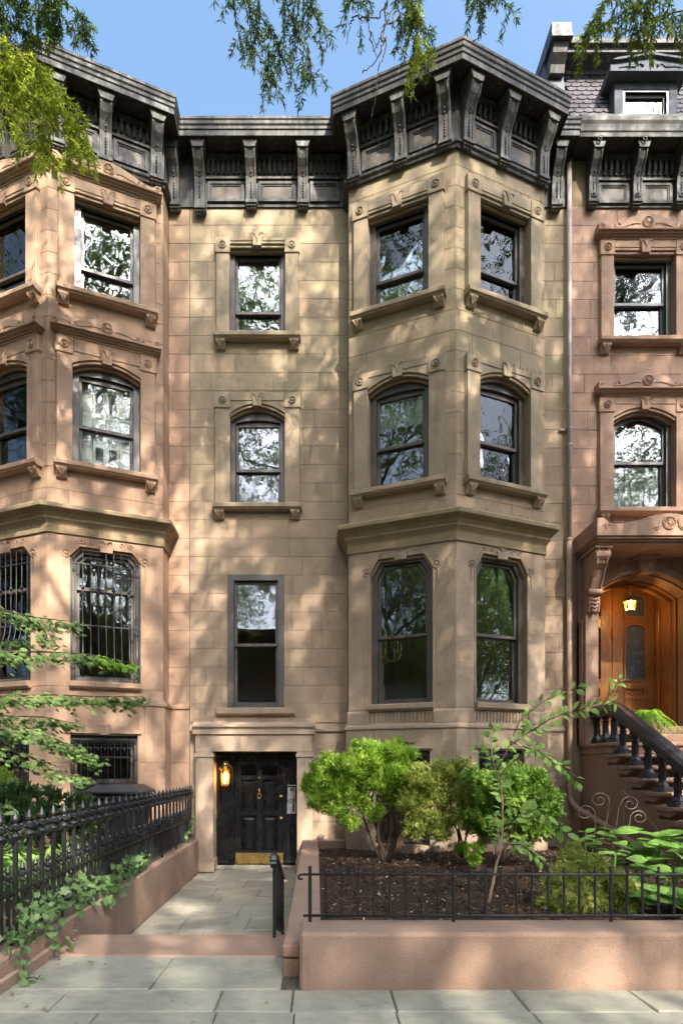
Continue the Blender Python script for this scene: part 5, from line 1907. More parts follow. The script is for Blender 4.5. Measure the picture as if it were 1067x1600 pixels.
ic = thing('intercom', 'silver intercom panel with buttons on the right jamb of the black door', 'intercom', (-0.47, 0.2, 1.25))
m = MB()
m.bw(-0.545, -0.405, 0.205, 0.229, 1.245, 1.52)
m.build('face_plate', STEEL, ic, bev=0.004)
MB().bw(-0.555, -0.395, 0.195, 0.229, 1.545, 1.565).build('rain_hood', STEEL, ic, bev=0.003)
MB().bw(-0.50, -0.45, 0.201, 0.2045, 1.45, 1.50).build('speaker', DARKB, ic)
for r in range(4):
    for q in range(2):
        MB().bw(-0.515 + q * 0.055, -0.48 + q * 0.055, 0.200, 0.2045, 1.275 + r * 0.038, 1.298 + r * 0.038).build('button', DARKB if r == 0 else STEEL, ic)
kp = thing('door_bell', 'square steel bell plate below the intercom by the black door', 'doorbell', (-0.47, 0.2, 1.03))
MB().ring(FW, [(-0.555, 1.03), (-0.555, 1.235), (-0.395, 1.235), (-0.395, 1.03)], [(-0.54, 1.045), (-0.54, 1.22), (-0.41, 1.22), (-0.41, 1.045)], -0.195, -0.229).bw(-0.54, -0.41, 0.21, 0.229, 1.045, 1.22).build('face_plate', STEEL, kp)
m = MB()
m.lathe((-0.475, -0.21, 1.16), [(0.028, 0), (0.026, 0.008), (0.01, 0.012)], 10, FW)
m.lathe((-0.475, -0.21, 1.09), [(0.02, 0), (0.018, 0.006), (0.004, 0.008)], 3, FW)
m.build('button', STEEL, kp)

# drain pipe between the middle and right houses
dp = thing('drain_pipe', 'painted rainwater pipe running down the wall between the middle and right houses', 'pipe', (4.60, -0.1, 0.9))
XP, YP = 4.60, -0.085
MB().tube([(XP, YP, 12.9), (XP, YP, 9.4), (XP, YP, 6.02)], 0.042, 12).build('upper_pipe', PIPEG, dp, smooth=True)
MB().tube([(XP, YP, 6.02), (XP, YP, 3.2), (XP, YP, 1.48), (XP + 0.005, YP - 0.02, 1.34), (XP + 0.03, YP - 0.10, 1.23), (XP + 0.06, -0.30, 1.15), (XP + 0.20, -1.3, 0.88), (XP + 0.23, -2.9, 0.50)], 0.050, 12).build('lower_pipe', PIPET, dp, smooth=True)
for z in (8.05, 7.75, 6.03, 1.52):
    m = MB()
    m.lathe((XP, YP, z), [(0.044, 0), (0.054, 0.006), (0.054, 0.045), (0.044, 0.05)], 12)
    if z in (8.05, 1.52):
        m.bw(XP - 0.16, XP + 0.03, YP + 0.03, -0.012, z + 0.012, z + 0.035)
    m.build('pipe_clamp', PIPET if z < 6 else PIPEG, dp)

# wheeled bin behind the spear fence
bn = thing('wheeled_bin', 'black plastic wheeled rubbish bin behind the spear fence under the barred window', 'bin', (-2.97, -1.9, 0.46))
def frustum(mb, x0, x1, y0, y1, z0, z1, t):
    p = [(x0 + t, y0 + t, z0), (x1 - t, y0 + t, z0), (x1 - t, y1 - t, z0), (x0 + t, y1 - t, z0), (x0, y0, z1), (x1, y0, z1), (x1, y1, z1), (x0, y1, z1)]
    mb.add(p, [(0, 3, 2, 1), (4, 5, 6, 7), (0, 1, 5, 4), (1, 2, 6, 5), (2, 3, 7, 6), (3, 0, 4, 7)])
m = MB()
frustum(m, -3.34, -2.60, -2.3, -1.55, 0.55, 1.48, 0.07)
m.bw(-3.36, -2.58, -2.32, -1.53, 1.42, 1.50)
m.build('body', PLASTIC, bn, bev=0.02)
m = MB()
frustum(m, -3.38, -2.56, -2.36, -1.50, 1.505, 1.54, 0.0)
p = [(-3.38, -2.36, 1.54), (-2.56, -2.36, 1.54), (-2.56, -1.50, 1.54), (-3.38, -1.50, 1.54), (-3.24, -2.22, 1.635), (-2.70, -2.22, 1.635), (-2.70, -1.62, 1.635), (-3.24, -1.62, 1.635)]
m.add(p, [(4, 5, 6, 7), (0, 1, 5, 4), (1, 2, 6, 5), (2, 3, 7, 6), (3, 0, 4, 7)])
for i in range(5):
    x = -3.16 + i * 0.095
    m.bw(x - 0.015, x + 0.015, -2.18, -1.66, 1.634, 1.646)
m.build('lid', PLASTIC, bn, bev=0.01)
for x in (-3.28, -2.66):
    m = MB()
    m.tube([(x - 0.03, -1.56, 0.56), (x + 0.03, -1.56, 0.56)], 0.10, 14)
    m.build('wheel', PLASTIC, bn)
MB().tube([(-3.3, -1.46, 1.42), (-2.62, -1.46, 1.42)], 0.018, 8).build('handle', PLASTIC, bn)

# scroll-topped wire trellis
tr = thing('wire_trellis', 'rusty wire trellis with curled tops leaning by the stoop wall', 'trellis', (4.0, -2.6, 0.5))

YT = -2.7
def tp(px, py, y=YT):
    return tuple(at(px, py, y))
for (bx, by), stem, (sx, sy), r, sgn in (((923, 1345), [(926, 1320), (930, 1285)], (914, 1270), 15, 1), ((936, 1345), [(943, 1300), (950, 1265)], (936, 1250), 15, 1),
                                        ((957, 1350), [(962, 1290), (966, 1262)], (984, 1256), 15, -1), ((975, 1345), [(980, 1300), (984, 1280)], (998, 1277), 14, -1)):
    pts = [tp(bx, by), *[tp(*p) for p in stem]]
    R_ = r * (YT + 11) / 935
    c = at(sx, sy, YT)
    side = 1 if sgn > 0 else -1
    for i in range(26):
        t = i / 25
        a = (0 if side > 0 else math.pi) + side * 2 * math.pi * 1.55 * t
        rr = R_ * (1 - 0.8 * t)
        pts.append((c.x + rr * math.cos(a), YT, c.z + rr * 0.85 * math.sin(a)))
    MB().tube(pts, 0.0065, 5).build('wire_scroll', RUST, tr, smooth=True)
for a, b in (((920, 1310), (975, 1324)), ((918, 1332), (975, 1344)), ((960, 1312), (950, 1346)), ((972, 1322), (962, 1346)), ((1010, 1336), (1030, 1342)), ((1008, 1337), (1002, 1352)), ((1027, 1326), (1020, 1352))):
    MB().tube([tp(*a), tp(*b)], 0.005, 5).build('wire', RUST, tr)

# ================================================================== plants
def rand_dirs(n):
    return unit(RNG.normal(size=(n, 3)))


def limb(pts, r0, r1, name, mat, parent, n=7):
    k = len(pts)
    return MB().tube(pts, [r0 + (r1 - r0) * i / (k - 1) for i in range(k)], n).build(name, mat, parent, smooth=True)


def curve(p, q, sag=0.0, n=6, jit=0.02):
    p, q = Vector(p), Vector(q)
    L = (q - p).length
    return [p.lerp(q, i / n) + Vector((random.uniform(-jit, jit) * L, random.uniform(-jit, jit) * L, sag * L * math.sin(math.pi * i / n) + random.uniform(-jit, jit) * L)) * (0 if i in (0, n) else 1) for i in range(n + 1)]


def clump_foliage(name, lobes, tips_per, leaf_per, L, W, mat, parent, up=0.35, spread=0.8, tip_len=0.11, shell=0.55, tmin=0.0, tmax=1.0, seed=1, droop=0.0, kind=None, sprig=0):
    """sprays of small leaves: every lobe is a cloud of tips near its surface, every tip a little fan of leaves"""
    rng = np.random.default_rng(seed)
    Ps, Ds, Ns, T = [], [], [], []
    if sprig:
        more = []
        for (c, r) in lobes:
            for o in unit(rng.normal(size=(sprig, 3)) + np.array([0, 0, 0.35])):
                k = rng.uniform(0.22, 0.42)
                more.append((tuple(np.array(c) + o * np.array(r) * rng.uniform(0.9, 1.25)), (r[0] * k, r[1] * k, r[2] * k * 1.2)))
        lobes = list(lobes) + more
    for (c, r) in lobes:
        c, r = np.array(c, float), np.array(r, float)
        n = int(tips_per * (r[0] * r[1] + r[0] * r[2] + r[1] * r[2]))
        o = unit(rng.normal(size=(n, 3)))
        rad = shell + (1 - shell) * rng.uniform(0, 1, (n, 1)) ** 0.6 + rng.normal(size=(n, 1)) * 0.06
        tip = c + o * r * rad
        ax = unit(o / r * r.mean() + np.array([0, 0, up - droop]) + rng.normal(size=(n, 3)) * 0.35)
        side = unit(np.cross(ax, rng.normal(size=(n, 3))))
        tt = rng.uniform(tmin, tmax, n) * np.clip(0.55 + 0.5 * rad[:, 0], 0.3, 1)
        m = leaf_per
        s = rng.uniform(0, 1, (n, m, 1))
        lat = rng.choice([-1, 1], (n, m, 1)) * rng.uniform(0.2, 1, (n, m, 1))
        d = unit(ax[:, None, :] + side[:, None, :] * lat * spread + rng.normal(size=(n, m, 3)) * 0.22)
        p = tip[:, None, :] - ax[:, None, :] * tip_len * (1 - s) + side[:, None, :] * lat * tip_len * 0.25 * (1 - s)
        nn = unit(np.cross(ax, side)[:, None, :] + rng.normal(size=(n, m, 3)) * 0.35)
        Ps.append(p.reshape(-1, 3)); Ds.append(d.reshape(-1, 3)); Ns.append(nn.reshape(-1, 3))
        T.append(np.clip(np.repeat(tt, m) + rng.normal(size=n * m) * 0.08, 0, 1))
    P, D, N_, T = map(np.concatenate, (Ps, Ds, Ns, T))
    n = len(P)
    return leaves(name, P, D, N_, L * rng.uniform(0.7, 1.3, n), W * rng.uniform(0.7, 1.3, n), mat, parent, T, 0.2, droop, kind)


def lobe(px, py, y, rx, ry, rz):
    p = at(px, py, y)
    s = (y + 11) / 935
    return ((p.x, p.y, p.z), (rx * s, ry, rz * s))


# rounded bright evergreen with several stems, left of the bed
sh = thing('evergreen_shrub', 'bright green rounded evergreen shrub on bare dark stems beside the black door', 'shrub', (1.0, -2.1, 0.5), 'shrubs in the raised bed')
Y1 = -2.1
base = at(601, 1347, Y1)
stems = [((566, 1270), (545, 1215)), ((580, 1262), (588, 1190)), ((612, 1265), (618, 1185)), ((632, 1285), (650, 1225)), ((590, 1300), (560, 1240)), ((625, 1300), (600, 1205))]
for i, (p, q) in enumerate(stems):
    dy = random.uniform(-0.3, 0.3)
    a, b = at(p[0], p[1], Y1 + dy * 0.5), at(q[0], q[1], Y1 + dy)
    limb(curve(base + Vector((random.uniform(-0.04, 0.04), random.uniform(-0.04, 0.04), -0.05)), a, 0.02, 5, 0.03) + curve(a, b, 0, 4, 0.04)[1:], 0.026, 0.008, 'stem', BARK, sh)
for i in range(12):
    p, q = stems[i % 6]
    a = at(p[0] + random.uniform(-6, 6), p[1] - random.uniform(0, 30), Y1)
    b = at(q[0] + random.uniform(-50, 40), q[1] + random.uniform(-30, 40), Y1 + random.uniform(-0.35, 0.35))
    limb(curve(a, b, 0.02, 4, 0.05), 0.009, 0.003, 'branch', BARK, sh, 5)
lobes = [lobe(560, 1195, Y1 - .1, 34, .30, 26), lobe(540, 1225, Y1, 38, .30, 24), lobe(510, 1235, Y1, 32, .26, 22), lobe(500, 1212, Y1, 24, .22, 18), lobe(520, 1195, Y1, 26, .25, 20), lobe(585, 1178, Y1, 28, .3, 20), lobe(612, 1180, Y1, 26, .26, 22),
         lobe(632, 1205, Y1, 24, .26, 24), lobe(600, 1215, Y1 - .12, 34, .32, 26), lobe(622, 1240, Y1, 26, .26, 22), lobe(560, 1250, Y1, 24, .22, 14), lobe(524, 1262, Y1, 20, .2, 14), lobe(545, 1280, Y1, 18, .17, 13), lobe(585, 1268, Y1 - .15, 18, .16, 12), lobe(488, 1228, Y1, 16, .16, 14), lobe(575, 1168, Y1, 20, .2, 14), lobe(638, 1175, Y1, 16, .18, 14), lobe(498, 1250, Y1, 18, .18, 13), lobe(640, 1225, Y1, 20, .2, 16)]
clump_foliage('foliage', lobes, 1050, 14, 0.056, 0.015, LF_SHRUB, sh, seed=3, up=0.55, tip_len=0.15, tmax=1.1, sprig=4)

# yellowing evergreen in the middle
sh2 = thing('evergreen_shrub', 'yellowish evergreen shrub in the middle of the raised bed', 'shrub', (1.9, -2.4, 0.5), 'shrubs in the raised bed')
Y2 = -2.4
base = at(618, 1330, Y2)
for q in ((640, 1270), (668, 1240), (700, 1230), (650, 1220)):
    limb(curve(base + Vector((random.uniform(-.04, .04), 0, -0.06)), at(q[0], q[1], Y2), 0.03, 6, 0.035), 0.022, 0.006, 'stem', BARK, sh2)
base = at(722, 1330, Y2)
for q in ((700, 1260), (735, 1250), (715, 1215)):
    limb(curve(base + Vector((0, 0, -0.08)), at(q[0], q[1], Y2), 0.03, 6, 0.035), 0.02, 0.006, 'stem', BARK, sh2)
lobes = [lobe(672, 1215, Y2, 26, .25, 20), lobe(700, 1205, Y2, 28, .25, 20), lobe(712, 1232, Y2, 30, .26, 22), lobe(680, 1245, Y2, 30, .26, 22), lobe(650, 1262, Y2, 26, .24, 20), lobe(668, 1288, Y2, 28, .24, 18), lobe(694, 1278, Y2, 22, .22, 20), lobe(640, 1240, Y2, 20, .2, 16),
         lobe(735, 1250, Y2, 26, .24, 26), lobe(655, 1215, Y2 - .1, 22, .2, 18), lobe(690, 1300, Y2 - .1, 22, .2, 14), lobe(650, 1300, Y2, 18, .18, 12), lobe(752, 1262, Y2 - .1, 20, .2, 20), lobe(745, 1225, Y2, 18, .2, 16), lobe(758, 1300, Y2 - .1, 14, .16, 12), lobe(715, 1275, Y2 - .15, 22, .2, 18), lobe(742, 1285, Y2, 16, .18, 18), lobe(640, 1282, Y2, 14, .14, 12), lobe(725, 1200, Y2, 20, .2, 16)]
clump_foliage('foliage', lobes, 900, 13, 0.052, 0.015, LF_YEL, sh2, seed=5, up=0.35, tip_len=0.15, tmax=1.15, sprig=4)
clump_foliage('low_foliage', [lobe(722, 1324, Y2 - .2, 13, .14, 10), lobe(738, 1340, Y2 - .2, 14, .14, 11), lobe(745, 1322, Y2 - .2, 10, .1, 10)], 1700, 12, 0.045, 0.018, LF_SHRUB, sh2, seed=6)

# dense dark green shrub on the right
sh3 = thing('broadleaf_shrub', 'dense dome-shaped dark green leafy shrub behind the thin sapling', 'shrub', (2.6, -2.7, 0.5), 'shrubs in the raised bed')
Y3 = -2.7
base = at(785, 1335, Y3)
for q in ((760, 1270), (790, 1250), (820, 1260), (800, 1220), (840, 1250)):
    limb(curve(base + Vector((random.uniform(-.05, .05), 0, -0.1)), at(q[0], q[1], Y3), 0.03, 6, 0.03), 0.02, 0.006, 'stem', BARK, sh3)
lobes = [lobe(770, 1225, Y3, 30, .3, 26), lobe(800, 1212, Y3, 32, .3, 22), lobe(828, 1232, Y3, 30, .3, 26), lobe(845, 1262, Y3, 22, .26, 26), lobe(815, 1270, Y3, 34, .32, 28), lobe(780, 1268, Y3, 30, .3, 28), lobe(830, 1298, Y3, 22, .22, 18), lobe(755, 1250, Y3, 22, .22, 22), lobe(795, 1240, Y3 - .2, 30, .22, 24), lobe(745, 1275, Y3, 20, .22, 18), lobe(862, 1245, Y3, 14, .18, 14), lobe(850, 1290, Y3, 18, .2, 14), lobe(740, 1215, Y3, 18, .2, 14)]
clump_foliage('foliage', lobes, 620, 9, 0.064, 0.032, LF_DARK, sh3, seed=7, up=0.5, spread=1.0, tip_len=0.14, tmax=1.15, sprig=5)

# golden thread-leaf mound
sh4 = thing('thread_leaf_shrub', 'low golden green thread-leaved mound behind the picket fence', 'shrub', (2.7, -5.0, 0.5), 'shrubs in the raised bed')
Y4 = -5.1
base = at(905, 1420, Y4)
for q in ((880, 1370), (905, 1350), (935, 1360), (960, 1380), (920, 1375)):
    limb(curve(base, at(q[0], q[1], Y4 + random.uniform(-.2, .2)), 0.05, 5, 0.04), 0.012, 0.004, 'stem', BARK, sh4)
lobes = [lobe(880, 1385, Y4, 30, .28, 34), lobe(900, 1352, Y4 + .2, 26, .25, 22), lobe(925, 1365, Y4, 34, .3, 30), lobe(955, 1385, Y4, 32, .3, 28), lobe(870, 1415, Y4 - .1, 28, .25, 22), lobe(910, 1405, Y4 - .2, 36, .25, 28), lobe(960, 1412, Y4 - .1, 30, .25, 24), lobe(885, 1340, Y4 + .3, 14, .15, 14), lobe(898, 1322, Y4 + .4, 9, .1, 10)]
clump_foliage('foliage', lobes, 1150, 12, 0.075, 0.0075, LF_THREAD, sh4, seed=8, tmin=0.3, tmax=1.2, up=-0.1, spread=0.7, tip_len=0.12, droop=0.25)


# broad leaves as separate parts
def leaf_mesh(name, kind, mat):
    """a single leaf, one unit long along +X, face up +Z"""
    if kind == 'oval':
        w = [(0.0, 0.0), (0.12, 0.13), (0.35, 0.27), (0.58, 0.27), (0.8, 0.16), (1.0, 0.0)]
    elif kind == 'broad':
        w = [(0.0, 0.0), (0.08, 0.2), (0.3, 0.33), (0.55, 0.32), (0.8, 0.17), (1.0, 0.0)]
    else:                                   # ivy: five blunt lobes
        w = [(0.0, 0.0), (-0.12, 0.22), (0.12, 0.48), (0.3, 0.34), (0.55, 0.42), (0.66, 0.2), (1.0, 0.0)]
    n = len(w)
    v, f = [], []
    for x, y in w:
        v.append((max(x, 0.0), 0, -0.10 * x * x))
    for sg in (1, -1):
        for x, y in w:
            v.append((x, sg * y, 0.14 * y - 0.14 * x * x))
    for i in range(n - 1):
        f.append((i, i + 1, n + i + 1, n + i))
        f.append((i, 2 * n + i, 2 * n + i + 1, i + 1))
    me = bpy.data.meshes.new(name)
    bm = bmesh.new()
    bv = [bm.verts.new(p) for p in v]
    for q in f:
        try:
            bm.faces.new([bv[i] for i in q])
        except ValueError:
            pass
    bmesh.ops.remove_doubles(bm, verts=bm.verts, dist=1e-5)
    bmesh.ops.dissolve_degenerate(bm, edges=bm.edges, dist=1e-6)
    bm.to_mesh(me)
    bm.free()
    me.materials.append(mat)
    me.shade_smooth()
    return me


def put_leaf(me, parent, p, d, up, L, roll=0.0):
    d = Vector(d).normalized()
    up = Vector(up)
    y = up.cross(d)
    if y.length < 1e-3:
        y = Vector((0, 1, 0))
    y.normalize()
    z = d.cross(y)
    M = Matrix((d, y, z)).transposed().to_4x4() @ Matrix.Rotation(roll, 4, 'X')
    M = Matrix.Translation(Vector(p) - Vector(WL[parent.name])) @ M @ Matrix.Scale(L, 4)
    return inst('leaf', me, parent, M)


# thin sapling with arching branches
sp = thing('sapling', 'thin pale-stemmed sapling with rounded leaves arching up over the bed', 'sapling', (1.79, -4.8, 0.5))
Y5 = -4.8
lm = leaf_mesh('leaf', 'oval', LF_SAP)
def twig(pts, r0, r1, name='branch', depth=(0, 0)):
    n = len(pts)
    P = [at(x, y, Y5 + depth[0] + (depth[1] - depth[0]) * i / (n - 1)) for i, (x, y) in enumerate(pts)]
    out = []
    for a, b in zip(P[:-1], P[1:]):
        out += [a.lerp(b, k / 4) + Vector((random.uniform(-.006, .006), random.uniform(-.006, .006), random.uniform(-.006, .006))) for k in range(4)]
    out.append(P[-1])
    MB().tube(out, [r0 + (r1 - r0) * i / (len(out) - 1) for i in range(len(out))], 7).build(name, BARKL if name == 'trunk' or r0 > 0.010 else BARK, sp, smooth=True)
    return out
def leafy(path, n, L, lo=0.15, out=0.5):
    for i in range(n):
        t = lo + (1 - lo) * (i + random.uniform(0, 0.8)) / n
        k = min(int(t * (len(path) - 1)), len(path) - 2)
        p = path[k].lerp(path[k + 1], t * (len(path) - 1) - k)
        tan = (path[k + 1] - path[k]).normalized()
        sg = 1 if i % 2 else -1
        side = Vector((tan.z * sg, random.uniform(-0.8, 0.5), -tan.x * sg))
        d = tan * 0.55 + side * out + Vector((0, 0, -0.25)) + Vector((random.uniform(-.3, .3), random.uniform(-.4, .4), random.uniform(-.25, .25)))
        up = Vector((random.uniform(-.5, .5), random.uniform(-1.0, -0.1), random.uniform(0.3, 1.0)))
        put_leaf(lm, sp, p + d.normalized() * 0.02, d, up, L * random.uniform(0.65, 1.2), random.uniform(-.4, .4))
t0 = twig([(764, 1412), (770, 1375), (782, 1325), (786, 1280), (782, 1225), (771, 1190), (765, 1160), (772, 1135)], 0.017, 0.005, 'trunk')
t1 = twig([(780, 1335), (778, 1300), (772, 1270)], 0.011, 0.004)
t2 = twig([(776, 1205), (795, 1165), (832, 1140), (865, 1120), (905, 1108), (960, 1096)], 0.010, 0.003, depth=(0, -0.1))
t3 = twig([(795, 1165), (812, 1125), (850, 1095), (885, 1080), (918, 1070)], 0.007, 0.002, depth=(0, 0.15))
t4 = twig([(800, 1160), (838, 1172), (875, 1195), (905, 1222)], 0.007, 0.002, depth=(0, 0.1))
t5 = twig([(784, 1300), (810, 1272), (838, 1262), (890, 1308)], 0.007, 0.002, depth=(0, -0.2))
t6 = twig([(784, 1320), (815, 1318), (845, 1345)], 0.006, 0.002, depth=(0, -0.1))
t7 = twig([(785, 1250), (770, 1210), (758, 1180), (745, 1165)], 0.006, 0.002, depth=(0, 0.1))
t8 = twig([(778, 1215), (800, 1190), (820, 1180), (840, 1160)], 0.006, 0.002, depth=(0, 0.1))
t9 = twig([(940, 1100), (960, 1072), (970, 1062)], 0.004, 0.002, depth=(-.1, -.1))
for pth_, n, L in ((t2, 48, 0.10), (t3, 34, 0.09), (t4, 34, 0.09), (t5, 26, 0.115), (t6, 22, 0.10), (t7, 20, 0.08), (t8, 22, 0.08), (t9, 9, 0.09)):
    leafy(pth_, n, L)
leafy(t0, 52, 0.095, 0.3)
leafy(t1, 12, 0.09, 0.3)

# large-leaved plants at the right end of the bed
hy = thing('hydrangea', 'large-leaved green plant at the right end of the bed behind the picket fence', 'plant', (3.6, -4.9, 0.5))
hm = leaf_mesh('leaf', 'broad', LF_HYD)
Y6 = -4.9
def whorl(px, py, y, n, L, tilt=0.25, base=None):
    c = at(px, py, y)
    b = at(base[0], base[1], y) if base else Vector((c.x + random.uniform(-.1, .1), y, 0.5))
    MB().tube(curve(b, c, 0.03, 5, 0.02), [0.012, 0.011, 0.010, 0.008, 0.007, 0.006], 6).build('stem', LF_HYD, hy, smooth=True)
    for k in range(n):
        w = 2 * math.pi * (k + random.uniform(-.25, .25)) / n
        e = tilt + random.uniform(-.25, .25)
        d = (math.cos(w), math.sin(w), e)
        put_leaf(hm, hy, c + Vector((0, 0, -0.05 * (k % 3))), d, (random.uniform(-.25, .25), random.uniform(-.45, -.1), 1), L * random.uniform(0.75, 1.15), random.uniform(-.25, .25))
for a in ((962, 1300, -4.6, 7, .27), (930, 1312, -4.2, 6, .2), (1030, 1308, -4.7, 8, .30), (1062, 1322, -4.9, 7, .30), (985, 1322, -4.5, 6, .22), (1010, 1345, -4.9, 7, .24), (1050, 1362, -5.2, 8, .27), (1025, 1392, -5.4, 8, .26),
          (1062, 1402, -5.6, 8, .26), (990, 1375, -5.0, 6, .18), (1090, 1350, -5.0, 8, .3), (1040, 1335, -4.6, 7, .28), (915, 1300, -3.6, 5, .17), (935, 1335, -3.8, 6, .16), (1085, 1400, -5.4, 8, .28), (965, 1335, -4.2, 6, .17)):
    whorl(*a)

# fern in a pot on the landing
fp = thing('potted_fern', 'bright green fern in a pot on the stoop landing before the oak doors', 'potted plant', (5.66, -0.72, 2.31))
c = (5.66, -0.72)
m = MB()
m.lathe((c[0], c[1], 2.312), [(0.13, 0), (0.15, 0.03), (0.17, 0.3), (0.20, 0.38), (0.215, 0.40), (0.215, 0.44), (0.18, 0.44), (0.17, 0.40)], 16)
m.build('pot', STUCCO, fp, smooth=False)
V, F, T = [], [], []
for i in range(170):
    w = random.uniform(0, 2 * math.pi)
    el = random.uniform(0.15, 1.35)
    L_ = random.uniform(0.32, 0.55)
    hx, hy_ = math.cos(w), math.sin(w)
    n = 9
    p = Vector((c[0] + hx * 0.05, c[1] + hy_ * 0.05, 2.74))
    vx, vz = math.cos(el), math.sin(el)
    pts = [p.copy()]
    for k in range(n):
        p = p + Vector((hx * vx, hy_ * vx, vz)) * (L_ / n)
        vz -= 0.22
        pts.append(p.copy())
    sd = Vector((-hy_, hx, 0))
    tt = random.random()
    for k in range(n):
        wd = 0.055 * math.sin(math.pi * (k + 0.6) / (n + 0.6))
        a, b2 = pts[k], pts[k + 1]
        for sg in (-1, 1):
            i0 = len(V)
            V += [tuple(a), tuple(a.lerp(b2, 0.7)), tuple(a.lerp(b2, 1.1) + sd * sg * wd + Vector((0, 0, -0.012)))]
            F.append((i0, i0 + 1, i0 + 2))
            T.append(min(1, max(0, tt + random.uniform(-.1, .1))))
np_mesh('fronds', V, F, LF_FERN, fp, T)

# ivy over the left wall and through the fence
iv = thing('ivy', 'trailing ivy climbing through the foot of the spear fence', 'ivy', (-2.2, -5, 0.6))
im = leaf_mesh('leaf', 'ivy', LF_IVY)
def ivy_run(pts, n, spread, L, lo_z=None):
    P = [Vector(p) for p in pts]
    out = []
    for a, b in zip(P[:-1], P[1:]):
        out += [a.lerp(b, k / 5) + Vector((random.uniform(-.02, .02), random.uniform(-.03, .03), random.uniform(-.02, .02))) for k in range(5)]
    out.append(P[-1])
    MB().tube(out, 0.005, 5).build('vine', BARK, iv)
    for i in range(n):
        t = random.random() * (len(out) - 1)
        k = min(int(t), len(out) - 2)
        p = out[k].lerp(out[k + 1], t - k) + Vector((random.gauss(0, spread * 0.4), random.gauss(0, spread), random.gauss(0, spread * 0.7)))
        d = Vector((random.uniform(-.3, .8), random.uniform(-1, .3), random.uniform(-1.0, .35)))
        put_leaf(im, iv, p, d, (random.uniform(.1, 1), random.uniform(-1, 0), random.uniform(.1, .9)), L * random.uniform(0.6, 1.25))
ivy_run([(-2.2, -3.3, .62), (-2.18, -3.8, .72), (-2.16, -4.3, .78), (-2.14, -4.7, .68), (-2.1, -4.95, .60)], 105, 0.10, 0.080)
ivy_run([(-2.2, -4.6, .70), (-2.17, -5.2, .72), (-2.16, -5.7, .68)], 45, 0.08, 0.072)
ivy_run([(-2.2, -5.4, .95), (-2.17, -5.9, .82), (-2.15, -6.3, .75), (-2.15, -6.7, .8)], 60, 0.09, 0.080)
ivy_run([(-2.17, -5.9, .70), (-2.12, -6.2, .62), (-2.06, -6.4, .60), (-2.02, -6.3, .5), (-1.98, -6.1, .47)], 28, 0.05, 0.056)
ivy_run([(-2.17, -6.5, .75), (-2.12, -6.7, .58), (-2.08, -6.75, .47), (-2.03, -6.8, .42), (-1.98, -6.72, .40)], 30, 0.05, 0.056)
ivy_run([(-2.22, -1.0, .65), (-2.2, -0.6, .8), (-2.19, -0.45, 1.0)], 26, 0.05, 0.068)

n = 260
seg = [np.array(p) for p in ((-2.2, -3.2, .66), (-2.17, -4.0, .74), (-2.15, -4.7, .68), (-2.17, -5.4, .75), (-2.17, -6.2, .72), (-2.16, -6.8, .70))]
k = RNG.integers(0, len(seg) - 1, n)
w = RNG.uniform(0, 1, (n, 1))
P = np.array(seg)[k] * (1 - w) + np.array(seg)[k + 1] * w + RNG.normal(size=(n, 3)) * np.array([0.035, 0.08, 0.075])
leaves('foliage', P, RNG.normal(size=(n, 3)) * np.array([.4, .8, .5]) + np.array([.35, -.2, -.45]), RNG.normal(size=(n, 3)) * .4 + np.array([.5, -.5, .5]),
       RNG.uniform(.045, .08, n), RNG.uniform(.04, .07, n), LF_IVY, iv, RNG.uniform(0, 1, n), 0.15, 0.1, kind='stuff')

# plants of the left front yard
yb = thing('rhododendron', 'dark leathery-leaved bush behind the spear fence left of the bin', 'shrub', (-3.6, -2.6, 0.46), 'shrubs in the left yard')
for i in range(7):
    limb(curve((-3.5 + random.uniform(-.2, .2), -2.8, 0.45), (-3.5 + random.uniform(-.8, .7), -2.8 + random.uniform(-.4, .3), 1.2 + random.uniform(0, .35)), 0.05, 5, 0.04), 0.018, 0.006, 'stem', BARK, yb)
clump_foliage('foliage', [((-3.35, -3.0, 1.30), (.42, .35, .26)), ((-3.9, -3.0, 1.38), (.5, .4, .25)), ((-4.5, -2.9, 1.42), (.5, .4, .28)), ((-3.1, -3.2, 1.12), (.35, .3, .22)), ((-3.7, -3.5, 1.22), (.45, .3, .25))],
              190, 9, 0.15, 0.052, LF_RHOD, yb, seed=12, up=0.1, spread=1.2, tip_len=0.06, droop=0.15)
yw = thing('yew_bush', 'feathery green bush at the left edge under the maple boughs', 'shrub', (-5.0, -2.3, 0.46), 'shrubs in the left yard')
limb([(-4.9, -2.3, 0.4), (-4.85, -2.3, 1.0), (-4.8, -2.3, 1.5)], 0.03, 0.012, 'stem', BARK, yw)
clump_foliage('foliage', [((-4.75, -2.4, 1.72), (.42, .35, .24)), ((-4.5, -2.5, 1.55), (.34, .3, .2)), ((-5.1, -2.4, 1.6), (.45, .35, .3)), ((-4.6, -2.5, 1.3), (.4, .3, .22))], 1000, 11, 0.055, 0.02, LF_SHRUB, yw, seed=14)
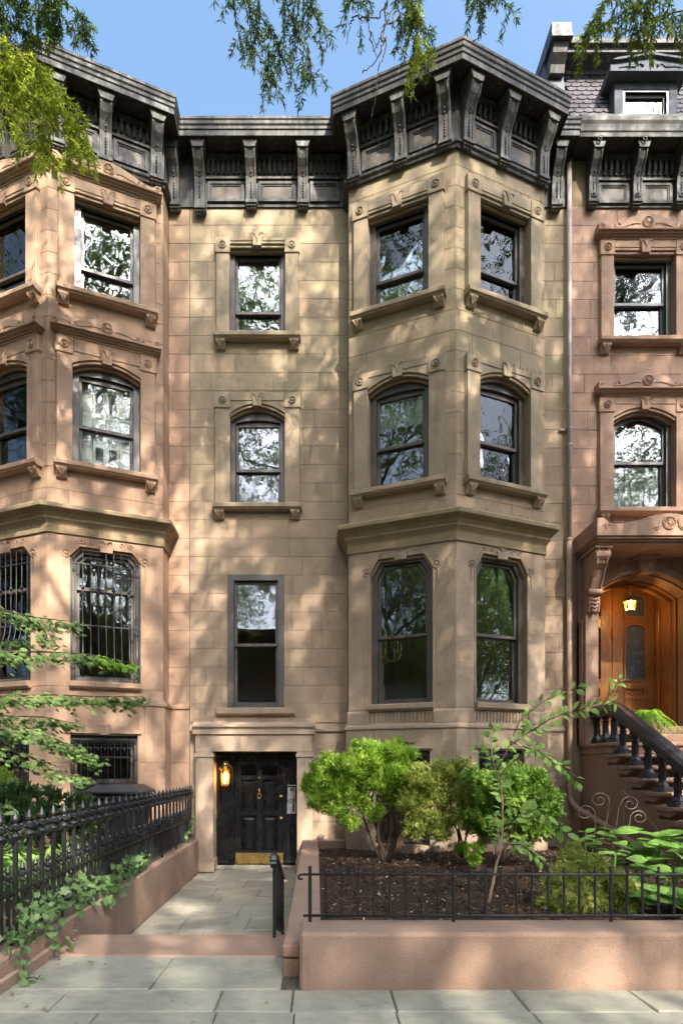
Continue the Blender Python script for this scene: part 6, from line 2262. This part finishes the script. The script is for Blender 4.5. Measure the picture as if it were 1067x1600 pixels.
for i, (x, y, lab) in enumerate(((-3.0, -4.4, 'pale variegated strap-leaved plant behind the spear fence, nearest the sidewalk'), (-3.1, -3.5, 'bright green strap-leaved plant behind the spear fence, in front of the bin'), (-3.9, -4.0, 'tall green strap-leaved plant deep in the left front yard'))):
    hp = thing('hosta', lab, 'plant', (x, y, 0.46), 'hostas in the left yard')
    n = 260
    w = RNG.uniform(0, 2 * np.pi, n)
    rr = RNG.uniform(0.0, 0.42, n)
    P = np.stack([x + np.cos(w) * rr, y + np.sin(w) * rr * 1.3, 0.55 + RNG.uniform(0, 0.34, n)], 1)
    D_ = np.stack([np.cos(w), np.sin(w), RNG.uniform(-.3, .8, n)], 1)
    N_ = np.stack([RNG.normal(size=n) * .3, RNG.normal(size=n) * .3, np.ones(n)], 1)
    leaves('foliage', P, D_, N_, RNG.uniform(.14, .26, n), RNG.uniform(.05, .08, n), LF_HOSTA, hp, np.clip(RNG.uniform(0, .75, n) + 0.25 * (i == 0), 0, 1), 0.25, 0.2)

# Japanese maple: trunk outside the left edge, tiers of boughs reaching in
mp = thing('maple_tree', 'fine-leaved maple reaching in tiers across the barred bay window at left', 'tree', (-5.4, -4.3, 0.46))
YM = -4.2
limb([(-5.4, -4.3, 0.4), (-5.3, -4.3, 1.4), (-5.15, -4.25, 2.4), (-5.0, -4.2, 3.3), (-4.8, -4.2, 4.0)], 0.09, 0.03, 'trunk', BARK, mp, 9)
rng = np.random.default_rng(77)
def bough(pts, n, width, tip_bright=False, z_sag=0.05):
    P = [at(x, y, YM + dy) for x, y, dy in pts]
    path = []
    for a, b in zip(P[:-1], P[1:]):
        path += [a.lerp(b, k / 6) for k in range(6)]
    path.append(P[-1])
    br = MB().tube(path, [0.016 - 0.013 * i / (len(path) - 1) for i in range(len(path))], 6).build('bough', BARK, mp, smooth=True)
    Ps, Ds, Ns, Ts = [], [], [], []
    for i in range(int(n * 1.45)):
        t = rng.uniform(0.0, 1.0)
        k = min(int(t * (len(path) - 1)), len(path) - 2)
        p = np.array(path[k].lerp(path[k + 1], t * (len(path) - 1) - k))
        wv = width * (1.05 - 0.75 * t)
        q = p + np.array([rng.normal() * 0.06, rng.normal() * wv * 1.3, rng.normal() * wv * 0.42 - z_sag * abs(rng.normal()) - 0.02])
        w0 = rng.uniform(-0.9, 0.9)
        d0 = unit(np.array([math.cos(w0), math.sin(w0) * -1.0, -0.45 + rng.normal() * 0.2]))
        nz = unit(np.array([rng.normal() * .3, -0.55 + rng.normal() * .3, 1.0]))
        s0 = unit(np.cross(nz, d0))
        tt = 0.97 if (tip_bright and t > 0.78 and rng.uniform() < .8) else rng.uniform(0, 0.6)
        for a in (-1.15, -0.75, -0.37, 0, 0.37, 0.75, 1.15):
            Ps.append(q)
            Ds.append(d0 * math.cos(a) + s0 * math.sin(a) + np.array([0, 0, -0.12]))
            Ns.append(nz)
            Ts.append(tt + rng.normal() * 0.03)
    n2 = len(Ps)
    L_ = np.tile([0.036, 0.052, 0.064, 0.072, 0.064, 0.052, 0.036], n2 // 7) * np.repeat(rng.uniform(0.75, 1.2, n2 // 7), 7)
    leaves('foliage', np.array(Ps), np.array(Ds), np.array(Ns), L_, L_ * 0.21, LF_MAPLE, br, np.clip(Ts, 0, 1), 0.2, 0.12)
bough([(-60, 930, 0), (0, 952, 0), (60, 965, -.1), (125, 972, -.1)], 190, 0.10)
bough([(-60, 1030, .1), (0, 1018, 0), (70, 1018, -.1), (140, 1022, -.2), (205, 1035, -.2)], 330, 0.11, True)
bough([(-60, 1020, .3), (0, 1000, .3), (40, 1000, .3)], 90, 0.10)
bough([(-60, 1100, 0), (0, 1088, -.1), (80, 1085, -.1), (150, 1088, -.2), (225, 1088, -.2)], 360, 0.10)
bough([(-60, 1150, .1), (0, 1140, 0), (50, 1138, 0), (100, 1160, -.1), (150, 1185, -.1)], 330, 0.12)
bough([(-60, 1120, .4), (0, 1118, .4), (70, 1120, .3), (120, 1130, .3)], 170, 0.10)
bough([(0, 1165, 0), (55, 1185, 0), (85, 1205, 0), (140, 1215, -.1)], 120, 0.08)
bough([(40, 965, -.1), (70, 985, -.1), (78, 1005, -.1)], 40, 0.06)

# ================================================================== street trees over the sidewalk: their shade and hanging sprays
def street_tree(x, y, h, label, seed, n_leaf, rad, low=6.0):
    rnd = random.Random(seed)
    rng = np.random.default_rng(seed)
    t = thing('street_tree', label, 'tree', (x, y, 0.38), 'street trees along the curb')
    top = Vector((x + rnd.uniform(-.4, .4), y + 1.0, h * 0.66))
    limb([(x, y, 0.3), (x + 0.04, y, 2.0), (x + .1, y + .1, 4.5), (x + .2, y + .4, 7.0), tuple(top)], 0.26, 0.13, 'trunk', BARKT, t, 12)
    ends = []
    for i in range(14):
        w = i * 2.4 + rnd.uniform(-.3, .3)
        s = Vector((x + .2, y + .5, low + i * (h * 0.66 - low + 1.5) / 14))
        e = s + Vector((math.cos(w) * rad * rnd.uniform(.6, .9), math.sin(w) * rad * rnd.uniform(.6, .9), rnd.uniform(1.5, 6.5)))
        pth = curve(s, e, 0.06, 7, 0.04)
        limb(pth, 0.06, 0.015, 'limb', BARKT, t, 7)
        ends += [pth[k] for k in (3, 4, 5, 6, 7)]
        for k in (3, 4, 5, 6):
            e2 = pth[k] + Vector((rnd.uniform(-1.8, 1.8), rnd.uniform(-1.8, 1.8), rnd.uniform(-.6, 1.6)))
            limb(curve(pth[k], e2, 0.03, 4, 0.05), 0.03, 0.006, 'branch', BARKT, t, 5)
            ends.append(e2)
    for i in range(7):
        w = i * 0.9 + rnd.uniform(-.3, .3)
        e = top + Vector((math.cos(w) * rad * rnd.uniform(.3, .6), math.sin(w) * rad * rnd.uniform(.3, .6), rnd.uniform(3.5, 7.0)))
        pth = curve(top, e, 0.04, 7, 0.05)
        limb(pth, 0.06, 0.015, 'limb', BARKT, t, 7)
        ends += [pth[k] for k in (4, 5, 6, 7)] + [pth[6] + Vector((rnd.uniform(-1.6, 1.6), rnd.uniform(-1.6, 1.6), rnd.uniform(-.8, .8))) for _ in range(4)]
    ends = np.array([tuple(e) for e in ends])
    k = n_leaf // 22
    c = ends[rng.integers(0, len(ends), k)] + rng.normal(size=(k, 3)) * np.array([0.75, 0.75, 0.55])
    a = unit(rng.normal(size=(k, 3)) + np.array([0, 0, -0.35]))
    s = rng.uniform(0, 1, (k, 22, 1))
    P = (c[:, None, :] + a[:, None, :] * s * 0.55 + rng.normal(size=(k, 22, 3)) * 0.05).reshape(-1, 3)
    D_ = (a[:, None, :] * 0.5 + rng.normal(size=(k, 22, 3)) * 0.7).reshape(-1, 3)
    # a street tree pruned clear of the house fronts and of the view below
    ok = (P[:, 1] < -1.8) & (P[:, 2] > np.where((P[:, 1] > -11.2) & (P[:, 0] < 12.5), 3.0 + 1.33 * (P[:, 1] + 11), 4.0))
    P, D_ = P[ok], D_[ok]
    # gaps cut into the canopy along the sun's direction to light the plants
    ts = np.array(to_sun)
    for g, rad_ in (((1.2, -2.2, 1.7), 1.25), ((2.5, -2.7, 1.5), 0.9), ((3.1, -4.7, 1.0), 0.65), ((1.9, -4.8, 1.7), 0.75), ((-3.3, -3.6, 0.9), 0.7), ((-3.2, -4.2, 2.9), 0.6)):
        q = P - np.array(g)
        dist = np.linalg.norm(q - (q @ ts)[:, None] * ts, axis=1)
        keep = (dist > rad_) | (rng.uniform(size=len(P)) < 0.2)
        P, D_ = P[keep], D_[keep]
    n = len(P)
    leaves('crown', P, D_, rng.normal(size=(n, 3)) + np.array([0, 0, 1.0]), rng.uniform(.10, .17, n), rng.uniform(.032, .05, n), LF_OAK, t, rng.uniform(0, .62, n), 0.2)
    return t


ta = street_tree(-7.4, -11.2, 23.0, 'street tree whose yellow-green sprays, tinted as if sunlit, hang in the upper left corner', 101, 110000, 7.6)
tb = street_tree(0.6, -12.0, 24.0, 'street tree whose dark sprays hang against the sky at top centre', 102, 90000, 7.8)
tc = street_tree(9.0, -11.4, 24.0, 'street tree whose green sprays hang over the mansard at upper right', 103, 105000, 7.6)
te = street_tree(5.0, -11.5, 16.5, 'smaller unseen street tree added to shade the lower front of the middle house', 105, 70000, 5.6, 5.0)  # extra low crown, added out of view to shade the lower facade
td = street_tree(18.5, -11.2, 16.0, 'street tree farther along the curb, reflected in the bay windows', 104, 90000, 6.4, 4.0)


def copy_tree(o, parent, loc, rz, sc):
    c = o.copy()
    COL.objects.link(c)
    c.parent = parent
    if parent is None:
        c.location = loc
        c.rotation_euler.z = rz
        c.scale = (sc, sc, sc)
    for ch in [k for k in COL.objects if k.parent == o]:
        copy_tree(ch, c, None, 0, 1)
    return c


for x, y, rz, sc, lab in ((27.0, -11.2, 1.1, 1.05, 'street tree at the far right end of the near curb, seen only in reflections'), (-16.0, -7.6, 0.4, 1.1, 'tree before the houses beyond the left edge, seen only in reflections'), (-13.5, -11.2, 2.3, 1.0, 'street tree beyond the left house on the near curb, seen only in reflections'),
                          (-22.0, -11.2, 4.0, 1.05, 'street tree at the far left end of the near curb, seen only in reflections'), (5.5, -22.0, 0.7, 1.05, 'street tree across the street opposite the oak doors'),
                          (-8.5, -22.0, 3.1, 1.05, 'street tree across the street opposite the black door'), (14.5, -22.0, 5.2, 1.0, 'street tree across the street at right'), (-14.5, -22.5, 1.9, 1.05, 'street tree across the street at left'),
                          (36.0, -12.5, 2.9, 1.15, 'street tree on the near curb, second beyond the right house, seen in reflections'), (27.0, -22.5, 0.2, 1.2, 'street tree across the street, second from the right end'),
                          (40.0, -22.5, 4.4, 1.2, 'street tree across the street at the far right end'), (-31.0, -15.0, 3.5, 1.2, 'street tree on the near side, last one beyond the left houses'), (-24.0, -22.5, 5.5, 1.2, 'street tree across the street at the far left end')):
    c_ = copy_tree(td, None, (x, y, 0.38), rz, sc)
    c_['label'] = lab


def sprays(tree, hooks, tint_lo, tint_hi, seed, L=0.088, W=0.0175):
    """drooping twigs with narrow leaves; every hook is (path of points, number of side twigs)"""
    rnd = random.Random(seed)
    rng = np.random.default_rng(seed)
    for pts, ntw, dens in hooks:
        P = [Vector(p) for p in pts]
        path = []
        for a, b in zip(P[:-1], P[1:]):
            path += [a.lerp(b, k / 5) + Vector((rnd.uniform(-.02, .02), rnd.uniform(-.02, .02), rnd.uniform(-.02, .02))) for k in range(5)]
        path.append(P[-1])
        sp_ = MB()
        sp_.tube(path, [0.011 - 0.008 * i / (len(path) - 1) for i in range(len(path))], 5)
        Ps, Ds, Ns = [], [], []
        twigs = [path]
        for i in range(ntw):
            k = rnd.randrange(1, len(path) - 1)
            s = path[k]
            d = Vector((rnd.uniform(-.5, .5), rnd.uniform(-.5, .5), -rnd.uniform(.35, 1.0)))
            Lt = rnd.uniform(.2, .5)
            tw = [s, s + d * Lt * 0.5 + Vector((rnd.uniform(-.05, .05), 0, 0.03)), s + d * Lt * 0.8, s + d * Lt + Vector((0, 0, -.06))]
            sp_.tube(tw, [0.004, 0.003, 0.0025, 0.0015], 4)
            twigs.append(tw)
        o = sp_.build('hanging_spray', BARKT, tree)
        for tw in twigs:
            tot = sum((b - a).length for a, b in zip(tw[:-1], tw[1:]))
            for j in range(int(tot * dens * 0.85)):
                u = rnd.random() ** 0.7 * (len(tw) - 1)
                k = min(int(u), len(tw) - 2)
                p = tw[k].lerp(tw[k + 1], u - k)
                tan = (tw[k + 1] - tw[k]).normalized()
                d = tan * 0.6 + Vector((rnd.gauss(0, .6), rnd.gauss(0, .6), rnd.gauss(-.15, .45)))
                Ps.append(tuple(p)); Ds.append(tuple(d)); Ns.append((rnd.gauss(0, .6), rnd.gauss(-.3, .6), 1))
        n = len(Ps)
        if n:
            leaves('foliage', np.array(Ps), np.array(Ds), np.array(Ns), L * rng.uniform(.7, 1.25, n), W * rng.uniform(.8, 1.25, n), LF_OAK, o, rng.uniform(tint_lo, tint_hi, n), 0.15, 0.1)


def hook(pix, y0, y1, ntw, dens):
    n = len(pix)
    return ([at(x, y, y0 + (y1 - y0) * i / (n - 1)) for i, (x, y) in enumerate(pix)], ntw, dens)


# upper left: boughs tinted yellow-green as if sunlit, sweeping down over the left cornice, darker sprays above
sprays(ta, [hook([(-60, 60), (0, 95), (50, 150), (90, 195), (128, 240)], -3.6, -3.2, 26, 150), hook([(-60, 20), (0, 60), (60, 100), (105, 150), (135, 190)], -3.6, -3.3, 26, 150),
            hook([(-60, 130), (0, 140), (30, 180), (32, 222)], -3.7, -3.5, 16, 130), hook([(-40, 80), (20, 90), (70, 130), (100, 175)], -3.5, -3.2, 20, 150), hook([(-60, 60), (-10, 100), (25, 150), (45, 205)], -3.5, -3.2, 18, 140),
            hook([(-40, 30), (10, 70), (45, 95), (80, 110)], -3.4, -3.2, 18, 150), hook([(-20, 60), (40, 110), (85, 150), (120, 205), (150, 250)], -3.3, -3.1, 30, 170), hook([(-60, 90), (0, 120), (40, 170), (70, 215), (80, 245)], -3.5, -3.2, 22, 150)], 0.68, 1.0, 5)
sprays(ta, [hook([(-60, -20), (0, 0), (60, 20), (95, 50)], -3.4, -3.2, 24, 130), hook([(-30, -40), (60, -20), (110, 10), (150, 48)], -3.5, -3.3, 26, 130), hook([(-60, 10), (0, 20), (30, 45), (60, 60)], -3.4, -3.2, 20, 130), hook([(20, -40), (70, -10), (90, 20), (92, 45)], -3.5, -3.3, 18, 130)], 0.0, 0.5, 6)
# top centre: dark curtains of leaves against the sky
sprays(tb, [hook([(345, -40), (362, 10), (385, 60), (415, 100), (425, 125)], -3.4, -3.2, 20, 85), hook([(400, -40), (405, 20), (430, 60), (445, 100)], -3.4, -3.2, 20, 85), hook([(440, -40), (448, 10), (470, 60), (485, 100), (494, 142)], -3.4, -3.2, 20, 85),
            hook([(480, -40), (488, 10), (500, 40), (505, 85)], -3.4, -3.2, 14, 85), hook([(380, -40), (390, 20), (400, 60), (420, 80)], -3.3, -3.2, 14, 75), hook([(470, -30), (465, 10), (462, 60)], -3.3, -3.2, 12, 75)], 0.0, 0.5, 7)
sprays(tb, [hook([(520, -40), (545, 0), (560, 5), (575, -5)], -3.4, -3.2, 8, 90), hook([(655, -40), (640, -5), (645, 40), (660, 85)], -3.4, -3.2, 18, 85), hook([(625, -40), (630, 0), (655, 30), (675, 60)], -3.4, -3.2, 14, 85), hook([(610, -40), (620, 0), (625, 30), (632, 60)], -3.4, -3.2, 8, 60)], 0.0, 0.5, 8)
sprays(tb, [hook([(620, -40), (604, 5), (590, 30), (575, 30), (577, 50), (590, 75)], -3.4, -3.2, 0, 0), hook([(604, 5), (600, 40), (602, 80), (592, 110), (585, 160), (578, 190)], -3.35, -3.2, 0, 0), hook([(603, 60), (590, 90), (568, 110), (566, 112)], -3.3, -3.2, 0, 0), hook([(577, 30), (552, 25), (545, 45), (540, 70)], -3.3, -3.2, 0, 0), hook([(577, 50), (582, 75), (590, 90)], -3.3, -3.2, 0, 0), hook([(600, 40), (625, 30), (630, 50), (620, 80)], -3.3, -3.2, 0, 0)], 0, 1, 9)
sprays(tb, [hook([(650, -20), (652, 50), (648, 85), (642, 108)], -3.35, -3.2, 10, 110)], 0.65, 1.0, 10)
sprays(tb, [hook([(760, -40), (775, -10), (790, 5), (800, 20)], -3.3, -3.2, 12, 90), hook([(735, -40), (745, -10), (755, 15)], -3.3, -3.2, 8, 90)], 0.1, 0.6, 11)
sprays(tc, [hook([(1120, -40), (1040, -10), (980, 15), (940, 40), (905, 58)], -3.4, -3.2, 22, 130), hook([(1130, -10), (1060, 20), (1010, 30), (975, 50)], -3.4, -3.2, 18, 120), hook([(1000, -50), (960, -15), (935, 15), (920, 45)], -3.4, -3.2, 16, 120), hook([(1130, 10), (1080, 25), (1060, 50)], -3.4, -3.2, 10, 110), hook([(1100, -50), (1030, -30), (1000, 0), (985, 20)], -3.4, -3.2, 16, 120)], 0.25, 0.85, 12)

# houses across the street: seen only as reflections in the windows
for i, (x0, x1, h) in enumerate(((-27, -16.05, 11.2), (-16, -6, 11.0), (-5.95, 1.5, 10.6), (1.55, 9, 11.2), (9.05, 17, 11.0), (17.05, 28, 11.2))):
    fo = Fr(x1, -27.5, x0, -27.5)
    hs_ = thing('row_house', ('brick row house across the street at the far left end', 'brick row house across the street, left of the middle', 'brick row house across the street, opposite the black door', 'brick row house across the street, opposite the angled bay', 'brick row house across the street, right of the middle', 'brick row house across the street at the far right end')[i], 'house', ((x0 + x1) / 2, -30, 0.3), 'row houses across the street')
    m = MB()
    hl = []
    for r in range(3):
        for q in range(3):
            cu_ = (x1 - x0) * (q + 0.5) / 3
            hl.append((cu_ - 0.55, cu_ + 0.55, 1.6 + r * 3.0, 3.6 + r * 3.0))
    wall_sheet(m, fo, 0, x1 - x0, 0, h, hl, 0.0)
    m.bw(x0, x1, -36, -27.9, 0, h)
    m.build('wall', BRICKO, hs_)
    m = MB()
    m.prism_u(fo, [(-0.1, h - 0.6), (0.1, h - 0.6), (0.45, h - 0.1), (0.5, h + 0.1), (-0.1, h + 0.15)], 0, x1 - x0)
    m.build('crown_cornice', CORN, hs_)
    for a, b, z0_, z1_ in hl:
        m = MB()
        m.ring(fo, [(a, z0_), (a, z1_), (b, z1_), (b, z0_)], [(a + .08, z0_ + .08), (a + .08, z1_ - .08), (b - .08, z1_ - .08), (b - .08, z0_ + .08)], -0.05, -0.25)
        w_ = m.build('window', FRAMEG, hs_)
        MB().box(fo, a + .08, b - .08, -0.2, -0.19, z0_ + .08, z1_ - .08).build('pane', GLASS, w_)

# interior of the parlor behind the bay: chimneypiece and chandelier
m = MB()
m.bw(1.45, 3.0, 4.15, 4.5, 2.72, 4.0)
m.bw(1.35, 3.1, 4.05, 4.5, 4.0, 4.08)
m.build('chimneypiece', WHITEP, mid)
MB().bw(1.85, 2.6, 4.13, 4.145, 2.72, 3.5).build('fire_opening', DARKB, mid)
ch = thing('chandelier', 'dark many-armed chandelier hanging inside the parlor bay window', 'chandelier', (1.35, 0.9, 4.3))
m = MB()
m.tube([(1.35, 0.9, 5.72), (1.35, 0.9, 4.2)], 0.012, 6)
m.lathe((1.35, 0.9, 3.95), [(0.01, 0), (0.06, 0.05), (0.03, 0.12), (0.05, 0.2), (0.02, 0.3)], 10)
m.build('column', BRASSD, ch)
for k in range(8):
    w = k * math.pi / 4
    cx_, sy_ = math.cos(w), math.sin(w)
    m = MB()
    m.tube([(1.35 + cx_ * r_, 0.9 + sy_ * r_, z_) for r_, z_ in ((0.03, 4.1), (0.14, 4.0), (0.26, 4.02), (0.32, 4.12), (0.32, 4.2))], 0.009, 5)
    m.lathe((1.35 + cx_ * .32, 0.9 + sy_ * .32, 4.2), [(0.03, 0), (0.012, 0.01), (0.012, 0.09), (0.018, 0.12), (0.003, 0.15)], 6)
    m.build('arm', BRASSD, ch)

# a few fallen leaves on the paving
N = 46
lx = np.concatenate([RNG.uniform(-2.6, 5.0, 24), RNG.uniform(-2.0, -0.3, 14), RNG.uniform(-2.0, -1.6, 8)])
ly = np.concatenate([RNG.uniform(-7.6, -6.92, 24), RNG.uniform(-4.5, -0.4, 14), RNG.uniform(-6.6, -6.3, 8)])
lz = np.where(ly > -5.6, 0.006, 0.388)
leaves('leaf_litter', np.stack([lx, ly, lz], 1), np.stack([RNG.normal(size=N), RNG.normal(size=N), RNG.uniform(0, .12, N)], 1), np.stack([RNG.normal(size=N) * .15, RNG.normal(size=N) * .15, np.ones(N)], 1),
       RNG.uniform(.025, .07, N), RNG.uniform(.01, .025, N), LF_DEAD, None, RNG.uniform(0, 1, N), 0.2, kind='stuff')
